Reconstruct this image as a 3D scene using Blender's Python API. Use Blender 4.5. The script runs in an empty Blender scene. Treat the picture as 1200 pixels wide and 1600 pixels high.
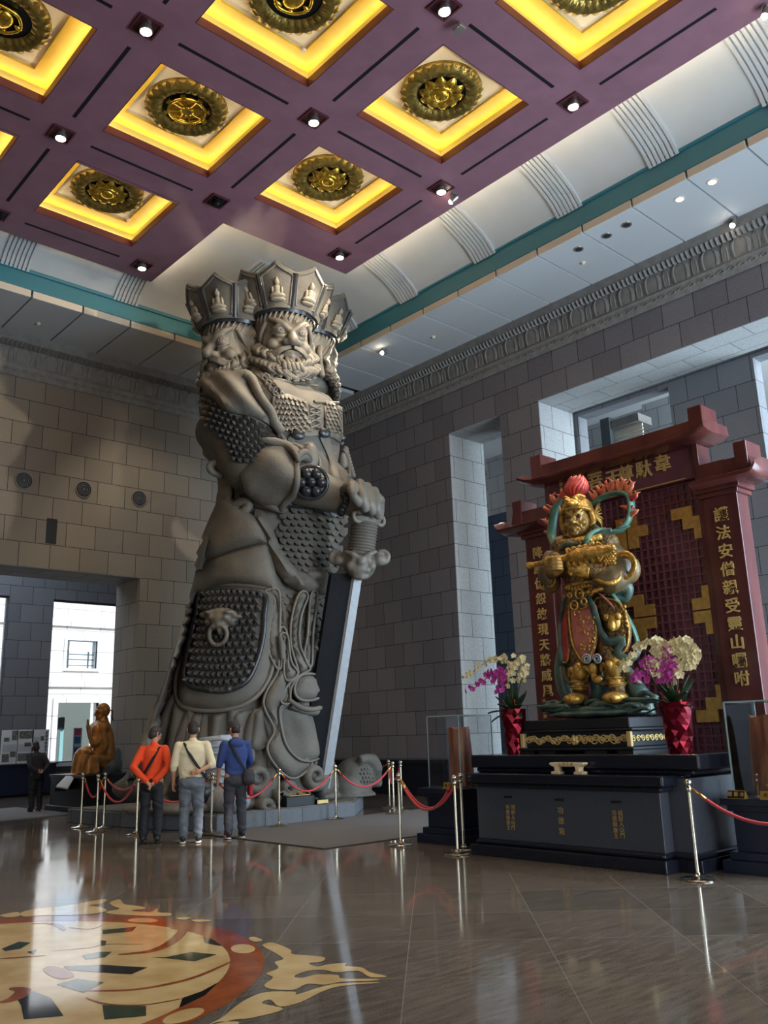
import bpy, bmesh, math, random
import numpy as np
from mathutils import Vector, Matrix, noise
from mathutils.bvhtree import BVHTree
PI = math.pi
SC = bpy.context.scene
COL = SC.collection
random.seed(7)

# ------------------------------------------------------------------ camera
FPX = 1369.6
RC = ((0.742971, -0.668657, -0.029855), (0.142229, 0.201308, -0.969147), (0.654037, 0.715802, 0.244669))
EYE = Vector((0, 0, 1.5))
cam_data = bpy.data.cameras.new('camera')
cam_data.sensor_width = 36.0
cam_data.lens = FPX / 1600 * 36.0
cam_data.clip_start = 0.05
cam_data.clip_end = 300
cam = bpy.data.objects.new('camera', cam_data)
COL.objects.link(cam)
cam.matrix_world = Matrix(((RC[0][0], -RC[1][0], -RC[2][0], EYE.x),
                           (RC[0][1], -RC[1][1], -RC[2][1], EYE.y),
                           (RC[0][2], -RC[1][2], -RC[2][2], EYE.z), (0, 0, 0, 1)))
SC.camera = cam

# ------------------------------------------------------------------ colour management
SC.view_settings.view_transform = 'Standard'
SC.view_settings.look = 'None'
SC.view_settings.gamma = 1.0
SC.view_settings.exposure = 0.0
SC.cycles.use_denoising = True
SC.cycles.max_bounces = 8
SC.cycles.diffuse_bounces = 4
SC.cycles.glossy_bounces = 4
SC.cycles.transmission_bounces = 6
SC.cycles.transparent_max_bounces = 8
SC.cycles.caustics_reflective = False
SC.cycles.caustics_refractive = False
SC.cycles.sample_clamp_indirect = 4.0

# ------------------------------------------------------------------ daylight
world = bpy.data.worlds.new('sky')
SC.world = world
world.use_nodes = True
wn = world.node_tree
bg = wn.nodes['Background']
sky = wn.nodes.new('ShaderNodeTexSky')
sky.sky_type = 'NISHITA'
sky.sun_disc = False
sky.sun_elevation = math.radians(40)
sky.sun_rotation = math.radians(200)
wn.links.new(sky.outputs[0], bg.inputs[0])
bg.inputs[1].default_value = 0.35

def area(name, loc, target, sx, sy, power, col):
    l = bpy.data.lights.new(name, 'AREA')
    l.shape = 'RECTANGLE'; l.size = sx; l.size_y = sy; l.energy = power; l.color = col
    o = bpy.data.objects.new(name, l); COL.objects.link(o)
    o.location = loc
    d = Vector(target) - Vector(loc)
    o.rotation_euler = d.to_track_quat('-Z', 'Y').to_euler()
    return o
# the tall entrance doors behind and to the right of the camera
area('entrance_daylight', (8.5, -8.6, 4.2), (8.5, 5, 3.6), 12, 7.5, 900, (0.78, 0.90, 1.0))
area('right_side_fill', (13.0, 0.2, 3.6), (9.6, 11, 3.2), 5, 6, 1250, (0.62, 0.82, 1.0))  # added out-of-frame fill lamp, brightens the screen and altar sides
area('side_door_daylight', (-8.6, 5.0, 3.4), (3, 7, 2.8), 7, 5.5, 90, (1.0, 0.93, 0.84))
# the glazed outer side of the corridor behind the right wall
area('corridor_daylight', (20.6, 1.0, 5.0), (15.2, 13.5, 5.5), 7, 8, 2300, (0.66, 0.85, 1.0))
area('recess_fill', (8.0, 24.6, 8.7), (8.6, 24.6, 0), 8, 4, 420, (0.72, 0.84, 1.0))  # added fill lamp hidden above the lintel, lifts the dim recess
# sun on the courtyard facade behind the left windows
sun = bpy.data.lights.new('sun', 'SUN'); sun.energy = 5.0; sun.angle = 0.01; sun.color = (1, 0.97, 0.92)
so = bpy.data.objects.new('sun', sun); COL.objects.link(so)
so.rotation_euler = Vector((-0.25, 0.75, -0.62)).to_track_quat('-Z', 'Y').to_euler()

# ------------------------------------------------------------------ pixel helpers (pixel of the photograph -> point)
def ray(px, py):
    a, b = (px - 600) / FPX, (py - 800) / FPX
    return Vector((a * RC[0][0] + b * RC[1][0] + RC[2][0], a * RC[0][1] + b * RC[1][1] + RC[2][1], a * RC[0][2] + b * RC[1][2] + RC[2][2]))
def onX(px, py, X):
    d = ray(px, py); return EYE + d * (X / d.x)
def onY(px, py, Y):
    d = ray(px, py); return EYE + d * (Y / d.y)
def onZ(px, py, Z=0.0):
    d = ray(px, py); return EYE + d * ((Z - EYE.z) / d.z)

# ------------------------------------------------------------------ materials
def nt(name):
    m = bpy.data.materials.new(name); m.use_nodes = True
    t = m.node_tree
    return m, t, t.nodes['Principled BSDF']
def setp(b, **k):
    names = {'rough': 'Roughness', 'metal': 'Metallic', 'spec': 'Specular IOR Level', 'coat': 'Coat Weight', 'trans': 'Transmission Weight',
             'ior': 'IOR', 'sheen': 'Sheen Weight', 'coatr': 'Coat Roughness', 'alpha': 'Alpha', 'sss': 'Subsurface Weight'}
    for a, v in k.items():
        b.inputs[names[a]].default_value = v
def srgb(r, g, b):
    f = lambda c: (c / 255 / 12.92) if c / 255 <= 0.04045 else ((c / 255 + 0.055) / 1.055) ** 2.4
    return (f(r), f(g), f(b), 1)
def mat(name, col, rough=0.6, metal=0.0, var=0.0, vscale=3.0, bump=0.0, bscale=20.0, emit=None, col2=None, detail=4.0, stretch=None, **kw):
    m, t, b = nt(name)
    c = col if len(col) == 4 else (*col, 1)
    b.inputs['Base Color'].default_value = c
    setp(b, rough=rough, metal=metal, **kw)
    m.diffuse_color = c
    N, L = t.nodes, t.links
    co = N.new('ShaderNodeTexCoord')
    src = co.outputs['Object']
    if stretch:
        mp = N.new('ShaderNodeMapping'); mp.inputs['Scale'].default_value = stretch
        L.new(src, mp.inputs['Vector']); src = mp.outputs[0]
    if var > 0 or col2:
        no = N.new('ShaderNodeTexNoise'); no.inputs['Scale'].default_value = vscale; no.inputs['Detail'].default_value = detail
        L.new(src, no.inputs['Vector'])
        rp = N.new('ShaderNodeValToRGB')
        rp.color_ramp.elements[0].position = 0.35; rp.color_ramp.elements[1].position = 0.65
        if col2 is None:
            rp.color_ramp.elements[0].color = (*[x * (1 - var) for x in c[:3]], 1)
            rp.color_ramp.elements[1].color = (*[min(1, x * (1 + var)) for x in c[:3]], 1)
        else:
            rp.color_ramp.elements[0].color = c
            rp.color_ramp.elements[1].color = col2 if len(col2) == 4 else (*col2, 1)
        L.new(no.outputs['Fac'], rp.inputs[0]); L.new(rp.outputs[0], b.inputs['Base Color'])
    if bump > 0:
        n2 = N.new('ShaderNodeTexNoise'); n2.inputs['Scale'].default_value = bscale; n2.inputs['Detail'].default_value = 3
        L.new(src, n2.inputs['Vector'])
        bp = N.new('ShaderNodeBump'); bp.inputs['Strength'].default_value = bump; bp.inputs['Distance'].default_value = 0.02
        L.new(n2.outputs['Fac'], bp.inputs['Height']); L.new(bp.outputs[0], b.inputs['Normal'])
    if emit:
        b.inputs['Emission Color'].default_value = (*emit[0], 1); b.inputs['Emission Strength'].default_value = emit[1]
    return m
def clearmat(name, tint=(1, 1, 1), refl=0.07):
    m, t, b = nt(name); N, L = t.nodes, t.links
    tr = N.new('ShaderNodeBsdfTransparent'); tr.inputs[0].default_value = (*tint, 1)
    gl = N.new('ShaderNodeBsdfGlossy'); gl.inputs['Roughness'].default_value = 0.02
    lw = N.new('ShaderNodeFresnel'); lw.inputs[0].default_value = 1.25
    ad = N.new('ShaderNodeMath'); ad.operation = 'ADD'; ad.inputs[1].default_value = refl * .3; L.new(lw.outputs[0], ad.inputs[0])
    mx = N.new('ShaderNodeMixShader'); L.new(ad.outputs[0], mx.inputs[0]); L.new(tr.outputs[0], mx.inputs[1]); L.new(gl.outputs[0], mx.inputs[2])
    L.new(mx.outputs[0], N['Material Output'].inputs['Surface']); return m
def ashlar(name, c1, c2, joint, su=0.0, sv=0.0, w=0.715, h=0.57, mortar=0.007, axis='xy', rough=0.75, bump=0.35, warp=0.25):
    """granite blocks: u runs along x + y (any upright wall), v along z; axis='floor' uses x and y"""
    m, t, b = nt(name); N, L = t.nodes, t.links
    setp(b, rough=rough)
    g = N.new('ShaderNodeNewGeometry'); sx = N.new('ShaderNodeSeparateXYZ'); L.new(g.outputs['Position'], sx.inputs[0])
    cb = N.new('ShaderNodeCombineXYZ')
    a1 = N.new('ShaderNodeMath'); a1.operation = 'ADD'; a1.inputs[1].default_value = su
    a2 = N.new('ShaderNodeMath'); a2.operation = 'ADD'; a2.inputs[1].default_value = sv
    if axis == 'xy':
        s = N.new('ShaderNodeMath'); s.operation = 'ADD'
        L.new(sx.outputs[0], s.inputs[0]); L.new(sx.outputs[1], s.inputs[1]); L.new(s.outputs[0], a1.inputs[0]); L.new(sx.outputs[2], a2.inputs[0])
    else:
        L.new(sx.outputs[1 if axis == 'floorY' else 0], a1.inputs[0]); L.new(sx.outputs[0 if axis == 'floorY' else 1], a2.inputs[0])
    L.new(a1.outputs[0], cb.inputs[0]); L.new(a2.outputs[0], cb.inputs[1])
    br = N.new('ShaderNodeTexBrick')
    br.inputs['Scale'].default_value = 1; br.inputs['Mortar Size'].default_value = mortar; br.inputs['Mortar Smooth'].default_value = 0.0
    br.inputs['Brick Width'].default_value = w; br.inputs['Row Height'].default_value = h; br.inputs['Bias'].default_value = 0
    br.inputs['Color1'].default_value = c1; br.inputs['Color2'].default_value = c2; br.inputs['Mortar'].default_value = joint
    br.offset = 0.5
    L.new(cb.outputs[0], br.inputs['Vector'])
    no = N.new('ShaderNodeTexNoise'); no.inputs['Scale'].default_value = 60; no.inputs['Detail'].default_value = 6
    L.new(g.outputs['Position'], no.inputs['Vector'])
    mr = N.new('ShaderNodeMapRange'); mr.inputs[1].default_value = 0.3; mr.inputs[2].default_value = 0.7; mr.inputs[3].default_value = 1 - warp; mr.inputs[4].default_value = 1 + warp
    L.new(no.outputs['Fac'], mr.inputs[0])
    mx = N.new('ShaderNodeVectorMath'); mx.operation = 'SCALE'
    L.new(br.outputs['Color'], mx.inputs[0]); L.new(mr.outputs[0], mx.inputs['Scale'])
    L.new(mx.outputs[0], b.inputs['Base Color'])
    bp = N.new('ShaderNodeBump'); bp.inputs['Strength'].default_value = bump; bp.inputs['Distance'].default_value = 0.01; bp.invert = True
    L.new(br.outputs['Fac'], bp.inputs['Height']); L.new(bp.outputs[0], b.inputs['Normal'])
    return m

# ------------------------------------------------------------------ mesh collector
def V(*a): return Vector(a if len(a) > 1 else a[0])
class MB:
    def __init__(s): s.v = []; s.f = []
    def add(s, vs, fs):
        n = len(s.v); s.v += [tuple(v) for v in vs]; s.f += [tuple(i + n for i in f) for f in fs]; return s
    def box(s, x0, x1, y0, y1, z0, z1):
        vs = [(x0, y0, z0), (x1, y0, z0), (x1, y1, z0), (x0, y1, z0), (x0, y0, z1), (x1, y0, z1), (x1, y1, z1), (x0, y1, z1)]
        return s.add(vs, [(0, 3, 2, 1), (4, 5, 6, 7), (0, 1, 5, 4), (1, 2, 6, 5), (2, 3, 7, 6), (3, 0, 4, 7)])
    def obox(s, M, sx, sy, sz):
        vs = [M @ V(a * sx, b * sy, c * sz) for c in (-.5, .5) for a, b in ((-.5, -.5), (.5, -.5), (.5, .5), (-.5, .5))]
        return s.add(vs, [(0, 3, 2, 1), (4, 5, 6, 7), (0, 1, 5, 4), (1, 2, 6, 5), (2, 3, 7, 6), (3, 0, 4, 7)])
    def tube(s, pts, rad, n=10, cap=True, closed=False, flat=None, up=None):
        """round or (flat=(a,b)) elliptical tube along points; rad is a number or a list"""
        pts = [V(p) for p in pts]; k = len(pts)
        if not hasattr(rad, '__len__'): rad = [rad] * k
        ts = []
        for i in range(k):
            a = pts[(i - 1) % k] if (closed or i > 0) else pts[i]
            b = pts[(i + 1) % k] if (closed or i < k - 1) else pts[i]
            d = (b - a); ts.append(d.normalized() if d.length > 1e-9 else V(0, 0, 1))
        u = V(up) if up else (V(0, 0, 1) if abs(ts[0].z) < 0.9 else V(1, 0, 0))
        base = len(s.v)
        for i in range(k):
            t = ts[i]
            if up: u = V(up)
            w = t.cross(u)
            if w.length < 1e-6: w = t.cross(V(1, 0.3, 0))
            w.normalize(); u2 = w.cross(t).normalized()
            if not up: u = u2
            fa, fb = flat if flat else (1, 1)
            for j in range(n):
                a = 2 * PI * j / n
                s.v.append(tuple(pts[i] + (w * math.cos(a) * fa + u2 * math.sin(a) * fb) * rad[i]))
        for i in range(k - (0 if closed else 1)):
            i2 = (i + 1) % k
            for j in range(n):
                j2 = (j + 1) % n
                s.f.append((base + i * n + j, base + i * n + j2, base + i2 * n + j2, base + i2 * n + j))
        if cap and not closed:
            s.f.append(tuple(base + j for j in range(n))[::-1]); s.f.append(tuple(base + (k - 1) * n + j for j in range(n)))
        return s
    def cyl(s, p0, p1, r0, r1=None, n=24):
        return s.tube([p0, p1], [r0, r0 if r1 is None else r1], n)
    def ell(s, c, r, M=None, n=16, m=10):
        c = V(c); r = (r, r, r) if not hasattr(r, '__len__') else r
        vs = []
        for i in range(m + 1):
            a = PI * i / m
            for j in range(n):
                b = 2 * PI * j / n
                p = V(r[0] * math.sin(a) * math.cos(b), r[1] * math.sin(a) * math.sin(b), r[2] * math.cos(a))
                if i in (0, m) and j > 0: continue
                vs.append(c + (M @ p if M else p))
        fs = []
        idx = lambda i, j: 0 if i == 0 else (1 + (m - 1) * n if i == m else 1 + (i - 1) * n + j % n)
        for i in range(m):
            for j in range(n):
                q = [idx(i, j), idx(i + 1, j), idx(i + 1, j + 1), idx(i, j + 1)]
                q2 = []
                for x in q:
                    if x not in q2: q2.append(x)
                fs.append(tuple(q2))
        return s.add(vs, fs)
    def lathe(s, prof, c=(0, 0, 0), n=32, axis='z', sq=None):
        c = V(c); vs = []; fs = []
        for r, h in prof:
            for j in range(n):
                a = 2 * PI * j / n
                p = V(r * math.cos(a), r * math.sin(a), h)
                if axis == 'x': p = V(h, p.x, p.y)
                if axis == 'y': p = V(p.y, h, p.x)
                vs.append(c + p)
        for i in range(len(prof) - 1):
            for j in range(n):
                fs.append((i * n + j, i * n + (j + 1) % n, (i + 1) * n + (j + 1) % n, (i + 1) * n + j))
        fs.append(tuple(range(n))[::-1]); fs.append(tuple(range((len(prof) - 1) * n, len(prof) * n)))
        return s.add(vs, fs)
    def prism(s, poly, d, M=None):
        """closed polygon (3D points) extruded by vector d"""
        P = [V(p) for p in poly]; d = V(d); n = len(P)
        if M: P = [M @ p for p in P]
        s.add(P + [p + d for p in P], [tuple(range(n))[::-1], tuple(range(n, 2 * n))] + [(i, (i + 1) % n, n + (i + 1) % n, n + i) for i in range(n)])
        return s
    def grid(s, fn, nu, nv, closeu=False):
        base = len(s.v)
        for i in range(nu + 1):
            for j in range(nv + 1): s.v.append(tuple(fn(i / nu, j / nv)))
        for i in range(nu):
            for j in range(nv):
                a = base + i * (nv + 1) + j
                s.f.append((a, a + 1, a + nv + 2, a + nv + 1))
        return s
    def sheet(s, fn, nu, nv, th):
        """closed thick sheet from fn(u,v)->point, thickness th along the normal (both sides)"""
        P = [[V(fn(i / nu, j / nv)) for j in range(nv + 1)] for i in range(nu + 1)]
        A = []; B = []
        for i in range(nu + 1):
            for j in range(nv + 1):
                du = P[min(i + 1, nu)][j] - P[max(i - 1, 0)][j]; dv = P[i][min(j + 1, nv)] - P[i][max(j - 1, 0)]
                n = du.cross(dv)
                n = n.normalized() if n.length > 1e-12 else V(0, 0, 1)
                A.append(P[i][j] + n * th / 2); B.append(P[i][j] - n * th / 2)
        k = len(A); W = nv + 1; fs = []
        for i in range(nu):
            for j in range(nv):
                a = i * W + j; fs.append((a, a + W, a + W + 1, a + 1)); fs.append((k + a, k + a + 1, k + a + W + 1, k + a + W))
        for i in range(nu):
            for j, fl in ((0, 0), (nv, 1)):
                a = i * W + j; b = a + W
                fs.append((a, k + a, k + b, b) if not fl else (a, b, k + b, k + a))
        for j in range(nv):
            for i, fl in ((0, 0), (nu, 1)):
                a = i * W + j; b = a + 1
                fs.append((a, b, k + b, k + a) if not fl else (a, k + a, k + b, b))
        return s.add(A + B, fs)
    def xf(s, M, start=0):
        for i in range(start, len(s.v)): s.v[i] = tuple(M @ V(s.v[i]))
        return s
    def merge(s, o, M=None):
        vs = [M @ V(v) for v in o.v] if M else o.v
        return s.add(vs, o.f)
    def mesh(s, name='mesh', origin=(0, 0, 0)):
        me = bpy.data.meshes.new(name); o = V(origin)
        me.from_pydata([tuple(V(v) - o) for v in s.v], [], s.f); me.update()
        bm = bmesh.new(); bm.from_mesh(me); bmesh.ops.recalc_face_normals(bm, faces=bm.faces); bm.to_mesh(me); bm.free()
        return me
    def build(s, name, material, parent=None, smooth=False, label=None, origin=None, bevel=0.0, seg=2, **props):
        org = V(origin) if origin is not None else (V(parent['_o']) if parent is not None and '_o' in parent else V(0, 0, 0))
        me = s.mesh(name, org)
        me.materials.append(material)
        if smooth:
            me.polygons.foreach_set('use_smooth', [True] * len(me.polygons))
            if smooth != 'all':
                me.set_sharp_from_angle(angle=math.radians(smooth if smooth is not True else 40))
        ob = bpy.data.objects.new(name, me); COL.objects.link(ob)
        if parent is not None: ob.parent = parent; ob['_o'] = tuple(org)
        else: ob.location = org
        if label: ob['label'] = label
        for k, v in props.items(): ob[k] = v
        if bevel > 0:
            md = ob.modifiers.new('bevel', 'BEVEL'); md.width = bevel; md.segments = seg; md.limit_method = 'ANGLE'; md.angle_limit = math.radians(40)
            md.harden_normals = False
        return ob
def thing(name, loc, label, cat, group=None, rz=0.0):
    o = bpy.data.objects.new(name, None); COL.objects.link(o); o.empty_display_size = 0.2
    o.location = loc; o.rotation_euler = (0, 0, rz); o['label'] = label; o['category'] = cat; o['_o'] = tuple(loc)
    if group: o['group'] = group
    return o
def local(o): o['_o'] = (0.0, 0.0, 0.0); return o
def tag(o, label, cat, group=None, kind=None):
    o['label'] = label; o['category'] = cat
    if group: o['group'] = group
    if kind: o['kind'] = kind
    return o
def struct(o): o['kind'] = 'structure'; return o
def copy_tree(o, loc=None, rz=None, label=None, group=None):
    c = o.copy(); COL.objects.link(c)
    if loc is not None: c.location = loc
    if rz is not None: c.rotation_euler = (0, 0, rz)
    if label: c['label'] = label
    if group: c['group'] = group
    for ch in list(o.children):
        d = ch.copy(); COL.objects.link(d); d.parent = c
        for g in list(ch.children):
            e = g.copy(); COL.objects.link(e); e.parent = d
    return c
def remesh(mb, vox, smooth=2, fac=0.5):
    """fuse overlapping closed shapes into one continuous skin"""
    me = mb.mesh('tmp'); ob = bpy.data.objects.new('tmp', me); COL.objects.link(ob)
    md = ob.modifiers.new('r', 'REMESH'); md.mode = 'VOXEL'; md.voxel_size = vox; md.adaptivity = 0
    if smooth:
        sm = ob.modifiers.new('s', 'SMOOTH'); sm.iterations = smooth; sm.factor = fac
    dg = bpy.context.evaluated_depsgraph_get()
    m2 = ob.evaluated_get(dg).to_mesh()
    n = len(m2.vertices); co = np.empty(n * 3); m2.vertices.foreach_get('co', co); co = co.reshape(-1, 3)
    out = MB(); out.v = [tuple(c) for c in co]; out.f = [tuple(p.vertices) for p in m2.polygons]
    ob.evaluated_get(dg).to_mesh_clear()
    bpy.data.objects.remove(ob); bpy.data.meshes.remove(me)
    return out
def text(name, body, size, M, material, depth=0.01, parent=None, label=None, bold=0.0, align='CENTER'):
    """solid lettering as a mesh, x right / y up in M"""
    cu = bpy.data.curves.new('txt', 'FONT'); cu.body = body; cu.size = size; cu.extrude = depth; cu.align_x = align; cu.align_y = 'CENTER'; cu.offset = bold
    cu.resolution_u = 3
    ob = bpy.data.objects.new('txt', cu); COL.objects.link(ob)
    dg = bpy.context.evaluated_depsgraph_get(); ev = ob.evaluated_get(dg); m2 = ev.to_mesh()
    mb = MB(); mb.v = [tuple(M @ v.co) for v in m2.vertices]; mb.f = [tuple(p.vertices) for p in m2.polygons]
    ev.to_mesh_clear(); bpy.data.objects.remove(ob); bpy.data.curves.remove(cu)
    return mb.build(name, material, parent, label=label) if name else mb
def frame(o, x, y):
    """matrix with origin o, axes x, y and their cross product"""
    x = V(x).normalized(); y = V(y).normalized(); z = x.cross(y)
    return Matrix(((x.x, y.x, z.x, o[0]), (x.y, y.y, z.y, o[1]), (x.z, y.z, z.z, o[2]), (0, 0, 0, 1)))
def spline(pts, n):
    """Catmull-Rom through points, n samples per span"""
    P = [V(p) for p in pts]; out = []
    for i in range(len(P) - 1):
        a = P[max(i - 1, 0)]; b = P[i]; c = P[i + 1]; d = P[min(i + 2, len(P) - 1)]
        for k in range(n):
            t = k / n
            out.append(0.5 * ((2 * b) + (c - a) * t + (2 * a - 5 * b + 4 * c - d) * t * t + (3 * b - a - 3 * c + d) * t ** 3))
    out.append(P[-1]); return out
def lerp(a, b, t): return a + (b - a) * t
def interp(xs, ys, x):
    if x <= xs[0]: return ys[0]
    for i in range(len(xs) - 1):
        if x <= xs[i + 1]:
            t = (x - xs[i]) / (xs[i + 1] - xs[i]); return ys[i] + (ys[i + 1] - ys[i]) * t
    return ys[-1]
# ================================================================== the hall
XB, YA = 15.57, 20.0          # faces of the right wall and of the left wall
M_wallA = ashlar('granite_left', srgb(134, 126, 114), srgb(122, 114, 106), srgb(30, 28, 26), su=-26.631 + 0.3575 * 200, sv=-9.985 + 0.57 * 60)
M_wallB = ashlar('granite_right', srgb(120, 117, 120), srgb(106, 102, 107), srgb(30, 28, 30), su=-32.379 + 0.3535 * 200, sv=-9.985 + 0.57 * 60, w=0.707)
M_pale = ashlar('granite_pale', srgb(170, 172, 172), srgb(158, 160, 162), srgb(70, 72, 74), su=0.2, sv=-9.985 + 0.57 * 60, w=0.715)
M_soffitB = ashlar('granite_soffit', srgb(170, 172, 172), srgb(160, 162, 162), srgb(80, 82, 84), su=0.1, sv=-15.57 + 5.6, w=1.05, h=0.56, axis='floorY')
M_soffitA = ashlar('granite_soffit_left', srgb(150, 150, 150), srgb(140, 141, 142), srgb(70, 70, 72), su=0.2, sv=0, w=1.05, h=0.56, axis='floorX')
M_dado = mat('black_granite', srgb(26, 28, 36), rough=0.22, var=0.3, vscale=40)
M_trimstone = mat('carved_grey_stone', srgb(128, 124, 120), rough=0.8, var=0.12, vscale=6, bump=0.2, bscale=30)
M_white = mat('soffit_white', srgb(196, 198, 200), rough=0.7)
M_gap = mat('dark_joint', srgb(40, 40, 44), rough=0.9)
M_cream = mat('cream_edge', srgb(222, 208, 186), rough=0.6)
M_teal = mat('teal_paint', srgb(50, 118, 132), rough=0.45)
M_cove = mat('cove_grey', srgb(198, 200, 200), rough=0.75, var=0.03, vscale=1.5)
M_purple = mat('purple_paint', srgb(152, 108, 122), rough=0.55, var=0.08, vscale=2.5)
M_lip = mat('coffer_lip', srgb(96, 42, 50), rough=0.5)
M_slot = mat('black_slot', srgb(14, 8, 14), rough=0.9)
M_goldband = mat('coffer_gold_band', srgb(196, 184, 110), rough=0.4, metal=0.0, bump=0.3, bscale=120)
M_yellow = mat('coffer_yellow', srgb(240, 194, 58), rough=0.5, var=0.05, vscale=4)
M_panel = mat('coffer_panel', srgb(250, 228, 186), rough=0.7)
M_led = mat('led_warm', (1, 1, 1), emit=((1.0, 0.80, 0.50), 45.0))
M_ledc = mat('led_coffer', (1, 1, 1), emit=((1.0, 0.88, 0.66), 20.0))
M_bronze = mat('aged_bronze', srgb(160, 134, 66), rough=0.36, metal=0.7, var=0.4, vscale=9, bump=0.3, bscale=25)
M_gold = mat('polished_gold', srgb(242, 200, 80), rough=0.25, metal=0.95, var=0.15, vscale=6)
M_black = mat('black_paint', srgb(18, 17, 18), rough=0.4)
M_lamp = mat('lamp_glow', (1, 1, 1), emit=((1.0, 0.88, 0.70), 40))
M_chrome = mat('lamp_metal', srgb(190, 185, 178), rough=0.3, metal=0.8)

# ---- right wall with its two openings
w = MB()
w.box(XB, XB + 1.3, 14.504, 21.5, 0, 11.2)
w.box(XB, XB + 1.3, 11.64, 12.793, 0, 8.87)
w.box(XB, XB + 1.3, -9, 14.504, 8.87, 11.2)
w.box(XB, XB + 1.3, -9, 4.6, 0, 8.87)
ob = w.build('wall_right', M_wallB); struct(ob)
w = MB()    # pale linings of the openings
for y in (14.504,): w.box(XB + 0.012, XB + 1.3, y - 0.012, y, 0, 8.87)
w.box(XB + 0.012, XB + 1.3, 11.628, 11.64, 0, 8.87)
struct(w.build('trim_1', M_pale))
w = MB(); w.box(XB + 0.012, XB + 1.3, 12.793, 14.492, 8.858, 8.87); w.box(XB + 0.012, XB + 1.3, 4.6, 11.628, 8.858, 8.87)
struct(w.build('trim_2', M_soffitB))
# second wall of the corridor, with openings
M_back = ashlar('granite_corridor', srgb(120, 122, 128), srgb(110, 112, 118), srgb(40, 42, 46), su=0.1, sv=-9.985 + 0.57 * 60)
w = MB(); XC = 16.95
w.box(XC, XC + 0.35, 11.52, 11.66, 0, 8.75); w.box(XC, XC + 0.35, 7.19, 9.12, 0, 8.75); w.box(XC, XC + 0.35, 2, 11.66, 8.75, 10.7)
struct(w.build('wall_corridor', M_back))
w = MB()    # far side of the corridor behind the narrow opening and the window
w.box(20.6, 20.9, 15.2, 24, 0, 8.05)
w.box(17.6, 20.6, 20.5, 20.8, 0, 10.7)
struct(w.build('wall_corridor_far', ashlar('granite_blue', srgb(92, 104, 120), srgb(84, 96, 112), srgb(30, 34, 40), su=0.1, sv=0.2)))
w = MB(); w.box(16.87, 27, -4, 24, 10.7, 10.9)
struct(w.build('ceiling_corridor', M_white))
w = MB()    # stone boxes and blind seen through the upper window
def cbox(px0, px1, pz, X, dx, z0=0.0):
    a, b = onX(px0, pz, X), onX(px1, pz, X); w.box(X, X + dx, b.y, a.y, z0, 8.75 if pz < 0 else a.z)
a_, b_ = onX(1003, 640, 21.0), onX(1062, 640, 21.0)
w.box(21.0, 21.3, b_.y, a_.y, 0, 10.2)
a_, b_ = onX(905, 640, 22.5), onX(1003, 640, 22.5)
w.box(22.5, 22.8, b_.y, a_.y + 4, 0, 10.7); w.box(23.5, 23.8, 15.2, 26, 0, 10.7)
struct(w.build('wall_corridor_pier', M_pale))
w = MB(); a_, b_ = onX(937, 656, 19.6), onX(951, 656, 19.6); w.box(19.6, 20.5, b_.y, a_.y, 0, a_.z); struct(w.build('trim_3', mat('dark_post', srgb(84, 92, 96), rough=.7)))
w = MB(); a_, b_ = onX(951, 659, 19.65), onX(998, 659, 19.65); w.box(19.65, 20.3, b_.y, a_.y, a_.z - .22, a_.z); w.box(19.65, 20.3, b_.y, a_.y, 5.5, a_.z - .75)
struct(w.build('trim_17', M_trimstone))
w = MB(); 
for k in range(5): w.box(19.8, 19.85, b_.y, a_.y, a_.z - .72 + k * .1, a_.z - .66 + k * .1)
struct(w.build('trim_4', M_cream))
area('corridor_skylight', (19.5, 4.2, 9.9), (19.5, 9.5, 9.4), 3, 1.2, 160, (0.85, 0.95, 1.0))
# ---- left wall: upper part, pier right of the opening, recess
w = MB()
w.box(-9, 10.0, YA, YA + 1.3, 5.43, 11.2)
w.box(10.0, XB + 1.3, YA, YA + 1.3, 0, 11.2)
struct(w.build('wall_left', M_wallA))
w = MB(); w.box(-9, 10.0, YA + 0.012, YA + 1.3, 5.418, 5.43); struct(w.build('trim_5', M_soffitA))
w = MB()
M_rec = ashlar('granite_recess', srgb(112, 112, 114), srgb(100, 101, 106), srgb(30, 30, 34), su=-26.9, sv=-9.985 + 0.57 * 60 + 0.2)
YR = 28.0
w = MB()
w.box(-9, 17, YR, YR + 0.35, 6.02, 9.2)
w.box(-9, 17, YR, YR + 0.35, 0, 0.88)
w.box(9.61, 11.01, YR, YR + 0.35, 0.88, 6.02)
w.box(13.3, 17, YR, YR + 0.35, 0.88, 6.02)
w.box(-9, 5.0, YR, YR + 0.35, 0.88, 6.02)
struct(w.build('wall_left_recess', M_rec))
w = MB(); w.box(-9, 17, YA + 1.3, YR + .35, 8.9, 9.2); struct(w.build('ceiling_recess', M_white))
w = MB(); w.box(16.6, 17, YA + 1.3, YR, 0, 9); w.box(-9.3, -9, YA, YR + .3, 0, 9); struct(w.build('wall_recess_end', M_rec))
M_frame = mat('window_frame', srgb(120, 124, 130), rough=0.4, metal=0.6)
M_glass = clearmat('window_glass', (.97, .99, 1))
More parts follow.
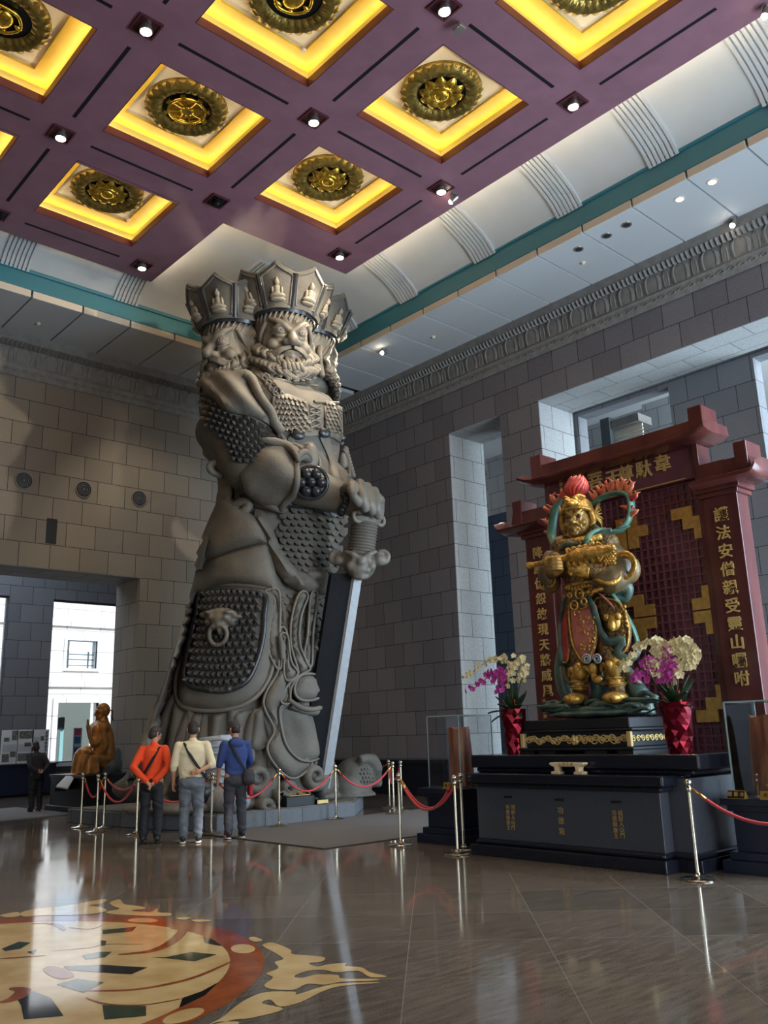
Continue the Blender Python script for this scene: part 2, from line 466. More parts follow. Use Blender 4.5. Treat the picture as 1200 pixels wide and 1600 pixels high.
for k, (x0, x1) in enumerate(((11.01, 13.3), (5.0, 9.61))):
    r = thing('window_%d' % (k + 1), (x0, YR, 0.88), 'x', 'window'); del r['label']; del r['category']; struct(r)
    w = MB(); f = 0.05
    w.box(x0, x0 + f, YR + .1, YR + .18, .88, 6.02); w.box(x1 - f, x1, YR + .1, YR + .18, .88, 6.02); w.box(x0 + f, x1 - f, YR + .1, YR + .18, 5.96, 6.02); w.box(x0 + f, x1 - f, YR + .1, YR + .18, .88, .95)
    w.build('window_frame', M_frame, r)
    w = MB(); w.box(x0 + f, x1 - f, YR + .135, YR + .145, .95, 5.96); w.build('pane', M_glass, r)
    w = MB(); w.box(x0 - .0, x1, YR - 0.12, YR + 0.1, .80, .90); w.build('window_sill', mat('sill_stone', srgb(200, 200, 200), rough=0.4), r)

# ---- dado, cornice
w = MB()
w.box(XB - 0.06, XB, 14.504, YA, 0, 0.847); w.box(XB - 0.06, XB, 11.64, 12.79, 0, 0.847)
w.box(XB - 0.09, XB - 0.06, 14.504, YA, 0.76, 0.847)
struct(w.build('baseboard_right', M_dado, bevel=0.008))
w = MB(); w.box(10.35, XB - 0.06, YA - 0.06, YA, 0, 0.847)
struct(w.build('baseboard_left', M_dado, bevel=0.008))
def cornice(name, path):
    """path(u,d,z): u along the wall, d out from the wall"""
    prof = [(0, 9.97), (0.03, 9.93), (0.05, 9.97), (0.06, 10.16), (0.09, 10.2), (0.07, 10.24), (0.055, 10.3), (0.10, 10.62), (0.16, 10.7), (0.24, 10.72), (0.27, 10.8), (0.30, 10.95), (0, 10.95)]
    w = MB(); n = len(prof); U0, U1 = path[1]
    for u in (U0, U1):
        for d, z in prof: w.v.append(path[0](u, d, z))
    for i in range(n): w.f.append((i, (i + 1) % n, n + (i + 1) % n, n + i))
    k = U0
    while k < U1:      # lotus petal panels with small petals between, acanthus teeth over them
        c = k + 0.3
        def petal(cx, hw, z0, z1, th, sh=0.55):
            prev = None; m = 7; P = []
            for i in range(m + 1):
                t = i / m; z = z0 + (z1 - z0) * t
                ww = hw * (0.86 + 0.14 * math.sin(PI * min(1, t * 1.3))) if t < sh else hw * (1 - ((t - sh) / (1 - sh)) ** 2.4 * 0.75)
                dd = 0.055 + (z - 10.24) * 0.13
                P.append((cx, ww, dd, z))
            for (cx, w0, d0, z0_), (cx, w1, d1, z1_) in zip(P, P[1:]):
                b = len(w.v)
                for (ww, dd, zz) in ((w0, d0, z0_), (w1, d1, z1_)):
                    for q, e in ((-1, 0), (-0.8, th), (-0.66, th), (-0.58, th * .35), (0, th * .8), (0.58, th * .35), (0.66, th), (0.8, th), (1, 0)):
                        w.v.append(path[0](cx + q * ww, dd + e, zz))
                for i in range(8): w.f.append((b + i, b + i + 1, b + 9 + i + 1, b + 9 + i))
        petal(c, 0.215, 10.25, 10.64, 0.024)
        petal(c + 0.32, 0.07, 10.25, 10.6, 0.018)
        for q in range(6):
            a = k + q * 0.105 + 0.05
            w.add([path[0](a - .045, 0.12, 10.62), path[0](a + .045, 0.12, 10.62), path[0](a + .05, 0.24, 10.74), path[0](a - .05, 0.24, 10.74), path[0](a, 0.2, 10.6), path[0](a, 0.28, 10.72)], [(0, 4, 5, 3), (4, 1, 2, 5), (0, 1, 4)])
        for q in range(3):
            a = k + q * 0.21 + 0.1
            pts = [path[0](a + 0.09 * (1 - tt / 8) * math.cos(tt) - .0, 0.062, 10.065 + 0.05 * (1 - tt / 8) * math.sin(tt)) for tt in np.arange(0, 7.5, 0.75)]
            w.tube(pts, 0.012, 4)
        k += 0.64
    return struct(w.build(name, M_trimstone, smooth=35))
cornice('trim_6', (lambda u, d, z: (XB - d, u, z), (3.0, YA)))
cornice('trim_7', (lambda u, d, z: (u, YA - d, z), (2.0, XB)))

# ---- soffit of pale panels, with gaps, cream edge, teal beam
ZS = 10.92; XF, YF = 13.4, 17.85
w = MB(); e = MB(); g = MB()
js = [4.2 - 1.13 * 3 + 1.13 * k for k in range(0, 15)]     # joints on the right side (y)
joints = [15.33 - 1.118 * k for k in range(-2, 14)][::-1]
jl = [YA if False else 17.55] 
def panelsB(y0, y1):
    w.box(XF, XB - 0.25, y0 + 0.02, y1 - 0.02, ZS, ZS + 0.16)
    e.box(XF - 0.015, XF, y0 + 0.02, y1 - 0.02, ZS - 0.002, ZS + 0.165)
prev = None
for a, b in zip(joints, joints[1:]):
    if b <= 17.6: panelsB(a, b)
ja = [6.12 + 1.15 * k for k in range(-7, 7)]
for a, b in zip(ja, ja[1:]):
    w.box(a + .02, b - .02, YF, YA - .25, ZS, ZS + .16); e.box(a + .02, b - .02, YF - .015, YF, ZS - .002, ZS + .165)
w.box(13.05, XB - .25, YF, YA - .25, ZS, ZS + .16)
struct(w.build('ceiling_soffit', M_white)); struct(e.build('trim_8', M_cream, bevel=0.01))
g.box(XF + .05, XB, 0, YA, ZS + .1, ZS + .3); g.box(-4, XF + .05, YF + .05, YA, ZS + .1, ZS + .3)
struct(g.build('ceiling_soffit_back', M_gap))
w = MB()
w.box(XF - 0.02, XF + 0.25, 0, YF, ZS + 0.17, 11.6); w.box(-4, XF + .25, YF - 0.02, YF + 0.25, ZS + 0.17, 11.55)
w.box(XF - 0.06, XF + .2, 0, YF + .0, 11.5, 11.6); w.box(-4, XF + .2, YF - 0.06, YF + .2, 11.46, 11.55)
struct(w.build('trim_9', M_teal, bevel=0.012))
# cove: curved shell rising behind the teal beam, with fluted bands
def covept(t):            # offset inward from the beam, height
    return 0.02 + 2.3 * t, 11.50 + 0.86 * math.sin(t * PI / 2) ** 0.7
w = MB(); nn = 12
def cove(fn, u0, u1):
    def f(u, v):
        d, z = covept(u); return fn(lerp(u0, u1, v), d, z)
    w.grid(f, nn, 4)
cB = lambda u, d, z: V(XF - d, min(u, YF - d), z)
cA = lambda u, d, z: V(min(u, XF - d), YF - d, z)
cove(cB, -2, YF + 3); cove(cA, -6, XF + 3)
w.box(-6, 11.2, -4, 15.6, 12.4, 12.5)
struct(w.build('ceiling_cove', M_cove, smooth=True))
w = MB()
def band(fn, c):
    for k in range(7):
        u = c - 0.27 + k * 0.09
        pts = [covept(t / 12) for t in range(13)]
        b = len(w.v)
        for d, z in pts:
            for du, o in ((-0.03, 0), (-0.03, 0.035), (0.03, 0.035), (0.03, 0)):
                w.v.append(tuple(fn(u + du, d + o, z - o)))
        for i in range(12):
            for j in range(3): w.f.append((b + i * 4 + j, b + i * 4 + j + 1, b + i * 4 + j + 5, b + i * 4 + j + 4))
for c in (13.5, 11.1, 8.85, 6.75, 4.6, 15.7): band(lambda u, d, z: V(XF - d, u, z), c)
for c in (5.7, 8.25, 10.75, 3.2): band(lambda u, d, z: V(u, YF - d, z), c)
struct(w.build('trim_10', M_cove))

# ---- coffered ceiling
ZP = 11.8; NX = [11.13 - 3.13 * k for k in range(6)]; NY = [16.50 - 3.13 * k for k in range(7)]; HB = 0.52
w = MB(); lip = MB(); gold = MB(); yel = MB(); pan = MB(); led = MB(); slot = MB()
EXB, EYA = 11.80, 17.08
cells = []
for i in range(5):
    for j in range(6):
        if (i, j) == (0, 0): continue
        x1 = NX[i] - HB; x0 = NX[i + 1] + HB; y1 = NY[j] - HB; y0 = NY[j + 1] + HB
        cells.append((i, j, x0, x1, y0, y1))
T = 0.155
def slab(x0, x1, y0, y1): w.box(x0, x1, y0, y1, ZP, ZP + T)
# beams running along y
for i in range(6):
    xa, xb = NX[i] - HB, (NX[i] + HB if i else EXB)
    top = EYA if i > 0 else 13.97
    slab(xa, xb, NY[6] - HB, top)
for j in range(7):
    ya, yb = NY[j] - HB, (NY[j] + HB if j else EYA)
    if j == 1: yb = 13.97
    for i in range(5):
        if j == 0 and i == 0: continue
        x1 = NX[i] - HB; x0 = NX[i + 1] + HB
        slab(x0, x1, ya, yb)
struct(w.build('ceiling', M_purple))
for (i, j, x0, x1, y0, y1) in cells:
    a = 0.012
    for (p, q, r_, s_) in ((x0, x0 + a, y0, y1), (x1 - a, x1, y0, y1), (x0, x1, y0, y0 + a), (x0, x1, y1 - a, y1)): lip.box(p, q, r_, s_, ZP - 0.002, ZP + T)
    o = 0.09; z0, z1 = ZP + T, ZP + 0.35
    for (p, q, r_, s_) in ((x0 - o, x0 - o + .02, y0 - o, y1 + o), (x1 + o - .02, x1 + o, y0 - o, y1 + o), (x0 - o, x1 + o, y0 - o, y0 - o + .02), (x0 - o, x1 + o, y1 + o - .02, y1 + o)): gold.box(p, q, r_, s_, z0, z1)
    b = 0.36
    for (p, q, r_, s_) in ((x0 - o, x0 + b - o, y0 - o, y1 + o), (x1 - b + o, x1 + o, y0 - o, y1 + o), (x0 + b - o, x1 - b + o, y0 - o, y0 + b - o), (x0 + b - o, x1 - b + o, y1 - b + o, y1 + o)): yel.box(p, q, r_, s_, z1, z1 + .04)
    pan.box(x0, x1, y0, y1, z1 + .04, z1 + .06)
    if i < 4 and j < 5:
        for (p, q, r_, s_) in ((x0 - .075, x0 - .045, y0, y1), (x1 + .045, x1 + .075, y0, y1), (x0, x1, y0 - .075, y0 - .045), (x0, x1, y1 + .045, y1 + .075)): led.box(p, q, r_, s_, z0 + .002, z0 + .02)
    # long dark slots in the beams beside this cell
    yc = NY[j + 1]; slot.box(x0 + .02, x1 - .02, yc - .03, yc + .03, ZP - .004, ZP + .002)
    xc = NX[i + 1]; slot.box(xc - .03, xc + .03, y0 + .02, y1 - .02, ZP - .004, ZP + .002)
    if i == 0: slot.box(NX[0] - .03, NX[0] + .03, y0 + .02, y1 - .02, ZP - .004, ZP + .002)
    if j == 0: slot.box(x0 + .02, x1 - .02, NY[0] - .03, NY[0] + .03, ZP - .004, ZP + .002)
    if (i, j) in ((1, 0), (0, 1)): pass
struct(lip.build('trim_11', M_lip)); struct(gold.build('trim_12', M_goldband)); struct(yel.build('trim_13', M_yellow)); struct(pan.build('ceiling_panels', M_panel))
struct(slot.build('trim_14', M_slot)); struct(led.build('trim_15', M_ledc))
w = MB(); zz = ZP + T
w.box(EXB - .12, EXB - .08, -2, 13.87, zz, zz + .03); w.box(8.55, EXB - .1, 13.83, 13.87, zz, zz + .03); w.box(8.4, 8.44, 13.9, EYA - .1, zz, zz + .03); w.box(-4, 8.4, EYA - .12, EYA - .08, zz, zz + .03)
struct(w.build('trim_16', M_led))

# ---- the closed rest of the hall, behind and beside the camera
M_far = mat('far_plaster', srgb(120, 116, 112), rough=0.8)
w = MB(); w.box(-9, 1.5, -9.3, -9, 0, 12.9); w.box(15.2, 16.9, -9.3, -9, 0, 12.9); w.box(1.5, 15.2, -9.3, -9, 8.2, 12.9); struct(w.build('wall_front', M_far))
w = MB(); w.box(-9.3, -9, -9, 1.2, 0, 12.9); w.box(-9.3, -9, 9, 21, 0, 12.9); w.box(-9.3, -9, 1.2, 9, 6.4, 12.9); struct(w.build('wall_left_far', M_far))
w = MB(); w.box(-9, -6, -9, 22, 12.5, 12.9); w.box(-9, 17, -9, -4, 12.5, 12.9); w.box(EXB + 1.0, 17, -9, 3, 12.5, 12.9); struct(w.build('ceiling_far', M_far))

# ---- floor: polished dark granite laid diagonally, with thin pale joints
def floor_material():
    m, t, b = nt('polished_floor'); N, L = t.nodes, t.links
    g = N.new('ShaderNodeNewGeometry')
    mp = N.new('ShaderNodeMapping'); mp.vector_type = 'POINT'; mp.inputs['Rotation'].default_value = (0, 0, math.radians(45))
    L.new(g.outputs['Position'], mp.inputs['Vector'])
    sx = N.new('ShaderNodeSeparateXYZ'); L.new(mp.outputs[0], sx.inputs[0])
    # after rotating by 45 degrees: u = (x-y)/sqrt2, v = (x+y)/sqrt2
    def line(sock, off):
        a = N.new('ShaderNodeMath'); a.operation = 'ADD'; a.inputs[1].default_value = off; L.new(sock, a.inputs[0])
        f = N.new('ShaderNodeMath'); f.operation = 'FRACT'; L.new(a.outputs[0], f.inputs[0])
        s_ = N.new('ShaderNodeMath'); s_.operation = 'SUBTRACT'; s_.inputs[1].default_value = 0.5; L.new(f.outputs[0], s_.inputs[0])
        ab = N.new('ShaderNodeMath'); ab.operation = 'ABSOLUTE'; L.new(s_.outputs[0], ab.inputs[0])
        gt = N.new('ShaderNodeMath'); gt.operation = 'GREATER_THAN'; gt.inputs[1].default_value = 0.4975; L.new(ab.outputs[0], gt.inputs[0])
        return gt.outputs[0], a.outputs[0]
    l1, a1 = line(sx.outputs[0], 10 - 1.09 / math.sqrt(2)); l2, a2 = line(sx.outputs[1], 10 - 10.0 / math.sqrt(2))
    mxl = N.new('ShaderNodeMath'); mxl.operation = 'MAXIMUM'; L.new(l1, mxl.inputs[0]); L.new(l2, mxl.inputs[1])
    n1 = N.new('ShaderNodeTexNoise'); n1.inputs['Scale'].default_value = 110; n1.inputs['Detail'].default_value = 4; L.new(g.outputs['Position'], n1.inputs['Vector'])
    st = N.new('ShaderNodeMapping'); st.inputs['Rotation'].default_value = (0, 0, math.radians(45)); st.inputs['Scale'].default_value = (2, 12, 1); L.new(g.outputs['Position'], st.inputs['Vector'])
    n2 = N.new('ShaderNodeTexNoise'); n2.inputs['Scale'].default_value = 1.6; n2.inputs['Detail'].default_value = 6; L.new(st.outputs[0], n2.inputs['Vector'])
    ad = N.new('ShaderNodeMath'); ad.operation = 'ADD'; L.new(n1.outputs['Fac'], ad.inputs[0]); L.new(n2.outputs['Fac'], ad.inputs[1])
    rp = N.new('ShaderNodeValToRGB'); e = rp.color_ramp.elements
    e[0].position = 0.30; e[0].color = srgb(76, 67, 58); e[1].position = 0.70; e[1].color = srgb(132, 120, 107)
    hf = N.new('ShaderNodeMath'); hf.operation = 'MULTIPLY'; hf.inputs[1].default_value = 0.5; L.new(ad.outputs[0], hf.inputs[0]); L.new(hf.outputs[0], rp.inputs[0])
    fl = N.new('ShaderNodeVectorMath'); fl.operation = 'FLOOR'; cb = N.new('ShaderNodeCombineXYZ'); L.new(a1, cb.inputs[0]); L.new(a2, cb.inputs[1]); L.new(cb.outputs[0], fl.inputs[0])
    wn_ = N.new('ShaderNodeTexWhiteNoise'); L.new(fl.outputs[0], wn_.inputs['Vector'])
    mr = N.new('ShaderNodeMapRange'); mr.inputs[3].default_value = 0.82; mr.inputs[4].default_value = 1.12; L.new(wn_.outputs['Value'], mr.inputs[0])
    sc = N.new('ShaderNodeVectorMath'); sc.operation = 'SCALE'; L.new(rp.outputs[0], sc.inputs[0]); L.new(mr.outputs[0], sc.inputs['Scale'])
    mix = N.new('ShaderNodeMix'); mix.data_type = 'RGBA'; L.new(mxl.outputs[0], mix.inputs[0]); L.new(sc.outputs[0], mix.inputs[6]); mix.inputs[7].default_value = srgb(150, 142, 128)
    L.new(mix.outputs[2], b.inputs['Base Color'])
    n3 = N.new('ShaderNodeTexNoise'); n3.inputs['Scale'].default_value = 0.7; L.new(g.outputs['Position'], n3.inputs['Vector'])
    m3 = N.new('ShaderNodeMapRange'); m3.inputs[1].default_value = 0.35; m3.inputs[2].default_value = 0.7; m3.inputs[3].default_value = 0.05; m3.inputs[4].default_value = 0.13
    L.new(n3.outputs['Fac'], m3.inputs[0]); L.new(m3.outputs[0], b.inputs['Roughness'])
    setp(b, spec=0.5)
    return m
M_floor = floor_material()
w = MB(); w.box(-9, 27, -9.3, 28.2, -0.2, 0); struct(w.build('floor', M_floor))

# ---- bright courtyard seen through the left windows
M_out = ashlar('courtyard_stone', srgb(238, 236, 232), srgb(226, 224, 220), srgb(170, 168, 166), su=0.3, sv=0.1, w=1.5, h=0.9, mortar=0.02)
YO = 37.0
w = MB(); w.box(-20, 60, 28.4, YO + 6, -0.3, -0.1); struct(w.build('floor_courtyard', mat('courtyard_paving', srgb(215, 210, 200), rough=0.8)))
def po(px, py): p = onY(px, py, YO); return p.x, p.z
d = MB()
xa, zt = po(105, 1000); xb, zb = po(150, 1045)      # upper opening
xc, zc = po(90, 1098); xd, _ = po(150, 1175)        # door opening
X0, X1 = -14, 40
d.box(X0, xa, YO, YO + .5, zc, 22); d.box(xb, X1, YO, YO + .5, zc, 22); d.box(xa, xb, YO, YO + .5, zt, 22); d.box(xa, xb, YO, YO + .5, zc, zb)
d.box(X0, xc, YO, YO + .5, -.3, zc); d.box(xd, X1, YO, YO + .5, -.3, zc)
for py in (975, 1069):
    _, z = po(120, py); d.box(X0, X1, YO - .12, YO, z - .12, z + .1)
bl = thing('courtyard_building', (xa, YO, -0.1), 'sunlit pale stone building across the courtyard, seen through the left window', 'building')
d.build('wall', M_out, bl)
w = MB(); w.box(xa - .1, xb + .1, YO + 3.2, YO + 3.4, zb - 2, zt + 2); w.box(xc - 1, xd + 1, YO + 3, YO + 3.2, -.2, zc + 1)
w.build('inner_wall', mat('courtyard_inner', srgb(215, 212, 190), rough=0.8), bl)
w = MB()
for z in (zb + .15, zb + .4, zb + .62): w.tube([(xa, YO + .3, z), (xb, YO + .3, z)], 0.03, 6)
w.tube([(xa + .2, YO + .3, zb), (xa + .2, YO + .3, zb + .75)], 0.04, 6); w.tube([(xb - .25, YO + .3, zb), (xb - .25, YO + .3, zb + .75)], 0.04, 6)
w.build('balcony_rail', M_frame, bl)
w = MB(); fo = .12
w.box(xa - fo, xa, YO - .06, YO + .1, zb - fo, zt + fo); w.box(xb, xb + fo, YO - .06, YO + .1, zb - fo, zt + fo); w.box(xa, xb, YO - .06, YO + .1, zt, zt + fo); w.box(xa, xb, YO - .06, YO + .1, zb - fo, zb)
w.box(xc - .2, xc, YO - .1, YO + .2, -.2, zc + .2); w.box(xd, xd + .2, YO - .1, YO + .2, -.2, zc + .2); w.box(xc, xd, YO - .1, YO + .2, zc, zc + .2)
w.build('window_surround', M_out, bl)
w = MB(); p0 = onY(92, 1180, YO + 1.2); p1 = onY(101, 1120, YO + 1.2)
w.box(p0.x, p1.x, YO + 1.2, YO + 1.3, -.1, p1.z); w.build('glass_door', mat('teal_glass', srgb(140, 185, 190), rough=0.1), bl)
w = MB(); q0 = onY(90, 1140, YO + 1.15); q1 = onY(101, 1121, YO + 1.15); w.box(q0.x, q1.x, YO + 1.12, YO + 1.18, q0.z, q1.z); w.build('door_vent', M_black, bl)
# ================================================================== gilt medallions, lamps and vents
def petal_ring(mb, n, r0, r1, wd, z, h, dip=0.3, wave=0.0):
    """ring of domed pointed petals facing down (-z)"""
    for k in range(n):
        a = 2 * PI * k / n; ca, sa = math.cos(a), math.sin(a)
        def f(u, v):
            r = lerp(r0, r1, u); hw = wd * math.sin(PI * min(0.97, 0.18 + 0.82 * u)) ** 0.6
            x = r; y = (v * 2 - 1) * hw
            zz = z - h * (math.sin(PI * u) ** 0.7 * (1 - 0.7 * (2 * v - 1) ** 2) + wave * math.cos(6 * PI * v) * math.sin(PI * u))
            return (x * ca - y * sa, x * sa + y * ca, zz)
        mb.grid(f, 7, 6)
def lotus_medallion(kind):
    """ceiling medallion hanging face down, origin at the panel"""
    r = local(thing('ceiling_medallion', (0, 0, 0), 'x', 'medallion'))
    w = MB(); w.lathe([(0.40, 0), (0.46, -0.10), (0.60, -0.14), (0.68, -0.06), (0.70, 0)], n=48)
    petal_ring(w, 26, 0.42, 0.72, 0.085, -0.07, 0.06, wave=.35); petal_ring(w, 26, 0.44, 0.60, 0.05, -0.10, 0.03)
    w.build('petal_ring', M_bronze, r, smooth='all')
    w = MB(); w.lathe([(0.0, -0.045), (0.43, -0.045), (0.43, 0)], n=40); w.build('dark_disc', M_black, r)
    w = MB()
    if kind == 0:
        petal_ring(w, 10, 0.15, 0.40, 0.115, -0.06, 0.075, wave=.18)
        w.lathe([(0.20, -0.05), (0.20, -0.10), (0.17, -0.13), (0.14, -0.11), (0.13, -0.05)], n=28)
        ob = w.build('flower', M_gold, r, smooth='all')
        b = MB(); b.ell((0, 0, -0.10), (0.135, 0.135, 0.075)); b.build('boss', M_gold, r, smooth='all')
    elif kind == 1:
        w.tube([(0.31 * math.cos(t), 0.31 * math.sin(t), -0.10) for t in np.linspace(0, 2 * PI, 41)[:-1]], 0.028, 8, closed=True)
        w.tube([(0.27 * math.cos(t), 0.27 * math.sin(t), -0.09) for t in np.linspace(0, 2 * PI, 41)[:-1]], 0.012, 6, closed=True)
        w.lathe([(0, -0.05), (0.29, -0.05), (0.29, -0.07), (0, -0.07)], n=30)
        for k in range(8):
            a = 2 * PI * k / 8; c, s = math.cos(a), math.sin(a)
            w.tube([(0.08 * c, 0.08 * s, -0.1), (0.16 * c, 0.16 * s, -0.11), (0.31 * c, 0.31 * s, -0.1)], [0.018, 0.012, 0.014], 6)
            w.prism([(0.32 * c - 0.03 * s, 0.32 * s + 0.03 * c, -0.13), (0.39 * c - 0.05 * s, 0.39 * s + 0.05 * c, -0.13), (0.39 * c + 0.05 * s, 0.39 * s - 0.05 * c, -0.13), (0.32 * c + 0.03 * s, 0.32 * s - 0.03 * c, -0.13)], (0, 0, 0.05))
            w.ell((0.10 * math.cos(a + .39), 0.10 * math.sin(a + .39), -0.11), 0.022, n=8, m=6)
        w.build('dharma_wheel', M_gold, r, smooth=True)
        b = MB(); b.lathe([(0, -0.12), (0.07, -0.12), (0.08, -0.1), (0.08, -0.06), (0, -0.06)], n=20); b.build('hub', M_bronze, r, smooth=True)
    else:
        w.ell((0, 0, -0.08), (0.16, 0.2, 0.09)); w.tube(spline([(-.28, .1, -.08), (-.1, .26, -.1), (.15, .2, -.1), (.28, 0, -.08), (.12, -.24, -.1), (-.18, -.22, -.08)], 8), 0.03, 8)
        for a in range(6): w.ell((0.25 * math.cos(a), 0.25 * math.sin(a), -0.08), (0.07, 0.04, 0.04), n=10, m=6)
        w.build('emblem', M_gold, r, smooth='all')
    return r
ZM = ZP + 0.39
def cellc(i, j): return ((NX[i] + NX[i + 1]) / 2, (NY[j] + NY[j + 1]) / 2, ZM)
protos = {}
meds = [((1, 0), 0, 'gilt lotus medallion in the coffer nearest the left wall, half hidden by its edge'),
        ((1, 1), 1, 'gilt eight-spoked wheel medallion in a petalled bronze ring'),
        ((0, 1), 0, 'smaller gilt lotus flower medallion in the coffer nearest the giant statue crown'),
        ((0, 2), 0, 'gilt lotus flower medallion between two lit downlights, right of centre'),
        ((1, 2), 2, 'bronze medallion cut by the top edge of the picture, above the ceiling centre'),
        ((2, 1), 2, 'gilt medallion at the top left corner of the ceiling with a curled emblem'),
        ((0, 3), 2, 'bronze medallion cut by the top edge on the right, only its lowest petals in view')]
for (ij, kind, lab) in meds:
    if kind not in protos: o = protos[kind] = lotus_medallion(kind)
    else: o = copy_tree(protos[kind])
    o.location = cellc(*ij); o['label'] = lab; o['group'] = 'round ceiling medallions'; o.rotation_euler = (0, 0, 0.1)
# recessed lamps on the beam crossings
M_recess = mat('lamp_recess', srgb(70, 32, 36), rough=0.35)
M_darklamp = mat('lamp_unlit', srgb(40, 38, 40), rough=0.2, metal=.3)
def downlight(x, y, on, tilt, label):
    r = thing('ceiling_downlight', (x, y, ZP), label, 'ceiling light', 'lamps in the purple beam crossings')
    w = MB(); a = 0.19
    for q, z in ((a, 0.0), (a - .035, -0.002)):
        pass
    w.box(x - a, x + a, y - a, y + a, ZP - 0.012, ZP - 0.002)
    w.build('square_recess', M_black if not on or tilt else M_recess, r)
    f = MB()
    for (p, q, s, t) in ((x - a, x - a + .03, y - a, y + a), (x + a - .03, x + a, y - a, y + a), (x - a + .03, x + a - .03, y - a, y - a + .03), (x - a + .03, x + a - .03, y + a - .03, y + a)): f.box(p, q, s, t, ZP - 0.03, ZP - 0.006)
    f.build('trim_frame', M_lip, r)
    b = MB()
    b.lathe([(0.085, ZP - 0.015), (0.1, ZP - 0.10), (0.085, ZP - 0.11), (0.06, ZP - 0.03)], (x, y, 0), n=24); b.build('lamp_housing', M_chrome if on else M_darklamp, r, smooth=True)
    g = MB(); g.ell((x, y, ZP - 0.085), (0.075, 0.075, 0.045)); g.build('bulb', M_lamp if on else M_darklamp, r, smooth='all')
    if on:
        l = bpy.data.lights.new('downlight', 'SPOT'); l.energy = 260; l.color = (1, 0.84, 0.62); l.spot_size = 1.5; l.spot_blend = 0.6; l.shadow_soft_size = 0.08
        lo = bpy.data.objects.new('downlight', l); COL.objects.link(lo); lo.location = (x, y, ZP - 0.2)
        if tilt: lo.rotation_euler = (V(tilt) - lo.location).to_track_quat('-Z', 'Y').to_euler(); l.energy = 550; l.spot_size = 1.2
lights = [(0, 2, 1, 0, 'lit square downlight at the beam crossing right of the ceiling centre'), (0, 1, 1, (10.0, 13.6, 9.5), 'unframed dark lamp housing at the ceiling corner nearest the statue crown'),
          (1, 1, 0, 0, 'unlit square downlight on the crossing left of the statue crown'), (1, 0, 1, (10.2, 18.5, 6), 'tilted lit lamp at the ceiling corner left of the statue crown'),
          (1, 2, 1, 0, 'lit square downlight at the crossing in the middle of the ceiling, with a red frame'), (2, 1, 1, 0, 'lit downlight at the beam crossing near the left edge'),
          (2, 2, 1, 0, 'lit downlight near the top edge, left of centre'), (0, 3, 1, 0, 'lit downlight on the right beam beside the cove'), (1, 3, 1, 0, 'lit downlight cut by the top edge of the picture'),
          (2, 0, 0, 0, 'unlit downlight at the left edge of the ceiling')]
for i, j, on, tl, lab in lights: downlight(NX[i], NY[j], on, tl, lab)
def spot_fixture(p, aim, label, power, size=0.055, stem=0.08):
    p = V(p); d = (V(aim) - p).normalized()
    r = thing('spotlight', p, label, 'spotlight', 'small swivelling spotlights')
    w = MB(); w.cyl(p, p - V(0, 0, 0.03), size * 1.1); w.cyl(p - V(0, 0, 0.02), p - V(0, 0, stem + .03), size * .25); w.build('mount', M_chrome, r, smooth=True)
    c = p - V(0, 0, stem + .04)
    w = MB(); w.tube([c - d * size * 1.8, c - d * size, c + d * size * 1.3], [size * .6, size * .95, size], 20); w.build('lamp_head', M_chrome, r, smooth=True)
    g = MB(); g.ell(c + d * size * 1.35, size * 0.9); g.build('bulb', M_lamp, r, smooth='all')
    l = bpy.data.lights.new('spot', 'SPOT'); l.energy = power; l.color = (1, 0.83, 0.6); l.spot_size = 1.3; l.spot_blend = 0.7; l.shadow_soft_size = 0.06
    lo = bpy.data.objects.new('spot', l); COL.objects.link(lo); lo.location = c + d * size * 3; lo.rotation_euler = d.to_track_quat('-Z', 'Y').to_euler()
spot_fixture(onZ(709, 303, ZP), (9.9, 14, 9.5), 'small swivelling spotlight hanging at the edge of the purple ceiling above the statue', 1300)
spot_fixture(onZ(1195, 8, ZP), (9.6, 6.5, 3), 'spotlight at the top right corner under the purple ceiling edge', 500)
spot_fixture(onZ(1145, 340, ZS), (10, 8, 3), 'lit spotlight hanging under the right soffit panels near the cornice', 300)
spot_fixture(onZ(600, 544, ZS), (10.8, 15, 9.6), 'lit spotlight under the soffit panels right of the giant statue head', 260)
spot_fixture(onZ(343, 566, ZS), (9.6, 14.6, 9.8), 'lit spotlight glowing beside the left face of the giant statue', 700)
w = MB(); p = onZ(717, 34, ZP)
w.box(p.x - .06, p.x + .06, p.y - .09, p.y + .09, ZP - .16, ZP - .1); w.cyl((p.x, p.y, ZP), (p.x, p.y, ZP - .1), .02); tag(w.build('ceiling_projector', M_chrome, bevel=.01, origin=(p.x, p.y, ZP)), 'small pale square projector box under the ceiling near the top edge', 'projector')
pl_ = bpy.data.lights.new('projector', 'SPOT'); pl_.energy = 1500; pl_.color = (1, 0.86, 0.66); pl_.spot_size = .5; pl_.spot_blend = .8; pl_.shadow_soft_size = .1
po_ = bpy.data.objects.new('projector_beam', pl_); COL.objects.link(po_); po_.location = (p.x, p.y, ZP - .2); po_.rotation_euler = (V(10.2, 14.4, 9.6) - po_.location).to_track_quat('-Z', 'Y').to_euler()
M_vent = mat('downlight_dark', srgb(48, 50, 54), rough=0.4); M_ring = mat('vent_ring', srgb(110, 114, 122), rough=0.5)
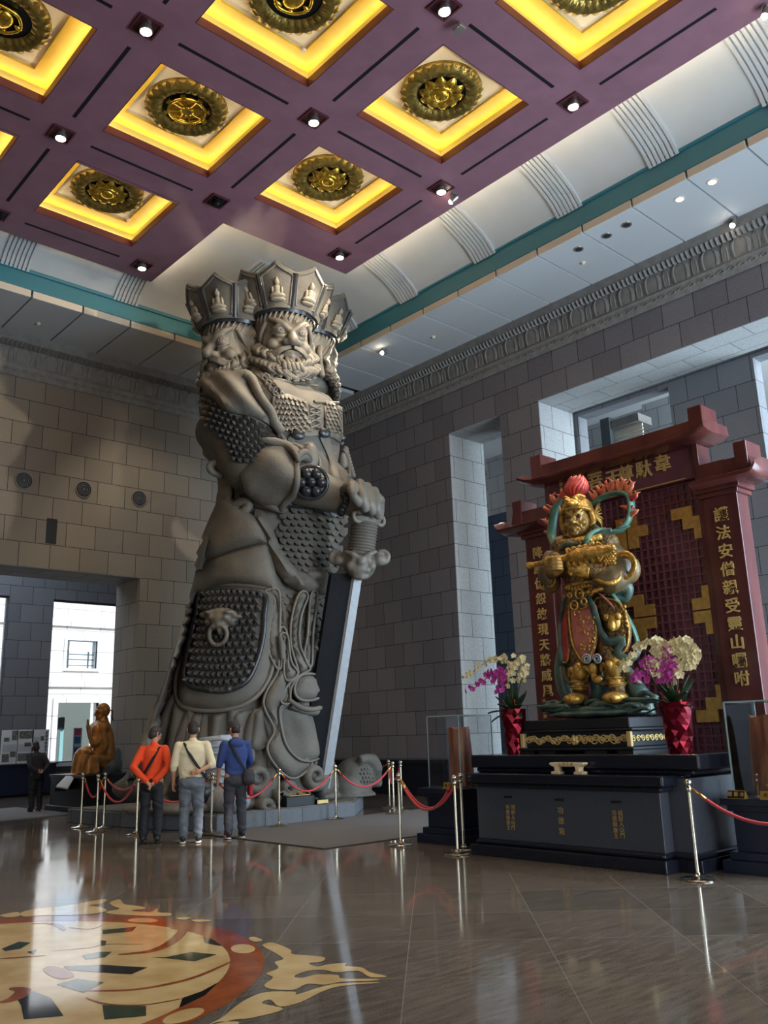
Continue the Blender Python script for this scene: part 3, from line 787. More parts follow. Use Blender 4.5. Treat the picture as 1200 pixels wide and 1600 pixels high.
for (px, py, on, lab) in ((1062, 311, 1, 'round glowing recessed light in the right soffit, lower of the bright pair'), (1113, 284, 1, 'round glowing recessed light in the right soffit, upper of the bright pair'),
                     (904, 389, 0, 'dark round recessed light in the right soffit, lowest of three'), (948, 368, 0, 'dark round recessed light in the right soffit, middle of three'), (979, 351, 0, 'dark round recessed light in the right soffit, highest of three')):
    p = onZ(px, py, ZS); r = thing('recessed_light', (p.x, p.y, ZS), lab, 'ceiling light', 'round recessed soffit lights')
    w = MB(); w.lathe([(0.07, ZS - .012), (0.1, ZS - .012), (0.105, ZS)], (p.x, p.y, 0), n=28); w.build('rim', M_cream if on else M_chrome, r, smooth=True)
    g = MB(); g.lathe([(0.0, ZS - .014), (0.07, ZS - .014), (0.07, ZS - .004)], (p.x, p.y, 0), n=24); g.build('lens', mat('soffit_lens', (1, 1, 1), emit=((1, .9, .7), 2.5)) if on else M_vent, r)
w = MB()
for (px, py, s) in ((911, 410, .035), (206 / 3.43 + 0, 505, .035), (677, 526, .035)):
    p = onZ(px, py, ZS)
    m = MB(); m.lathe([(0.0, ZS - .05), (s * .7, ZS - .05), (s * 1.2, ZS - .03), (s * 1.6, ZS)], (p.x, p.y, 0), n=16)
    tag(m.build('smoke_detector', M_cream, smooth=True, origin=(p.x, p.y, ZS)), {911: 'tiny round detector on the right soffit beside three dark recessed lights', 677: 'tiny round detector on the soffit right of the statue crown'}.get(px, 'tiny round detector on the left soffit panels'), 'smoke detector', 'detectors on the soffit')
for (px, py, lab) in ((474, 78, 'tiny sprinkler on the yellow coffer ledge near the top centre'), (200, 343, 'tiny sprinkler on the coffer ledge nearest the left wall')):
    p = onZ(px, py, ZP + .35); m = MB(); m.lathe([(0, -.03), (.035, -.03), (.05, 0)], (p.x, p.y, ZP + .35), n=14); tag(m.build('sprinkler', M_cream, smooth=True, origin=tuple(p)), lab, 'sprinkler', 'ceiling sprinklers')
# round air vents and the black plate on the left wall
for (X, Z, lab) in ((6.986, 7.43, 'round dark air nozzle on the left wall, leftmost of three'), (8.42, 7.45, 'round dark air nozzle on the left wall, middle of three'), (9.872, 7.455, 'round dark air nozzle on the left wall, rightmost of three beside the statue')):
    r = thing('air_vent', (X, YA, Z), lab, 'vent', 'round air vents on the left wall')
    w = MB(); w.lathe([(0.205, 0), (0.205, -0.03), (0.185, -0.035), (0.18, 0)], (X, YA, Z), n=40, axis='y'); w.build('rim', M_trimstone, r, smooth=True)
    w = MB(); w.lathe([(0.0, -0.01), (0.18, -0.01), (0.18, -0.002)], (X, YA, Z), n=36, axis='y')
    w.build('backing', M_black, r)
    w = MB()
    for rr in (0.14, 0.1, 0.06): w.tube([(X + rr * math.cos(t), YA - 0.03, Z + rr * math.sin(t)) for t in np.linspace(0, 2 * PI, 33)[:-1]], 0.008, 6, closed=True)
    w.ell((X, YA - .02, Z), (0.03, 0.02, 0.03)); w.build('rings', M_ring, r, smooth='all')
w = MB(); w.box(7.58, 7.83, YA - 0.012, YA, 6.02, 6.62); tag(w.build('wall_plate', M_black, origin=(7.7, YA, 6.3)), 'black upright rectangular plate on the left wall below the air vents', 'wall plate')
# ================================================================== giant stone guardian
CX, CY = 10.3, 15.2
M_stone = mat('statue_granite', srgb(98, 94, 87), rough=0.7, var=0.22, vscale=1.6, bump=0.45, bscale=38, detail=8)
M_stone2 = mat('statue_granite_smooth', srgb(106, 101, 93), rough=0.5, var=0.14, vscale=2.5, bump=0.18, bscale=60)
M_stud = mat('polished_stud_granite', srgb(84, 83, 82), rough=0.22, var=0.15, vscale=5)
M_darkst = mat('dark_polished_granite', srgb(44, 45, 50), rough=0.25, var=0.2, vscale=12)
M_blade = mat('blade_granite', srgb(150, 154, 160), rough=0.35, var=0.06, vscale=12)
M_relief = mat('relief_stone', srgb(150, 141, 124), rough=0.7, var=0.12, vscale=8)
def S(u, w, z): return V(CX + u, CY - w, z)
def spx(px, py, w): return onY(px, py, CY - w)
def superloft(rings, n=48, e=2.2):
    """rings: (z, cu, cw, a, b)"""
    w = MB(); k = len(rings)
    for (z, cu, cw, a, b) in rings:
        for j in range(n):
            t = 2 * PI * j / n; c, s_ = math.cos(t), math.sin(t)
            w.v.append(tuple(S(cu + a * math.copysign(abs(c) ** (2 / e), c), cw + b * math.copysign(abs(s_) ** (2 / e), s_), z)))
    for i in range(k - 1):
        for j in range(n): w.f.append((i * n + j, i * n + (j + 1) % n, (i + 1) * n + (j + 1) % n, (i + 1) * n + j))
    w.f.append(tuple(range(n))[::-1]); w.f.append(tuple(range((k - 1) * n, k * n)))
    return w
key = [(0.35, -.35, -.25, 1.95, 1.75), (0.9, -.33, -.22, 1.86, 1.68), (1.5, -.3, -.2, 1.78, 1.62), (2.15, -.25, -.12, 1.66, 1.58), (3.45, -.08, 0.0, 1.45, 1.42), (4.8, .0, .12, 1.3, 1.28), (5.5, .06, .2, 1.22, 1.2),
       (6.3, .1, .32, 1.15, 1.12), (6.9, .15, .42, 1.08, 1.05), (7.5, .12, .5, 1.15, 1.1), (8.1, .1, .5, 1.32, 1.15), (8.45, .08, .42, 1.42, 1.0), (8.72, .1, .34, 1.15, .85), (9.0, .15, .3, .78, .65), (9.8, .12, .35, .5, .5)]
rings = []
for a, b in zip(key, key[1:]):
    for t in range(3): rings.append(tuple(lerp(p, q, t / 3) for p, q in zip(a, b)))
rings.append(key[-1])
st = thing('guardian_statue', (CX, CY, 0.27), 'colossal grey stone many-faced guardian king with flaring crown, hands resting on an upright sword', 'statue')
bodyraw = superloft(rings)
def taper(mb, pts, rs, n=24, k=6):
    P = spline(pts, k); m = len(P); R = [interp(list(range(len(rs))), rs, i / k) for i in range(m)]
    mb.tube(P, R, n)
    mb.ell(P[0], R[0]); mb.ell(P[-1], R[-1]); return mb
# right arm (viewer's left): puffed upper sleeve, elbow, forearm to the hilt
sh_r = S(-1.05, .35, 8.35); el_r = spx(388, 722, 1.0); wr_r = spx(546, 782, 2.25)
arm = MB()
taper(arm, [sh_r, lerp(sh_r, el_r, .5) + V(-.10, -.1, 0), el_r], [.62, .72, .60])
arm.ell(lerp(sh_r, el_r, .6) + V(0, -.1, 0), (.74, .7, .75))
sh_l = S(1.0, .4, 8.5); el_l = S(.95, .85, 7.2); wr_l = spx(560, 785, 2.2)
taper(arm, [sh_l, lerp(sh_l, el_l, .5) + V(.1, 0, 0), el_l], [.5, .52, .4])
taper(arm, [el_l, lerp(el_l, wr_l, .5), wr_l], [.34, .3, .22])
arm.ell(S(.62, .95, 8.25), (.62, .55, .5)); arm.ell(S(-.35, 1.0, 8.25), (.66, .55, .5))     # chest
arm.ell(S(.15, 1.0, 6.6), (.9, .72, .85))       # belly
arm.ell(S(-.8, .5, 8.62), (.55, .55, .28)); arm.ell(S(1.0, .5, 8.7), (.6, .5, .3))
skin = MB().merge(bodyraw).merge(arm)
# train of the cloak sweeping back to the left, robe folds at the foot
for a, b, c, r0, r1 in (((330, 960), (290, 1085), (245, 1225), .3, .42), ((340, 1000), (310, 1120), (282, 1235), .4, .5)):
    P = spline([spx(*a, -.1), spx(*b, -.3), spx(*c, -.4)], 6); skin.tube(P, [lerp(r0, r1, i / 12) for i in range(13)], 14)
skin.ell(spx(235, 1232, -.3), (.5, .7, .22)); skin.ell(spx(285, 1238, .2), (.6, .7, .2))
BODY = remesh(skin, 0.085, 6)
BV = BVHTree.FromPolygons([V(v) for v in BODY.v], BODY.f)
# broad hanging folds carved into the skirts
bv = BODY.v
out = []
for x, y, z in bv:
    u, w_ = x - CX, CY - y
    if z < 5.2:
        ang = math.atan2(w_ + .1, u + .2); amp = 0.055 * min(1, (5.2 - z) / 1.5)
        k = 1 + amp * math.sin(ang * 13 + z * 0.9 + 1.5 * math.sin(z * 1.1)) + amp * .5 * math.sin(ang * 29 - z * 1.3)
        out.append((CX + u * k if abs(u) > .01 else x, CY - w_ * k, z))
    else: out.append((x, y, z))
BODY.v = out
BODY.v = [(a, b, max(c, .272)) for a, b, c in BODY.v]
body = BODY.build('robed_body', M_stone, st, smooth='all')
def hit(px, py, bvh=None, fallback=0.6):
    d = ray(px, py).normalized()
    h = (bvh or BV).ray_cast(EYE, d)
    if h[0] is None:
        # nearest silhouette point of the body
        p = spx(px, py, fallback); q = (bvh or BV).find_nearest(p)
        return p.lerp(V(q[0]), 0.0), -d
    P = V(h[0])
    if bvh is not None and bvh is FA_: n = h[1] if h[1].dot(d) < 0 else -h[1]; return P, (n * .8 - d * .3).normalized()
    rad = V(P.x - CX - .05, P.y - CY + .2, 0).normalized()
    if P.z > 6.6 and P.x < CX - .75 and P.z < 9.3: rad = (P - lerp(sh_r, el_r, min(1, max(0, (8.7 - P.z) / 2)))).normalized()
    return P, (rad * 0.75 - d * 0.55).normalized()
FA_ = None
def smoothline(pts, k=4, closed=True):
    P = [V(p[0], p[1], 0) for p in pts]
    n = len(P); out = []
    rng = range(n) if closed else range(n - 1)
    for i in rng:
        a, b, c, d = (P[(i - 1) % n], P[i], P[(i + 1) % n], P[(i + 2) % n]) if closed else (P[max(i - 1, 0)], P[i], P[i + 1], P[min(i + 2, n - 1)])
        for j in range(k):
            t = j / k; q = 0.5 * ((2 * b) + (c - a) * t + (2 * a - 5 * b + 4 * c - d) * t * t + (3 * b - a - 3 * c + d) * t ** 3)
            out.append((q.x, q.y))
    if not closed: out.append((P[-1].x, P[-1].y))
    return out
from mathutils.geometry import delaunay_2d_cdt, intersect_point_tri_2d
def inpoly(p, P):
    x, y = p; r = False; j = len(P) - 1
    for i in range(len(P)):
        if (P[i][1] > y) != (P[j][1] > y) and x < (P[j][0] - P[i][0]) * (y - P[i][1]) / (P[j][1] - P[i][1]) + P[i][0]: r = not r
        j = i
    return r
def edist(p, P):
    best = 1e9; n = len(P)
    for i in range(n):
        ax, ay = P[i]; bx, by = P[(i + 1) % n]; dx, dy = bx - ax, by - ay; L = dx * dx + dy * dy or 1e-9
        t = max(0, min(1, ((p[0] - ax) * dx + (p[1] - ay) * dy) / L)); best = min(best, math.hypot(p[0] - ax - t * dx, p[1] - ay - t * dy))
    return best
def relief(poly, th, step=7, smooth=True, bulge=None, fold=None, bvh=None, sink=.12, hf=None, fb=.6):
    """thick plate lying on the body inside an outline; bulge: extra height away from the edge; fold: (dirx,diry,freq,amp)"""
    P = smoothline(poly) if smooth else poly
    xs = [p[0] for p in P]; ys = [p[1] for p in P]
    pts = [V(*p) for p in P]; nb = len(pts); ed = [(i, (i + 1) % nb) for i in range(nb)]
    y = min(ys) + step / 2; row = 0
    while y < max(ys):
        x = min(xs) + (step / 2 if row % 2 else 0)
        while x < max(xs):
            if inpoly((x, y), P) and edist((x, y), P) > step * .55: pts.append(V(x, y))
            x += step
        y += step * .87; row += 1
    r = delaunay_2d_cdt([Vector((p.x, p.y)) for p in pts] if False else [Vector(tuple(p)[:2]) for p in pts], ed, [], 1, 1e-4)
    v2, faces = r[0], r[2]
    F = []; B = []
    for p in v2:
        h, n = (hf or hit)(p.x, p.y, bvh) if hf is None else hf(p.x, p.y)
        e = edist((p.x, p.y), P); t = min(1, e / 9.0)
        k = th * (0.55 + 0.45 * math.sin(t * PI / 2))
        if bulge: k += bulge * (1 - (1 - min(1, e / 30.0)) ** 2)
        if fold: k += fold[3] * math.sin((p.x * fold[0] + p.y * fold[1]) * fold[2]) * min(1, e / 8)
        F.append(h + n * k); B.append(h - n * sink)
    m = MB(); k = len(F); fs = [tuple(f) for f in faces if len(f) >= 3]
    cnt = {}
    for f in fs:
        for i in range(len(f)): a, b = f[i], f[(i + 1) % len(f)]; cnt[(a, b)] = 1
    side = [(a, b) for (a, b) in cnt if (b, a) not in cnt]
    m.add(F + B, fs + [tuple(k + i for i in f)[::-1] for f in fs] + [(b, a, k + a, k + b) for a, b in side])
    return m
def rim_of(poly, th, r, bvh=None, smooth=True):
    P = smoothline(poly) if smooth else poly
    Q = [hit(p[0], p[1], bvh) for p in P]; pts = [h + n * (th * .75) for h, n in Q]
    for _ in range(2): pts = [(pts[i - 1] + pts[i] * 2 + pts[(i + 1) % len(pts)]) / 4 for i in range(len(pts))]
    return MB().tube(pts, r, 8, closed=True)
def line(pts, r, lift=0.05, k=5, n=8, flat=None, smooth=True, bvh=None, taperend=False):
    P = smoothline(pts, k, False) if smooth else pts
    Q = []
    for p in P:
        h, nn = hit(p[0], p[1], bvh); Q.append(h + nn * lift)
    for _ in range(2): Q = [Q[0]] + [(Q[i - 1] + Q[i] * 2 + Q[i + 1]) / 4 for i in range(1, len(Q) - 1)] + [Q[-1]]
    rr = r if not taperend else [r * (0.25 + 0.75 * math.sin(PI * (i + .5) / len(Q)) ** .6) for i in range(len(Q))]
    return MB().tube(Q, rr, n, flat=flat)
def patchfn(top, bot, left=None, right=None):
    T = lambda L, t: (interp([i / (len(L) - 1) for i in range(len(L))], [p[0] for p in L], t), interp([i / (len(L) - 1) for i in range(len(L))], [p[1] for p in L], t))
    def f(u, v):
        a = T(top, u); b = T(bot, u); x = lerp(a[0], b[0], v); y = lerp(a[1], b[1], v)
        if left and right:
            l = T(left, v); r = T(right, v); tl = T(top, 0); tr = T(top, 1); bl = T(bot, 0); br = T(bot, 1)
            x += lerp(l[0], r[0], u) - lerp(lerp(tl[0], tr[0], u), lerp(bl[0], br[0], u), v); y += lerp(l[1], r[1], u) - lerp(lerp(tl[1], tr[1], u), lerp(bl[1], br[1], u), v)
        return x, y
    return f
def studs(fn, nu, nv, h, lift, inside=None, bvh=None):
    """rows of four-sided pyramids, alternate rows shifted by half"""
    m = MB(); cache = {}
    def H(a, b):
        k = (round(a * 4), round(b * 4))
        if k not in cache: cache[k] = hit(*fn(min(max(a / nu, 0), 1), min(max(b / nv, 0), 1)), bvh)
        return cache[k]
    for j in range(nv):
        off = 0.5 if j % 2 else 0
        for i in range(nu - (1 if off else 0)):
            a = i + off
            cpx = fn((a + .5) / nu, (j + .5) / nv)
            if inside and not inpoly(cpx, inside): continue
            q = [H(a, j), H(a + 1, j), H(a + 1, j + 1), H(a, j + 1)]
            P = [p + n * lift for p, n in q]; c = sum(P, V(0, 0, 0)) / 4; n = sum((n for _, n in q), V(0, 0, 0)).normalized()
            P = [c + (p - c) * .96 for p in P]
            m.add(P + [c + n * h] + [p - n * .12 for p in P], [(0, 1, 4), (1, 2, 4), (2, 3, 4), (3, 0, 4), (0, 5, 6, 1), (1, 6, 7, 2), (2, 7, 8, 3), (3, 8, 5, 0)])
    return m
def scales(fn, nu, nv, h, lift, inside=None, bvh=None):
    """overlapping rounded scales; each lifts towards its lower lip"""
    m = MB()
    for j in range(nv):
        off = 0.5 if j % 2 else 0
        for i in range(nu + 1):
            a = (i + off - .5)
            cpx = fn(min(max((a + .5) / nu, 0), 1), (j + .5) / nv)
            if inside and not inpoly(cpx, inside): continue
            if a + .5 > nu: continue
            rows = []
            for (tv, wd, hh) in ((-.35, .5, .0), (.25, .52, .35), (.7, .46, .7), (1.0, .28, 1.0)):
                for tu in (-1, -.5, 0, .5, 1):
                    uu = min(max((a + .5 + tu * wd) / nu, 0), 1); vv = min(max((j + tv + (.18 * (1 - tu * tu) if tv > .5 else 0)) / nv, 0), 1)
                    p, n = hit(*fn(uu, vv), bvh); rows.append(p + n * (lift + h * hh * (1 - .25 * tu * tu)))
            b = len(m.v); m.v += [tuple(p) for p in rows]
            for r in range(3):
                for c in range(4): m.f.append((b + r * 5 + c, b + r * 5 + c + 1, b + (r + 1) * 5 + c + 1, b + (r + 1) * 5 + c))
            # lip
            lip = []
            for c in range(5):
                p = V(rows[15 + c]); q = hit(*fn(min(max((a + .5 + (-1, -.5, 0, .5, 1)[c] * .28) / nu, 0), 1), min(max((j + 1.02 + .18 * (1 - (-1, -.5, 0, .5, 1)[c] ** 2)) / nv, 0), 1)), bvh); lip.append(tuple(q[0] - q[1] * .03))
            b2 = len(m.v); m.v += lip
            for c in range(4): m.f.append((b + 15 + c, b + 16 + c, b2 + c + 1, b2 + c))
    return m
c4 = lambda L: [(280 + x / 3.53, 560 + y / 3.53) for x, y in L]
c5 = lambda L: [(250 + x / 3.243, 880 + y / 3.243) for x, y in L]
def P_(name, mb, m=None, **k):
    mb.v = [(a, b, max(c, .272)) for a, b, c in mb.v]
    return mb.build(name, m or M_stone, st, smooth=k.pop('smooth', 50), **k)

# --- coat skirts, layer by layer
hem_a = relief([(350, 770), (380, 795), (405, 815), (418, 850), (400, 852), (365, 862), (335, 876), (313, 893), (318, 862), (332, 820), (344, 790)], .30, bulge=.05)
hem_b = relief([(318, 880), (345, 868), (400, 850), (420, 852), (428, 885), (434, 928), (412, 920), (375, 912), (335, 918), (304, 938), (308, 910)], .2, bulge=.05)
P_('hip_skirt_layer', hem_b, label='lower of the two broad plain hip layers'); P_('hip_skirt_layer', hem_a, label='upper of the two broad plain hip layers')
flap = relief([(322, 916), (412, 918), (432, 930), (436, 960), (430, 1010), (424, 1050), (408, 1082), (380, 1103), (340, 1111), (300, 1108), (283, 1095), (281, 1060), (292, 1010), (305, 960)], .14, bulge=.1, step=8)
P_('thigh_flap', flap)
flap_poly = [(322, 916), (412, 918), (432, 930), (436, 960), (430, 1010), (424, 1050), (408, 1082), (380, 1103), (340, 1111), (300, 1108), (283, 1095), (281, 1060), (292, 1010), (305, 960)]
P_('flap_hem', rim_of(flap_poly, .16, .045), M_stone2, smooth='all')
FL = BVHTree.FromPolygons([V(v) for v in flap.v], flap.f)
inner = smoothline([(322, 924), (408, 926), (413, 960), (410, 1000), (399, 1040), (384, 1066), (355, 1079), (318, 1077), (294, 1068), (290, 1048), (298, 1008), (309, 960)])
fn = patchfn([(318, 922), (345, 919), (375, 919), (412, 924)], [(284, 1078), (320, 1084), (350, 1084), (398, 1076)])
P_('thigh_scale_panel', studs(fn, 11, 14, .15, .03, inside=inner, bvh=FL), M_stud, smooth=False)
mb = MB(); pts = inner + [inner[0]]
Q = [hit(p[0], p[1], FL) for p in inner]; mb.tube([p + n * .04 for p, n in Q], .055, 8, closed=True); P_('panel_border', mb, M_darkst)
mk = MB()
def bump(mb, px, py, r, bvh=None, lift=0, flat=None):
    p, n = hit(px, py, bvh); z = n; x = V(0, 0, 1).cross(z).normalized(); y = z.cross(x)
    M = Matrix((x, y, z)).transposed()
    mb.ell(p + n * lift, r if hasattr(r, '__len__') else (r, r, r * .7), M, n=14, m=8)
for (x, y, r) in ((347, 960, (.30, .13, .14)), (347, 968, (.2, .12, .2)), (347, 978, (.12, .1, .2)), (337, 966, (.09, .08, .2)), (357, 966, (.09, .08, .2)), (333, 958, (.13, .05, .22)), (361, 958, (.13, .05, .22)), (330, 972, (.1, .09, .1)), (364, 972, (.1, .09, .1)), (340, 981, (.06, .05, .2)), (354, 981, (.06, .05, .2)), (324, 962, (.12, .05, .1)), (371, 964, (.12, .05, .1)), (347, 986, (.05, .1, .16))): bump(mk, x, y, r, FL, .08)
pp, nn_ = hit(345, 992, FL); 
for k in range(1):
    X = V(0, 0, 1).cross(nn_).normalized(); Y = nn_.cross(X)
    mk.tube([pp + nn_ * .16 + X * .17 * math.cos(t) + Y * .2 * math.sin(t) for t in np.linspace(0, 2 * PI, 21)[:-1]], .045, 8, closed=True)
P_('beast_clasp', remesh(mk, .025, 2), M_stone2, smooth='all')

# belly of fish scales, with the sashes crossing it
bel = smoothline([(452, 796), (500, 800), (538, 804), (536, 850), (531, 885), (512, 898), (478, 896), (450, 886), (432, 850), (436, 820)])
fn = patchfn([(425, 792), (480, 792), (545, 800)], [(425, 895), (480, 905), (540, 903)])
P_('belly_scales', scales(fn, 10, 11, .15, .02, inside=bel), M_stone, smooth=30)
fn = patchfn([(430, 920), (470, 925), (510, 925)], [(430, 995), (470, 1000), (505, 1000)])
P_('skirt_scales', scales(fn, 7, 7, .07, .02), M_stone, smooth=30)
fn = patchfn([(460, 1075), (490, 1065), (512, 1040)], [(465, 1105), (495, 1100), (520, 1080)])
P_('skirt_scales', scales(fn, 5, 3, .07, .02), M_stone, smooth=30)
sash = relief([(402, 797), (418, 806), (428, 832), (440, 862), (462, 888), (490, 903), (500, 925), (478, 928), (450, 915), (430, 890), (420, 862), (408, 836), (398, 812)], .2, bulge=.1, fold=(0.8, -0.6, .45, .045))
P_('swag_sash', sash)
P_('swag_sash', relief(c4([(700, 1180), (760, 1170), (830, 1200), (860, 1260), (870, 1310), (760, 1300), (720, 1250)]), .22, fold=(1, 0, .8, .04)))
# long scarf and lower robe hanging from the belt
def cloth(name, poly, th, bulge, r=.026, fold=None, step=7):
    P_(name, relief(poly, th, bulge=bulge, fold=fold, step=step)); P_(name + '_hem', rim_of(poly, th + .02, r), M_stone2, smooth='all')
cloth('long_scarf', c5([(600, 330), (640, 360), (640, 560), (650, 700), (600, 730), (612, 850), (640, 940), (700, 1000), (760, 1010), (690, 1085), (640, 1085), (585, 1030), (545, 960), (548, 910), (580, 850), (545, 770), (522, 700), (560, 610), (598, 540)]), .2, .04)
cloth('lower_robe', c5([(655, 720), (720, 745), (800, 755), (840, 780), (850, 900), (830, 960), (760, 1005), (690, 990), (640, 930), (615, 840), (610, 740)]), .1, .05, .026, fold=(1, -.25, .14, .05))
cloth('long_scarf', c5([(525, 150), (590, 130), (605, 200), (600, 380), (612, 500), (596, 545), (560, 480), (535, 400), (545, 290), (585, 190)]), .2, .03, .026)
for L in ([(690, 150), (735, 165), (700, 260), (690, 400), (720, 490), (745, 540), (690, 570), (650, 640), (650, 710), (612, 712), (608, 680), (645, 610), (690, 560), (655, 440), (652, 300)],
          [(745, 150), (775, 155), (765, 260), (752, 370), (748, 540), (712, 470), (728, 380), (735, 260)],
          [(600, 365), (640, 365), (650, 500), (690, 560), (640, 600), (620, 560), (620, 420)]):
    cloth('ribbon', c5(L), .24, .03, .024, step=6)
cloth('round_sash_end', c5([(690, 575), (740, 560), (800, 570), (830, 500), (838, 570), (815, 650), (770, 690), (715, 698), (680, 680), (668, 635)]), .24, .02, .028, fold=(1, 1, .1, .03))
P_('scarf_hem', line(c5([(655, 715), (720, 745), (790, 750), (850, 705), (865, 630)]), .09, .12), M_stone)
P_('scarf_hem', line(c5([(640, 690), (700, 735), (770, 740), (830, 700), (850, 640)]), .05, .2), M_stone)
for L, r in (([(612, 490), (606, 420), (600, 372)], .045), ([(770, 395), (790, 415), (775, 445), (758, 425)], .035)):
    P_('cord', line(c5(L), r, .25))
# raised edges that read as cloth folds
fo = MB()
for L, r in (([(345, 800), (330, 850), (316, 885)], .05), ([(400, 1108), (388, 1150), (395, 1190)], .1), ([(372, 1112), (362, 1160), (350, 1200)], .1), ([(300, 1112), (285, 1160), (262, 1215)], .14), ([(322, 1114), (318, 1165), (322, 1215)], .12),
             ([(282, 1080), (262, 1130), (240, 1200)], .16), ([(298, 960), (282, 1020), (262, 1085), (232, 1150), (212, 1215)], .14), ([(405, 1110), (425, 1150), (420, 1200)], .09), ([(520, 930), (523, 1000), (518, 1060), (522, 1130)], .07),
             ([(440, 940), (446, 1000), (440, 1050)], .07), ([(500, 1120), (508, 1160), (490, 1195)], .07)):
    P_('robe_fold', line(L, r, .03, taperend=True), M_stone, smooth='all')
P_('rear_robe', relief([(283, 1070), (290, 1108), (330, 1113), (400, 1108), (424, 1090), (428, 1120), (418, 1165), (380, 1175), (340, 1165), (300, 1180), (250, 1210), (225, 1235), (205, 1238), (232, 1165), (262, 1100)], .10, fold=(1, .15, .2, .08), step=5))
P_('cloak_train', relief([(306, 925), (300, 960), (288, 1010), (282, 1060), (258, 1110), (240, 1150), (222, 1235), (202, 1240), (206, 1195), (228, 1150), (250, 1100), (262, 1060), (280, 990), (296, 940)], .14, fold=(1, .4, .3, .05), step=5))

# --- chest armour
fn = patchfn(c4([(505, 190), (600, 195), (710, 235)]), c4([(505, 420), (600, 430), (730, 400)]))
P_('chest_scales', scales(fn, 9, 8, .09, .02, inside=smoothline(c4([(540, 205), (620, 205), (695, 235), (700, 300), (725, 380), (715, 405), (620, 420), (560, 380), (520, 320), (525, 250)]))), M_stone2, smooth=30)
fn = patchfn(c4([(800, 230), (850, 240), (900, 270)]), c4([(800, 410), (850, 410), (905, 430)]))
P_('chest_scales', scales(fn, 5, 8, .09, .02), M_stone2, smooth=30)
x = MB()
for a, b in (((690, 235), (728, 400)), ((800, 270), (808, 400)), ((520, 215), (515, 330)), ((430, 95), (555, 210)), ((455, 90), (575, 200)), ((370, 85), (600, 130)), ((600, 130), (760, 150)), ((740, 240), (880, 245))): x.merge(line(c4([a, lerp(V(*a, 0), V(*b, 0), .5)[:2], b]), .035, .03))
for k in range(4):
    y0 = 260 + k * 34; x.merge(line(c4([(712, y0), (775, y0 + 28)]), .022, .05, smooth=False)); x.merge(line(c4([(775, y0), (716, y0 + 28)]), .022, .05, smooth=False))
for k in range(4):
    p, n = hit(*c4([(478 + k * 20, 115 + k * 24)])[0]); X = V(0, 0, 1).cross(n).normalized(); Y = n.cross(X)
    x.tube([p + n * .05 + X * .08 * math.cos(t) + Y * .1 * math.sin(t) for t in np.linspace(0, 2 * PI, 15)[:-1]], .025, 6, closed=True)
P_('armour_straps', x, M_stone2)
P_('waist_belt', relief(c4([(600, 440), (660, 408), (760, 398), (860, 412), (905, 445), (900, 478), (840, 440), (760, 428), (680, 438), (612, 470)]), .12, step=5), M_stone2)
for q in ((648, 428), (785, 415), (885, 438)):
    x = MB(); bump(x, *c4([q])[0], (.14, .11, .05), None, .13); P_('belt_boss', x, M_darkst, smooth='all')
P_('front_strap', relief(c4([(770, 432), (815, 428), (850, 560), (880, 690), (828, 668), (822, 560)]), .09, step=5), M_stone2)
for q, r in (((720, 560), (.18, .36, .1)), ((905, 600), (.12, .34, .1))):
    x = MB(); bump(x, *c4([q])[0], r, None, .03); P_('waist_medallion', x, M_stone2, smooth='all')
x = MB(); x.merge(line(c4([(655, 490), (720, 500), (765, 560), (768, 620)]), .04, .06)); x.merge(line(c4([(905, 500), (938, 560), (930, 660)]), .04, .06)); P_('waist_medallion_rim', x, M_stone2)
# chain hanging at the far side of the waist
x = MB()
for k in range(9): bump(x, *c4([(918 + k * 5, 500 + k * 18)])[0], .07, None, .05)
P_('side_chain', x, M_stone2, smooth='all')
# lower belt, loop, back bow
P_('hip_belt', relief(c4([(345, 745), (520, 770), (700, 800), (890, 850), (890, 885), (700, 840), (520, 820), (380, 800)]), .14, step=6), M_darkst)
x = MB(); x.merge(line(c4([(255, 880), (300, 905), (350, 870), (395, 810), (360, 800), (290, 840), (250, 870)]), .1, .15)); P_('belt_loop', x)
x = MB(); q = [spx(*c, .45) for c in ((322, 692), (336, 683), (348, 700), (345, 722), (350, 735))]
x.tube(spline(q, 5), [.22, .3, .36, .42, .5, .5, .45, .42, .4, .35, .3, .28, .25, .24, .22, .22, .2, .2, .18, .18, .18], 16); x.tube([spx(343, 733, .7) + V(.25 * math.cos(t), 0, .13 * math.sin(t)) for t in np.linspace(0, 2 * PI, 17)[:-1]], .07, 8, closed=True)
x.tube(spline([spx(350, 738, .5), spx(352, 770, .45), spx(346, 800, .5)], 5), [.25] * 11, 10, flat=(1, .4)); P_('back_bow', remesh(x, .05, 2), M_stone, smooth='all')

# --- right sleeve: cape over the shoulder, studded sleeve, rolled cuff, forearm guard
P_('shoulder_cape', relief(c4([(115, 165), (150, 110), (260, 72), (380, 75), (420, 130), (380, 150), (430, 230), (500, 330), (560, 410), (600, 470), (560, 450), (500, 380), (420, 330), (330, 310), (250, 290), (180, 220), (120, 205)]), .14, bulge=.12, fold=(.75, -.65, .24, .05), step=5), M_stone)
P_('cape_knot', line(c4([(345, 120), (385, 150), (430, 240), (490, 320), (560, 420)]), .1, .2), M_stone, smooth='all')
ins = smoothline(c4([(120, 205), (180, 225), (250, 292), (330, 315), (430, 345), (500, 390), (560, 455), (598, 480), (540, 530), (440, 570), (330, 575), (285, 555), (265, 480), (220, 430), (150, 360), (118, 270)]))
fn = patchfn(c4([(100, 160), (330, 260), (620, 440)]), c4([(160, 560), (330, 610), (600, 600)]))
P_('studded_sleeve', studs(fn, 14, 11, .13, .03, inside=ins), M_stud, smooth=False)
cuff = MB(); cc = spx(402, 733, 1.15); axis = (wr_r - cc).normalized()
e1 = axis.cross(V(0, 0, 1)).normalized(); e2 = e1.cross(axis)
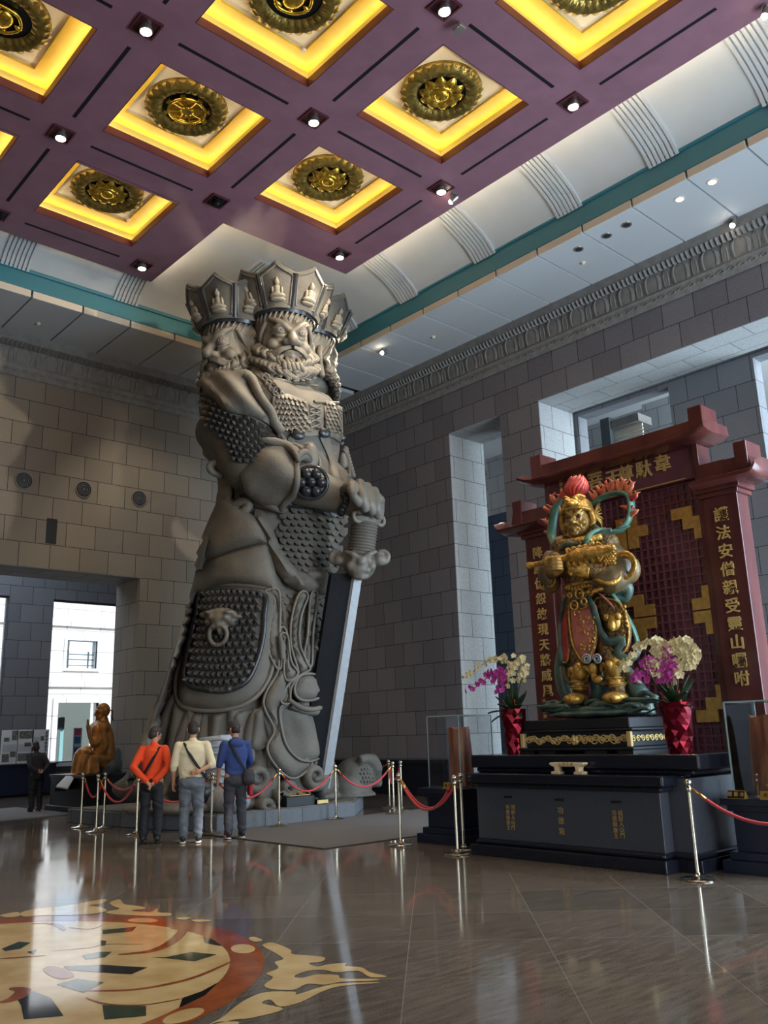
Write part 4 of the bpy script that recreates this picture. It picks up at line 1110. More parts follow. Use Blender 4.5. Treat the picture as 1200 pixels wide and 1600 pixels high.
def ringp(off, rad, ph=0, amp=.06, n=40): return [cc + axis * (off + amp * math.sin(3 * t + ph)) + (e1 * math.cos(t) * 1.0 + e2 * math.sin(t)) * rad * (1 + .08 * math.sin(5 * t + ph)) for t in np.linspace(0, 2 * PI, n + 1)[:-1]]
rr = [(-.12, .5), (.0, .62), (.2, .67), (.45, .68), (.68, .64), (.84, .60), (.88, .54), (.8, .48), (.6, .44), (.2, .4)]
R_ = [ringp(o, r, .6 * i, .09) for i, (o, r) in enumerate(rr)]
b0 = len(cuff.v); nn2 = 40
for rg in R_: cuff.v += [tuple(p) for p in rg]
for i in range(len(rr) - 1):
    for j in range(nn2): cuff.f.append((i * nn2 + j, i * nn2 + (j + 1) % nn2, (i + 1) * nn2 + (j + 1) % nn2, (i + 1) * nn2 + j))
for off, ph in ((.82, 2.9),): cuff.tube(ringp(off, .60, ph, .09), .07, 8, closed=True)
for k, (t0_, t1_) in enumerate(((-.3, -.9), (.15, -.25), (.6, .3), (1.1, .9), (2.6, 2.4), (-1.2, -1.7))):
    pts_ = []
    for i in range(12):
        q = i / 11; t = lerp(t0_, t1_, q) + .25 * math.sin(q * 5 + k); pts_.append(cc + axis * lerp(-.1, .8, q) + (e1 * math.cos(t + 2.2) + e2 * math.sin(t + 2.2)) * (.655 + .02 * math.sin(q * 9)))
    cuff.tube(pts_, [.03 + .085 * math.sin(PI * i / 11) for i in range(12)], 8)
P_('rolled_cuff', cuff, M_stone, smooth='all')
fa = MB(); P0 = cc + axis * .4
fa.tube([P0, lerp(P0, wr_r, .4), wr_r], [.44, .42, .29], 32)
for t in (.86, .93): p = lerp(P0, wr_r, t); fa.tube([p - axis * .03, p + axis * .03], [.33 - .05 * (t - .86) * 10, .33 - .05 * (t - .86) * 10], 32)
P_('forearm_guard', fa, M_stone2, smooth=40)
FA = FA_ = BVHTree.FromPolygons([V(v) for v in fa.v], fa.f)
x = MB()
fc = hit(486, 754, FA)
X = V(0, 0, 1).cross(fc[1]).normalized(); Y = fc[1].cross(X); Mx = Matrix((X, Y, fc[1])).transposed()
x.ell(fc[0] + fc[1] * .05, (.1, .1, .12), Mx)
for k in range(6): a = k * PI / 3; x.ell(fc[0] + fc[1] * .03 + (X * math.cos(a) + Y * math.sin(a)) * .19, (.11, .11, .1), Mx)
x.tube([fc[0] - fc[1] * .0 + (X * math.cos(t) + Y * math.sin(t)) * .32 for t in np.linspace(0, 2 * PI, 25)[:-1]], .04, 8, closed=True)
P_('flower_boss', x, M_darkst, smooth='all')
x = MB()
for k in range(6):
    h_, n_ = hit(537 + 4 * math.sin(k), 775 + k * 5.5 - 2, FA); x.ell(h_ + n_ * .02, .075)
P_('wrist_beads', x, M_darkst, smooth='all')

# --- hands folded over the pommel
hd = MB(); K = spx
w1 = wr_r; pc = K(566, 789, 2.5)
hd.tube([w1, lerp(w1, pc, .4), pc], [.25, .30, .27], 16); hd.ell(pc, (.30, .26, .22))
knuck = [(549, 757), (562, 756), (573, 761), (584, 768)]; mid = [(551, 772), (566, 776), (577, 783), (588, 788)]; tip = [(560, 786), (570, 795), (581, 800), (590, 806)]
for i, (a, b, c) in enumerate(zip(knuck, mid, tip)):
    base = K(a[0] - 12, a[1] + 10, 2.25)
    hd.tube(spline([base, K(*a, 2.55), K(*b, 2.84), K(*c, 2.8)], 5), [.1] * 5 + [.1] * 5 + [.088] * 5 + [.075], 12); hd.ell(K(*c, 2.8), .078); hd.ell(K(*a, 2.55), .108)
hd.tube(spline([K(540, 775, 2.2), K(540, 763, 2.5), K(553, 758, 2.7)], 5), [.11] * 5 + [.1] * 5 + [.08], 12); hd.ell(K(553, 758, 2.7), .08)
hd.tube(spline([K(588, 776, 2.3), K(592, 790, 2.45), K(590, 808, 2.5)], 5), [.12] * 11, 12); hd.ell(K(590, 808, 2.5), .11)
hd.ell(K(572, 782, 2.35), (.42, .35, .2))
P_('folded_hands', remesh(hd, .02, 2), M_stone2, smooth='all')

# --- sword: pommel, ringed grip, beast guard, massive blade
def sw(px, py): return K(px, py, lerp(1.42, 2.45, (1225 - py) / (1225 - 800)))
top, gt, gd, tipp = sw(570, 812), sw(567, 828), sw(562, 880), sw(508, 1232)
ax = (tipp - gd).normalized()
x = MB(); x.tube([top + V(0, 0, .1), top, top - V(0, 0, .12)], [.3, .42, .34], 8, flat=(1, .6), up=(0, 1, 0))
for q in (-1, 1): x.tube([top + V(q * .3 + .1 * math.cos(t), -.12, .1 * math.sin(t)) for t in np.linspace(0, 2 * PI, 15)[:-1]], .045, 8, closed=True)
P_('sword_pommel', x, M_stone2)
x = MB(); n = 13; L = (gd - top)
pr = []
for k in range(n * 4 + 1): t = k / (n * 4); pr.append((top + L * (0.05 + .9 * t), .25 + .035 * abs(math.sin(t * n * PI))))
x.tube([p for p, _ in pr], [r for _, r in pr], 20); P_('sword_grip', x, M_stone2, smooth=60)
x = MB(); g = gd; mcam = -V(ray(560, 880)).normalized()
F = frame(g, (0.823, -.568, 0), (0, 0, 1))       # x right, y up, z towards the viewer
def fx(a, b, c): return F @ V(a, b, c)
x.ell(fx(0, 0, -.05), (.36, .3, .34)); x.ell(fx(0, -.16, .1), (.26, .22, .2)); x.ell(fx(0, -.02, .28), (.1, .1, .12))
for q in (-1, 1):
    x.tube([fx(q * .05, .05, .3), fx(q * .16, .12, .3), fx(q * .32, .2, .2)], [.05, .06, .04], 8); x.ell(fx(q * .14, .02, .24), .075)
    x.ell(fx(q * .2, -.1, .2), .1); x.tube([fx(q * .46 + .12 * math.cos(t), .12 + .12 * math.sin(t), .0) for t in np.linspace(0, 2 * PI, 13)[:-1]], .055, 8, closed=True); x.ell(fx(q * .4, .06, 0), (.14, .12, .12))
x.tube([fx(-.16, -.2, .26), fx(0, -.17, .3), fx(.16, -.2, .26)], .04, 8); x.tube([fx(-.14, -.3, .2), fx(0, -.34, .25), fx(.14, -.3, .2)], .05, 8); x.ell(fx(0, .22, .12), (.2, .12, .14))
P_('sword_guard', remesh(x, .026, 2), M_stone2, smooth='all')
x = MB(); bw = .27; bt = .13
side = V(1, 0.0, 0); dep = V(0, 1, 0)
def bl(t, a, b): return lerp(gd, tipp, t) + V(a, b, 0)
# blade cross-section: broad left face with its shade painted near black, pale bevelled edge on the right
A = [(-.50, .2), (-.12, .03), (.06, -.01), (.06, .1), (-.1, .3), (-.45, .36)]
n = len(A); t0, t1 = .05, 1.0
vs = [bl(t0, a, b) for a, b in A] + [bl(t1, a, b) for a, b in A]
x.add(vs, [tuple(range(n)), tuple(range(n, 2 * n))[::-1]] + [(i, (i + 1) % n, n + (i + 1) % n, n + i) for i in range(n) if i != 1])
P_('sword_blade', x, mat('blade_face_shaded', srgb(20, 22, 27), rough=.75, spec=.2, var=.2, vscale=10))
x = MB(); E = [(-.13, .02), (-.11, -.04), (.06, -.07), (.085, .12), (.055, .12), (.055, -.02)]; n = 6
x.add([bl(t0, a, b) for a, b in E] + [bl(t1, a, b) for a, b in E], [tuple(range(n)), tuple(range(n, 2 * n))[::-1]] + [(i, (i + 1) % n, n + (i + 1) % n, n + i) for i in range(n)])
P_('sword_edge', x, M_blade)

# --- heads with fierce faces
def face_mb():
    m = MB()
    m.ell((0, 0, 0), (.56, .62, .78)); m.ell((0, -.12, -.36), (.45, .5, .4)); m.ell((0, -.3, .38), (.44, .32, .3))
    for q in (-1, 1):
        m.tube([(q * .05, -.66, .16), (q * .16, -.66, .26), (q * .3, -.6, .36), (q * .44, -.46, .46)], [.075, .085, .075, .04], 10)
        m.tube([(q * .05, -.64, .28), (q * .12, -.63, .4), (q * .2, -.58, .52)], [.04, .045, .03], 8)
        m.ell((q * .235, -.525, .13), .14)
        m.tube([(q * .09, -.62, .10), (q * .17, -.665, .20), (q * .28, -.64, .235), (q * .40, -.52, .2)], [.03, .04, .04, .03], 8)
        m.tube([(q * .09, -.62, .06), (q * .2, -.64, .0), (q * .3, -.6, .02), (q * .40, -.5, .1)], [.025, .035, .035, .02], 8)
        m.tube([(q * .12, -.6, -.05), (q * .26, -.57, -.08), (q * .4, -.46, -.02)], [.04, .05, .03], 8)
        m.ell((q * .33, -.43, -.14), (.17, .16, .15)); m.ell((q * .12, -.70, -.16), (.09, .1, .08))
        m.tube([(q * .15, -.63, -.2), (q * .27, -.56, -.28), (q * .33, -.48, -.42)], [.03, .04, .03], 8)
        # ear
        m.tube([(q * .56, -.02, .22), (q * .68, .06, .24), (q * .70, .1, .05), (q * .64, .02, -.15), (q * .60, -.04, -.42), (q * .56, -.08, -.44)], [.05, .065, .065, .06, .08, .05], 10)
        m.ell((q * .58, .03, .02), (.06, .1, .12))
    m.tube([(0, -.6, .22), (0, -.70, .05), (0, -.78, -.12)], [.07, .085, .12], 12); m.ell((0, -.79, -.14), (.125, .12, .11))
    m.tube([(-.05, -.66, .2), (0, -.67, .24), (.05, -.66, .2)], .05, 8)
    m.tube([(-.2, -.6, -.40), (-.1, -.67, -.345), (0, -.68, -.36), (.1, -.67, -.345), (.2, -.6, -.40)], [.03, .05, .05, .05, .03], 10)
    m.tube([(-.18, -.6, -.42), (0, -.67, -.47), (.18, -.6, -.42)], [.03, .06, .03], 10)
    m.ell((0, -.58, -.62), (.17, .13, .12))
    return m
FACE = remesh(face_mb(), .024, 3, .4)
EYE2 = []
for q in (-1, 1):
    EYES = MB(); EYE2.append(EYES)
    c = V(q * .235, -.525, .13)
    d = V(q * .03, -1, -.02).normalized(); X = d.cross(V(0, 0, 1)).normalized(); Y = X.cross(d)
    EYES.ell(c + d * .04, .125); 
    EYES.tube([c + d * .152 + X * .05 * math.cos(t) + Y * .05 * math.sin(t) for t in np.linspace(0, 2 * PI, 17)[:-1]], .012, 6, closed=True)
    EYES.ell(c + d * .163, .02)
HAIR = MB()
HAIR.lathe([(.50, .1), (.60, .35), (.64, .5), (.62, .62), (.3, .72)], (0, .03, 0), n=40)
for k in range(26):
    a = PI * (k / 25) * 1.5 - PI * 1.25
    p = [( .585 * math.cos(a), .03 + .64 * math.sin(a), .40), (.63 * math.cos(a + .1), .03 + .67 * math.sin(a + .1), .52), (.64 * math.cos(a + .22), .03 + .68 * math.sin(a + .22), .64)]
    HAIR.tube(spline(p, 3), [.026] * 7, 7)
for q in (-1, 1):
    for k in range(5): HAIR.tube(spline([(q * .48, -.36 + k * .09, .42), (q * .56, -.25 + k * .1, .2), (q * .55, -.1 + k * .1, .02)], 4), [.05] * 5 + [.04] * 3 + [.02], 7)
def beard(lng=1.0, full=True):
    m = MB(); rnd = random.Random(3)
    for q in (-1, 1):      # moustache
        for k in range(4): m.tube(spline([(q * .03, -.74, -.245 - k * .012), (q * (.2 + .01 * k), -.72, -.29 - .03 * k), (q * .38, -.58, -.36 - .03 * k), (q * (.52 + .02 * k), -.42, -.30 - .045 * k)], 5), [.024] * 6 + [.036] * 5 + [.024] * 4 + [.01], 8)
    N = 40 if full else 20
    for k in range(N):
        a = lerp(-1.5, 1.5, k / (N - 1)); r = .58
        x0, y0 = r * math.sin(a) * .98, -.10 - r * math.cos(a) * .86
        z0 = -.60 + .42 * (abs(a) / 1.5) ** 1.5; L_ = (.38 + .14 * rnd.random()) * lng
        ww = .09 + .05 * math.sin(k * 1.7) if x0 < .1 else -.09 - .05 * math.sin(k * 1.7)
        sx = 1 + .3
        p = [(x0 * .86, y0 * .86, z0 + .06), (x0 * 1.04 + ww * .4, y0 * 1.08, z0 - .10), (x0 * 1.1 - ww, y0 * 1.15, z0 - L_ * .5), (x0 * 1.12 + ww * .9, y0 * 1.16, z0 - L_ * .8), (x0 * 1.22 + ww * .3, y0 * 1.2, z0 - L_ * .9)]
        m.tube(spline(p, 5), [.055] * 5 + [.062] * 6 + [.05] * 5 + [.035] * 3 + [.02, .01], 8)
        if k % 2 == 0:
            p = [(x0 * 1.0, y0 * 1.0, z0 + .16), (x0 * 1.12 - ww * .6, y0 * 1.12, z0 + .02), (x0 * 1.16 + ww, y0 * 1.18, z0 - .16), (x0 * 1.26 - ww * .3, y0 * 1.22, z0 - .26)]
            m.tube(spline(p, 5), [.05] * 5 + [.06] * 5 + [.045] * 4 + [.02, .01], 8)
    for k in range(5): m.tube(spline([((k - 2) * .07, -.6, -.56), ((k - 2) * .09, -.72, -.66), ((k - 2) * .1 + .05, -.7, -.8)], 4), [.05] * 4 + [.06] * 4 + [.02], 8)
    return m
BEARD = beard()
BEARD_S = beard(.6)
# crown of eight arched panels with seated figures
def crown(zb, nmax=8):
    cr = MB(); edge = []; fig = []; rim = MB()
    rim.lathe([(.60, -.05), (.70, -.07), (.735, 0), (.70, .06), (.6, .05)], n=48)
    N = nmax
    for k in range(N):
        a = 2 * PI * (k + .5) / N - PI / 2; da = PI / N
        def pt(t, h, o=0):      # t in -1..1 across the panel, h height
            ang = a + t * da; r = .70 + .36 * h / .85 + .05 * (1 - t * t) + o
            rad = r * math.cos(da) / math.cos(t * da * .55) * 1.05
            return V(rad * math.cos(ang), rad * math.sin(ang), zb + h)
        def topz(t): return .64 + .26 * (1 - abs(t)) ** 1.5 - .03 * math.cos(t * PI * 1) 
        pan_ = MB(); pan_.sheet(lambda u, v: pt((u * 2 - 1) * .97, v * topz(u * 2 - 1)), 12, 6, .12); cr.merge(pan_)
        outl = [pt(-.8, .06, .07), pt(-.86, topz(-.86) - .1, .07)] + [pt(t, topz(t) - .06, .08) for t in (-.8, -.6, -.4, -.2, 0, .2, .4, .6, .8)] + [pt(.86, topz(.86) - .1, .07), pt(.8, .06, .07)]
        cr.tube(outl, .03, 6, closed=True)
        cap = [pt(t, topz(t) + .0, .02) for t in np.linspace(-1, 1, 13)]; cr.tube(cap, .05, 8)
        cr.tube([p * .82 + V(0, 0, p.z * .18) for p in cap], .06, 6)
        e_ = MB(); e_.tube([pt(-1, 0, .05), pt(-1, .35, .07), pt(-1, .66, .07)], [.05, .06, .065], 8); edge.append(e_); fg = MB(); fig.append(fg)
        # seated figure with halo stone
        o = pt(0, .12, .09); out_ = V(math.cos(a), math.sin(a), 0); tan = V(-math.sin(a), math.cos(a), 0); up = (pt(0, .5) - pt(0, 0)).normalized()
        Mf = Matrix((tan, up, out_)).transposed()
        def E(x, y, z, r): fg.ell(o + (tan * x + up * y + out_ * z) * 1.3, V(*r) * 1.3, Mf, n=10, m=7)
        E(0, .0, .0, (.13, .035, .06)); E(0, .05, .02, (.14, .045, .07)); E(0, .15, .0, (.065, .09, .05)); E(0, .275, .01, (.045, .052, .045)); E(0, .33, .0, (.022, .03, .022))
        E(-.075, .14, .01, (.025, .07, .03)); E(.075, .14, .01, (.025, .07, .03)); E(0, .085, .05, (.06, .02, .03))
    return cr, edge, fig, rim
CR = crown(.0)
capm = MB(); capm.lathe([(.62, 0), (.98, .5), (.92, .62), (.4, .68), (0.01, .7)], n=40)
def place_head(cu, cw, cz, rot, lab, bd):
    M = Matrix.Translation(S(cu, cw, cz)) @ Matrix.Rotation(rot, 4, 'Z')
    hd_ = MB().merge(FACE, M).build('head', M_stone2, st, smooth='all', label=lab)
    sub = lambda n, mb, m, sm='all', mm=M: MB().merge(mb, mm).build(n, m, hd_, smooth=sm)
    [sub('eye', q, M_stone2) for q in EYE2]; sub('hair', HAIR, M_stone2)
    sub('beard', bd, M_stone2)
    MC = M @ Matrix.Translation((0, .03, .66))
    c = MB().merge(CR[0], MC).merge(capm, MC).build('crown', M_stone, st, smooth=35, label='crown of the ' + lab.split(' with')[0])
    MB().merge(CR[3], MC).build('crown_band', M_darkst, c, smooth=40)
    for q in CR[1]: MB().merge(q, MC).build('crown_rib', M_darkst, c, smooth=40)
    for q in CR[2]: MB().merge(q, MC).build('seated_figure', M_relief, c, smooth='all')
place_head(.20, .58, 9.78, -.36, 'main front face with glaring eyes', BEARD)
place_head(-.5, -.35, 9.68, -PI / 2 + .22, 'left-hand face seen in profile', BEARD_S)
place_head(1.32, -.05, 9.88, PI / 2 - .1, 'right-hand face turned away', BEARD_S)
x = MB(); x.ell(S(.15, -.3, 9.9), (1.1, .75, .9)); P_('joined_back_of_heads', x, M_stone, smooth='all')

# --- shoes and cloud scrolls at the foot
def scroll(mb, px, py, w, r, flip=1, th=.07):
    c = spx(px, py, w); pts = []
    for k in range(26):
        t = k / 25; a = t * 2 * PI * 1.35; rr = r * (1 - .8 * t); pts.append(c + V(flip * rr * math.cos(a + PI), -.05 * t, rr * math.sin(a + PI) * .9))
    pts = [c + V(-flip * r * .9, .15, -r * 1.4)] + pts
    mb.tube(pts, [th * 1.6] + [th * lerp(1.6, .9, k / 25) for k in range(26)], 8, flat=(1, 1.8), up=(0, 1, 0)); mb.ell(c + V(0, .02, 0), r * .45)
x = MB()
for a in ((472, 1185, 1.2, .3, 1), (488, 1212, 1.5, .26, -1), (397, 1215, 1.35, .26, 1), (418, 1228, 1.3, .18, -1), (392, 1185, 1.0, .33, 1), (445, 1232, 1.5, .17, 1), (412, 1258, 1.6, .14, -1)): scroll(x, *a)
P_('cloud_scrolls', x, M_stone, smooth='all')
x = MB()
for (px, py, w_, rx, ry, rz) in ((395, 1243, 1.25, .6, .35, .12), (360, 1246, 1.3, .5, .35, .14), (300, 1238, 1.1, .7, .4, .14), (245, 1243, .5, .6, .45, .14), (500, 1236, .9, .45, .4, .12), (450, 1232, 1.0, .7, .3, .12)):
    c = spx(px, py, w_); c.z = .27 + rz * .6; x.ell(c, (rx, ry, rz)); c2 = c + V(.2, .1, rz * .8); x.ell(c2, (rx * .6, ry * .7, rz * .6))
P_('cloud_base', remesh(x, .04, 2), M_stone, smooth='all')
x = MB(); c = spx(338, 1225, 1.15)
c.z = .27 + .55
x.tube([(c.x, c.y + .1, .3), (c.x, c.y, .9), (c.x, c.y + .1, 1.5)], [.42, .33, .42], 20); x.ell((c.x, c.y - .3, .45), (.36, .6, .26)); boot = remesh(x, .04, 3)
for v in range(len(boot.v)):
    if boot.v[v][2] < .27: boot.v[v] = (boot.v[v][0], boot.v[v][1], .27)
P_('boot', boot, M_blade, smooth='all')
x = MB()
for k in range(8):
    z = .62 + .12 * k; r = .36; x.tube([V(c.x, c.y, z) + V(r * math.cos(t), r * math.sin(t), .03 * math.cos(t * 3)) for t in np.linspace(PI + .1, 2 * PI - .1, 15)], .022, 6)
P_('boot_lacing', x, M_blade, smooth='all')
x = MB(); c = spx(305, 1228, .9)
c.z = .6; x.ell(c, (.45, .6, .36)); P_('boot_heel', x, M_darkst, smooth='all')

# --- plinth of the giant statue, carved beast, plaque
poly = [(8.2, 13.33), (11.2, 13.33), (11.43, 13.55), (12.5, 14.6), (12.6, 17.6), (7.45, 17.6), (7.55, 16.1), (7.85, 14.4)]
M_plinth = ashlar('plinth_granite', srgb(104, 108, 114), srgb(96, 100, 106), srgb(30, 32, 36), su=.3, sv=.0, w=.8, h=2.0, mortar=.006)
pl = thing('statue_plinth', (CX, 15.4, 0), 'low dark granite plinth carrying the colossal guardian statue', 'plinth')
w = MB(); w.prism([(x_, y_, 0) for x_, y_ in poly], (0, 0, .25)); w.build('plinth_block', M_plinth, pl, bevel=.01)
w = MB(); w.prism([(CX + (x_ - CX) * .975, 15.4 + (y_ - 15.4) * .97, .25) for x_, y_ in poly], (0, 0, .02)); w.build('plinth_top', M_stone, pl)
be = thing('carved_beast', (11.9, 14.6, .27), 'rounded dark stone beast crouching at the right foot of the giant statue behind the sword', 'sculpture')
x = MB(); c = onY(558, 1214, 14.5); x.ell(c + V(0, .1, 0), (.42, .42, .40)); x.ell(c + V(-.2, .1, -.2), (.42, .42, .3)); x.tube(spline([c + V(-.15, -.25, .34), c + V(.15, -.22, .36), c + V(.36, -.18, .12), c + V(.38, -.18, -.22)], 6), [.1] * 7 + [.16] * 6 + [.12] * 5 + [.08], 10)
x.ell(c + V(-.1, .05, -.38), (.55, .45, .18)); x = remesh(x, .035, 3); x.v = [(a, b, max(q, .272)) for a, b, q in x.v]; x.build('beast_body', M_stone, be, smooth='all')
x = MB()
for k in range(7):
    for j in range(11): a = -1.9 + (j + .5 * (k % 2)) * .2; b_ = -.6 + k * .2; x.ell(c + V(.0, .1, 0) + V(.41 * math.cos(a) * math.cos(b_), .41 * math.sin(a) * math.cos(b_), .39 * math.sin(b_)), (.035, .035, .035), n=8, m=6)
x.build('beast_scales', M_stone, be, smooth='all')
M_gilt = mat('gilt_lettering', srgb(222, 190, 124), rough=0.4, metal=0.3)
M_blacklacq = mat('black_lacquer', srgb(16, 18, 26), rough=0.45)
# name plaque box on the plinth
pb = thing('name_plaque', (10.1, 13.6, .27), 'black block with a gold-framed sloping name plate at the foot of the giant statue', 'plaque')
a = onY(448, 1257, 13.42); b = onY(492, 1250, 13.42); zt0, zt1 = .38, .60
x0, x1 = a.x, b.x
w = MB(); w.add([(x0, 13.42, .27), (x1, 13.42, .27), (x1, 13.95, .27), (x0, 13.95, .27), (x0, 13.42, zt0 + .05), (x1, 13.42, zt0 + .05), (x1, 13.85, zt1), (x0, 13.85, zt1)], [(0, 3, 2, 1), (4, 5, 6, 7), (0, 1, 5, 4), (1, 2, 6, 5), (2, 3, 7, 6), (3, 0, 4, 7)])
w.build('block', M_blacklacq, pb, bevel=.008)
up = V(0, .43, zt1 - zt0 - .05); F = frame(V((x0 + x1) / 2, 13.635, (zt0 + .05 + zt1) / 2 + .006), (1, 0, 0), up)
w = MB(); hw, hh = (x1 - x0) / 2 - .04, up.length / 2 - .04
pts = [(-hw + .05, -hh), (hw - .05, -hh), (hw, -hh + .05), (hw, hh - .05), (hw - .05, hh), (-hw + .05, hh), (-hw, hh - .05), (-hw, -hh + .05)]
w.tube([F @ V(p[0], p[1], .003) for p in pts], .008, 6, closed=True); w.build('gold_frame', M_gilt, pb)
text('lettering', '東 方', .14, F @ Matrix.Translation((0, .085, .0)), M_gilt, .003, pb, bold=.003)
text('lettering', '天 王', .16, F @ Matrix.Translation((0, -.07, .0)), M_gilt, .003, pb, bold=.003)
a = onY(493, 1252, 13.42); b = onY(511, 1250, 13.42)
nb = thing('small_name_bar', (a.x, 13.45, .27), 'small gold-lettered bar on the plinth edge right of the black plaque', 'nameplate')
w = MB(); w.box(a.x, b.x, 13.38, 13.5, .27, .36); w.build('bar', M_blacklacq, nb, bevel=.005)
w = MB(); w.box(a.x + .01, b.x - .01, 13.373, 13.38, .285, .345); w.build('gold_face', M_gilt, nb)
# ================================================================== altar with the armoured guardian
M_gran = mat('altar_granite', srgb(70, 74, 84), rough=0.3, var=0.35, vscale=160, detail=2)
M_gran_d = mat('altar_granite_dark', srgb(30, 32, 42), rough=0.16, var=0.3, vscale=140, detail=2)
al = thing('donation_altar', (9.3, 6.55, 0), 'tiered dark granite altar with three coin slots and gold characters on its front', 'altar')
w = MB(); w.box(8.58, 10.1, 5.25, 7.98, 0, .13); w.box(8.82, 10.1, 4.98, 8.08, 0, .13)
w.build('base_step', M_gran_d, al, bevel=.012)
w = MB(); w.box(8.64, 10.0, 5.29, 7.94, .13, .185); w.box(8.80, 10.0, 5.02, 8.05, .13, .185); w.build('base_moulding', M_gran_d, al, bevel=.03, seg=4)
w = MB(); w.box(8.72, 9.2, 5.33, 7.95, .185, .80); w.build('front_cabinet', M_gran, al, bevel=.006)
w = MB(); w.box(8.90, 10.0, 5.06, 8.0, .185, .94); w.build('rear_body', M_gran, al, bevel=.006)
w = MB(); w.box(8.66, 9.2, 5.27, 7.99, .80, .86); w.box(8.60, 9.2, 5.21, 8.02, .86, .975); w.build('front_top_slab', M_gran_d, al, bevel=.02, seg=3)
w = MB(); w.box(8.86, 10.03, 4.98, 8.06, .975, 1.03); w.box(8.80, 10.08, 4.88, 8.10, 1.03, 1.19); w.build('upper_slab', M_gran_d, al, bevel=.02, seg=3)
M_txt = mat('carved_gold_text', srgb(190, 160, 105), rough=0.5, metal=0.3)
XF0 = 8.716
FX = lambda y, z, x=XF0: frame((x, y, z), (0, -1, 0), (0, 0, 1))      # faces the hall: right is -y
c = (680, 980)
def CP(x, y, X=8.72): return onX(c[0] + x / 2.308, c[1] + y / 2.308, X)
for (x_, y_) in ((265, 612), (449, 622), (654, 630)):
    p = CP(x_, y_); w = MB(); w.box(8.708, 8.722, p.y - .07, p.y + .07, p.z - .013, p.z + .013); w.build('coin_slot', M_black, al, bevel=.004)
def column(chars, tops, X, size, mt, parent, depth=.004, bold=.0, name='lettering'):
    for ch, (y, z) in zip(chars, tops): text(name, ch, size, FX(y, z, X), mt, depth, parent, bold=bold)
def colpx(chars, a, b, size, X=8.72, **k):
    p, q = CP(*a, X), CP(*b, X); n = len(chars)
    column(chars, [(lerp(p.y, q.y, i / (n - 1)), lerp(p.z, q.z, i / (n - 1))) for i in range(n)], X - .003, size, M_txt, al, bold=.0, **k)
colpx('功德箱', (452, 662), (457, 738), .085)
colpx('錢財入山門', (281, 650), (282, 724), .06); colpx('功德歸施主', (261, 650), (265, 724), .06)
colpx('錢財入山門', (668, 672), (676, 752), .062); colpx('功德歸施主', (645, 670), (653, 754), .062)
# ivory offering stand on the front slab
M_ivory = mat('ivory_stone', srgb(226, 208, 172), rough=0.4)
p = CP(481, 528, 8.72)
of = thing('offering_stand', (8.72, p.y, .975), 'small ivory-coloured low stand with curled ends on the altar front ledge', 'stand')
w = MB(); pts = [(-.24, .13), (-.245, .11), (-.20, .085), (.20, .085), (.245, .11), (.24, .13)]
w.prism([(8.68, p.y - a, .975 + b) for a, b in pts], (.1, 0, 0)); w.build('top_board', M_ivory, of, bevel=.008)
for q in (-1, 1):
    w = MB(); w.prism([(8.68, p.y - q * .10, .975), (8.68, p.y - q * .22, .975), (8.68, p.y - q * .225, 1.0), (8.68, p.y - q * .17, 1.01), (8.68, p.y - q * .18, 1.065), (8.68, p.y - q * .12, 1.065), (8.68, p.y - q * .13, 1.01), (8.68, p.y - q * .10, 1.0)], (.1, 0, 0)); w.build('leg', M_ivory, of, bevel=.004)
text('lettering', '天 尊 菩 薩', .045, FX(p.y, 1.082, 8.677), M_txt, .002, of)

# black lacquer stand with gilt scrollwork
YS0, YS1, XS0, XS1 = 5.87, 7.46, 9.1, 9.98
sd = thing('lacquer_stand', (9.54, 6.66, 1.19), 'black lacquer pedestal with gilt openwork scroll band under the armoured figure', 'pedestal')
w = MB(); w.box(XS0 - .03, XS1, YS0 - .05, YS1 + .05, 1.225, 1.26); w.box(XS0 + .03, XS1, YS0 + .04, YS1 - .04, 1.26, 1.45); w.box(XS0 - .02, XS1, YS0 - .05, YS1 + .05, 1.445, 1.475); w.box(XS0 + .02, XS1, YS0 + .01, YS1 - .01, 1.475, 1.6)
w.build('stand_body', M_blacklacq, sd, bevel=.012)
for (a, b) in ((YS1 - .18, YS1 + .03), (YS0 - .03, YS0 + .18), (6.2, 6.5), (6.95, 7.2)):
    w = MB(); w.box(XS0 - .01, XS1, a, b, 1.19, 1.225); w.build('foot', M_blacklacq, sd)
w = MB(); w.box(XS0 - .02, XS0 + .03, YS0 - .02, YS0 + .035, 1.265, 1.44); w.build('corner_post', M_gilt, sd, bevel=.006)
w = MB(); w.box(XS0 - .02, XS0 + .03, YS1 - .035, YS1 + .02, 1.265, 1.44); w.build('corner_post', M_gilt, sd, bevel=.006)
def vine(mb, y, z, X, s, fl=1, side=False):
    T = lambda a, b: (X, y - a, z + b) if not side else (X + a, y, z + b)
    pts = [T(fl * s * (1 - .75 * t) * math.cos(t * 9), s * .8 * (1 - .75 * t) * math.sin(t * 9)) for t in np.linspace(0, 1, 22)]
    mb.tube(pts, [lerp(.013, .006, i / 21) for i in range(22)], 6); mb.ell(pts[-1], .014, n=8, m=6)
w = MB(); X = XS0 + .022
yy = YS1 - .1
k = 0
y = YS1 - .09
while y > YS0 + .06:
    if abs(y - 6.665) > .07: vine(w, y, 1.352 + .018 * math.sin(k * 2.1), X, .052, 1 if k % 2 else -1)
    k += 1; y -= .078
w.tube([(X, YS1 - .05 - (YS1 - YS0 - .1) * t, 1.352 + .05 * math.sin(t * 34)) for t in np.linspace(0, 1, 90)], .009, 6)
for a in range(5): w.ell((X, 6.665 + .035 * math.cos(a * 1.257), 1.352 + .035 * math.sin(a * 1.257)), (.02, .03, .03), n=8, m=6)
w.ell((X - .01, 6.665, 1.352), .025)
w.build('gilt_scrollwork', M_gilt, sd, smooth='all')
w = MB()
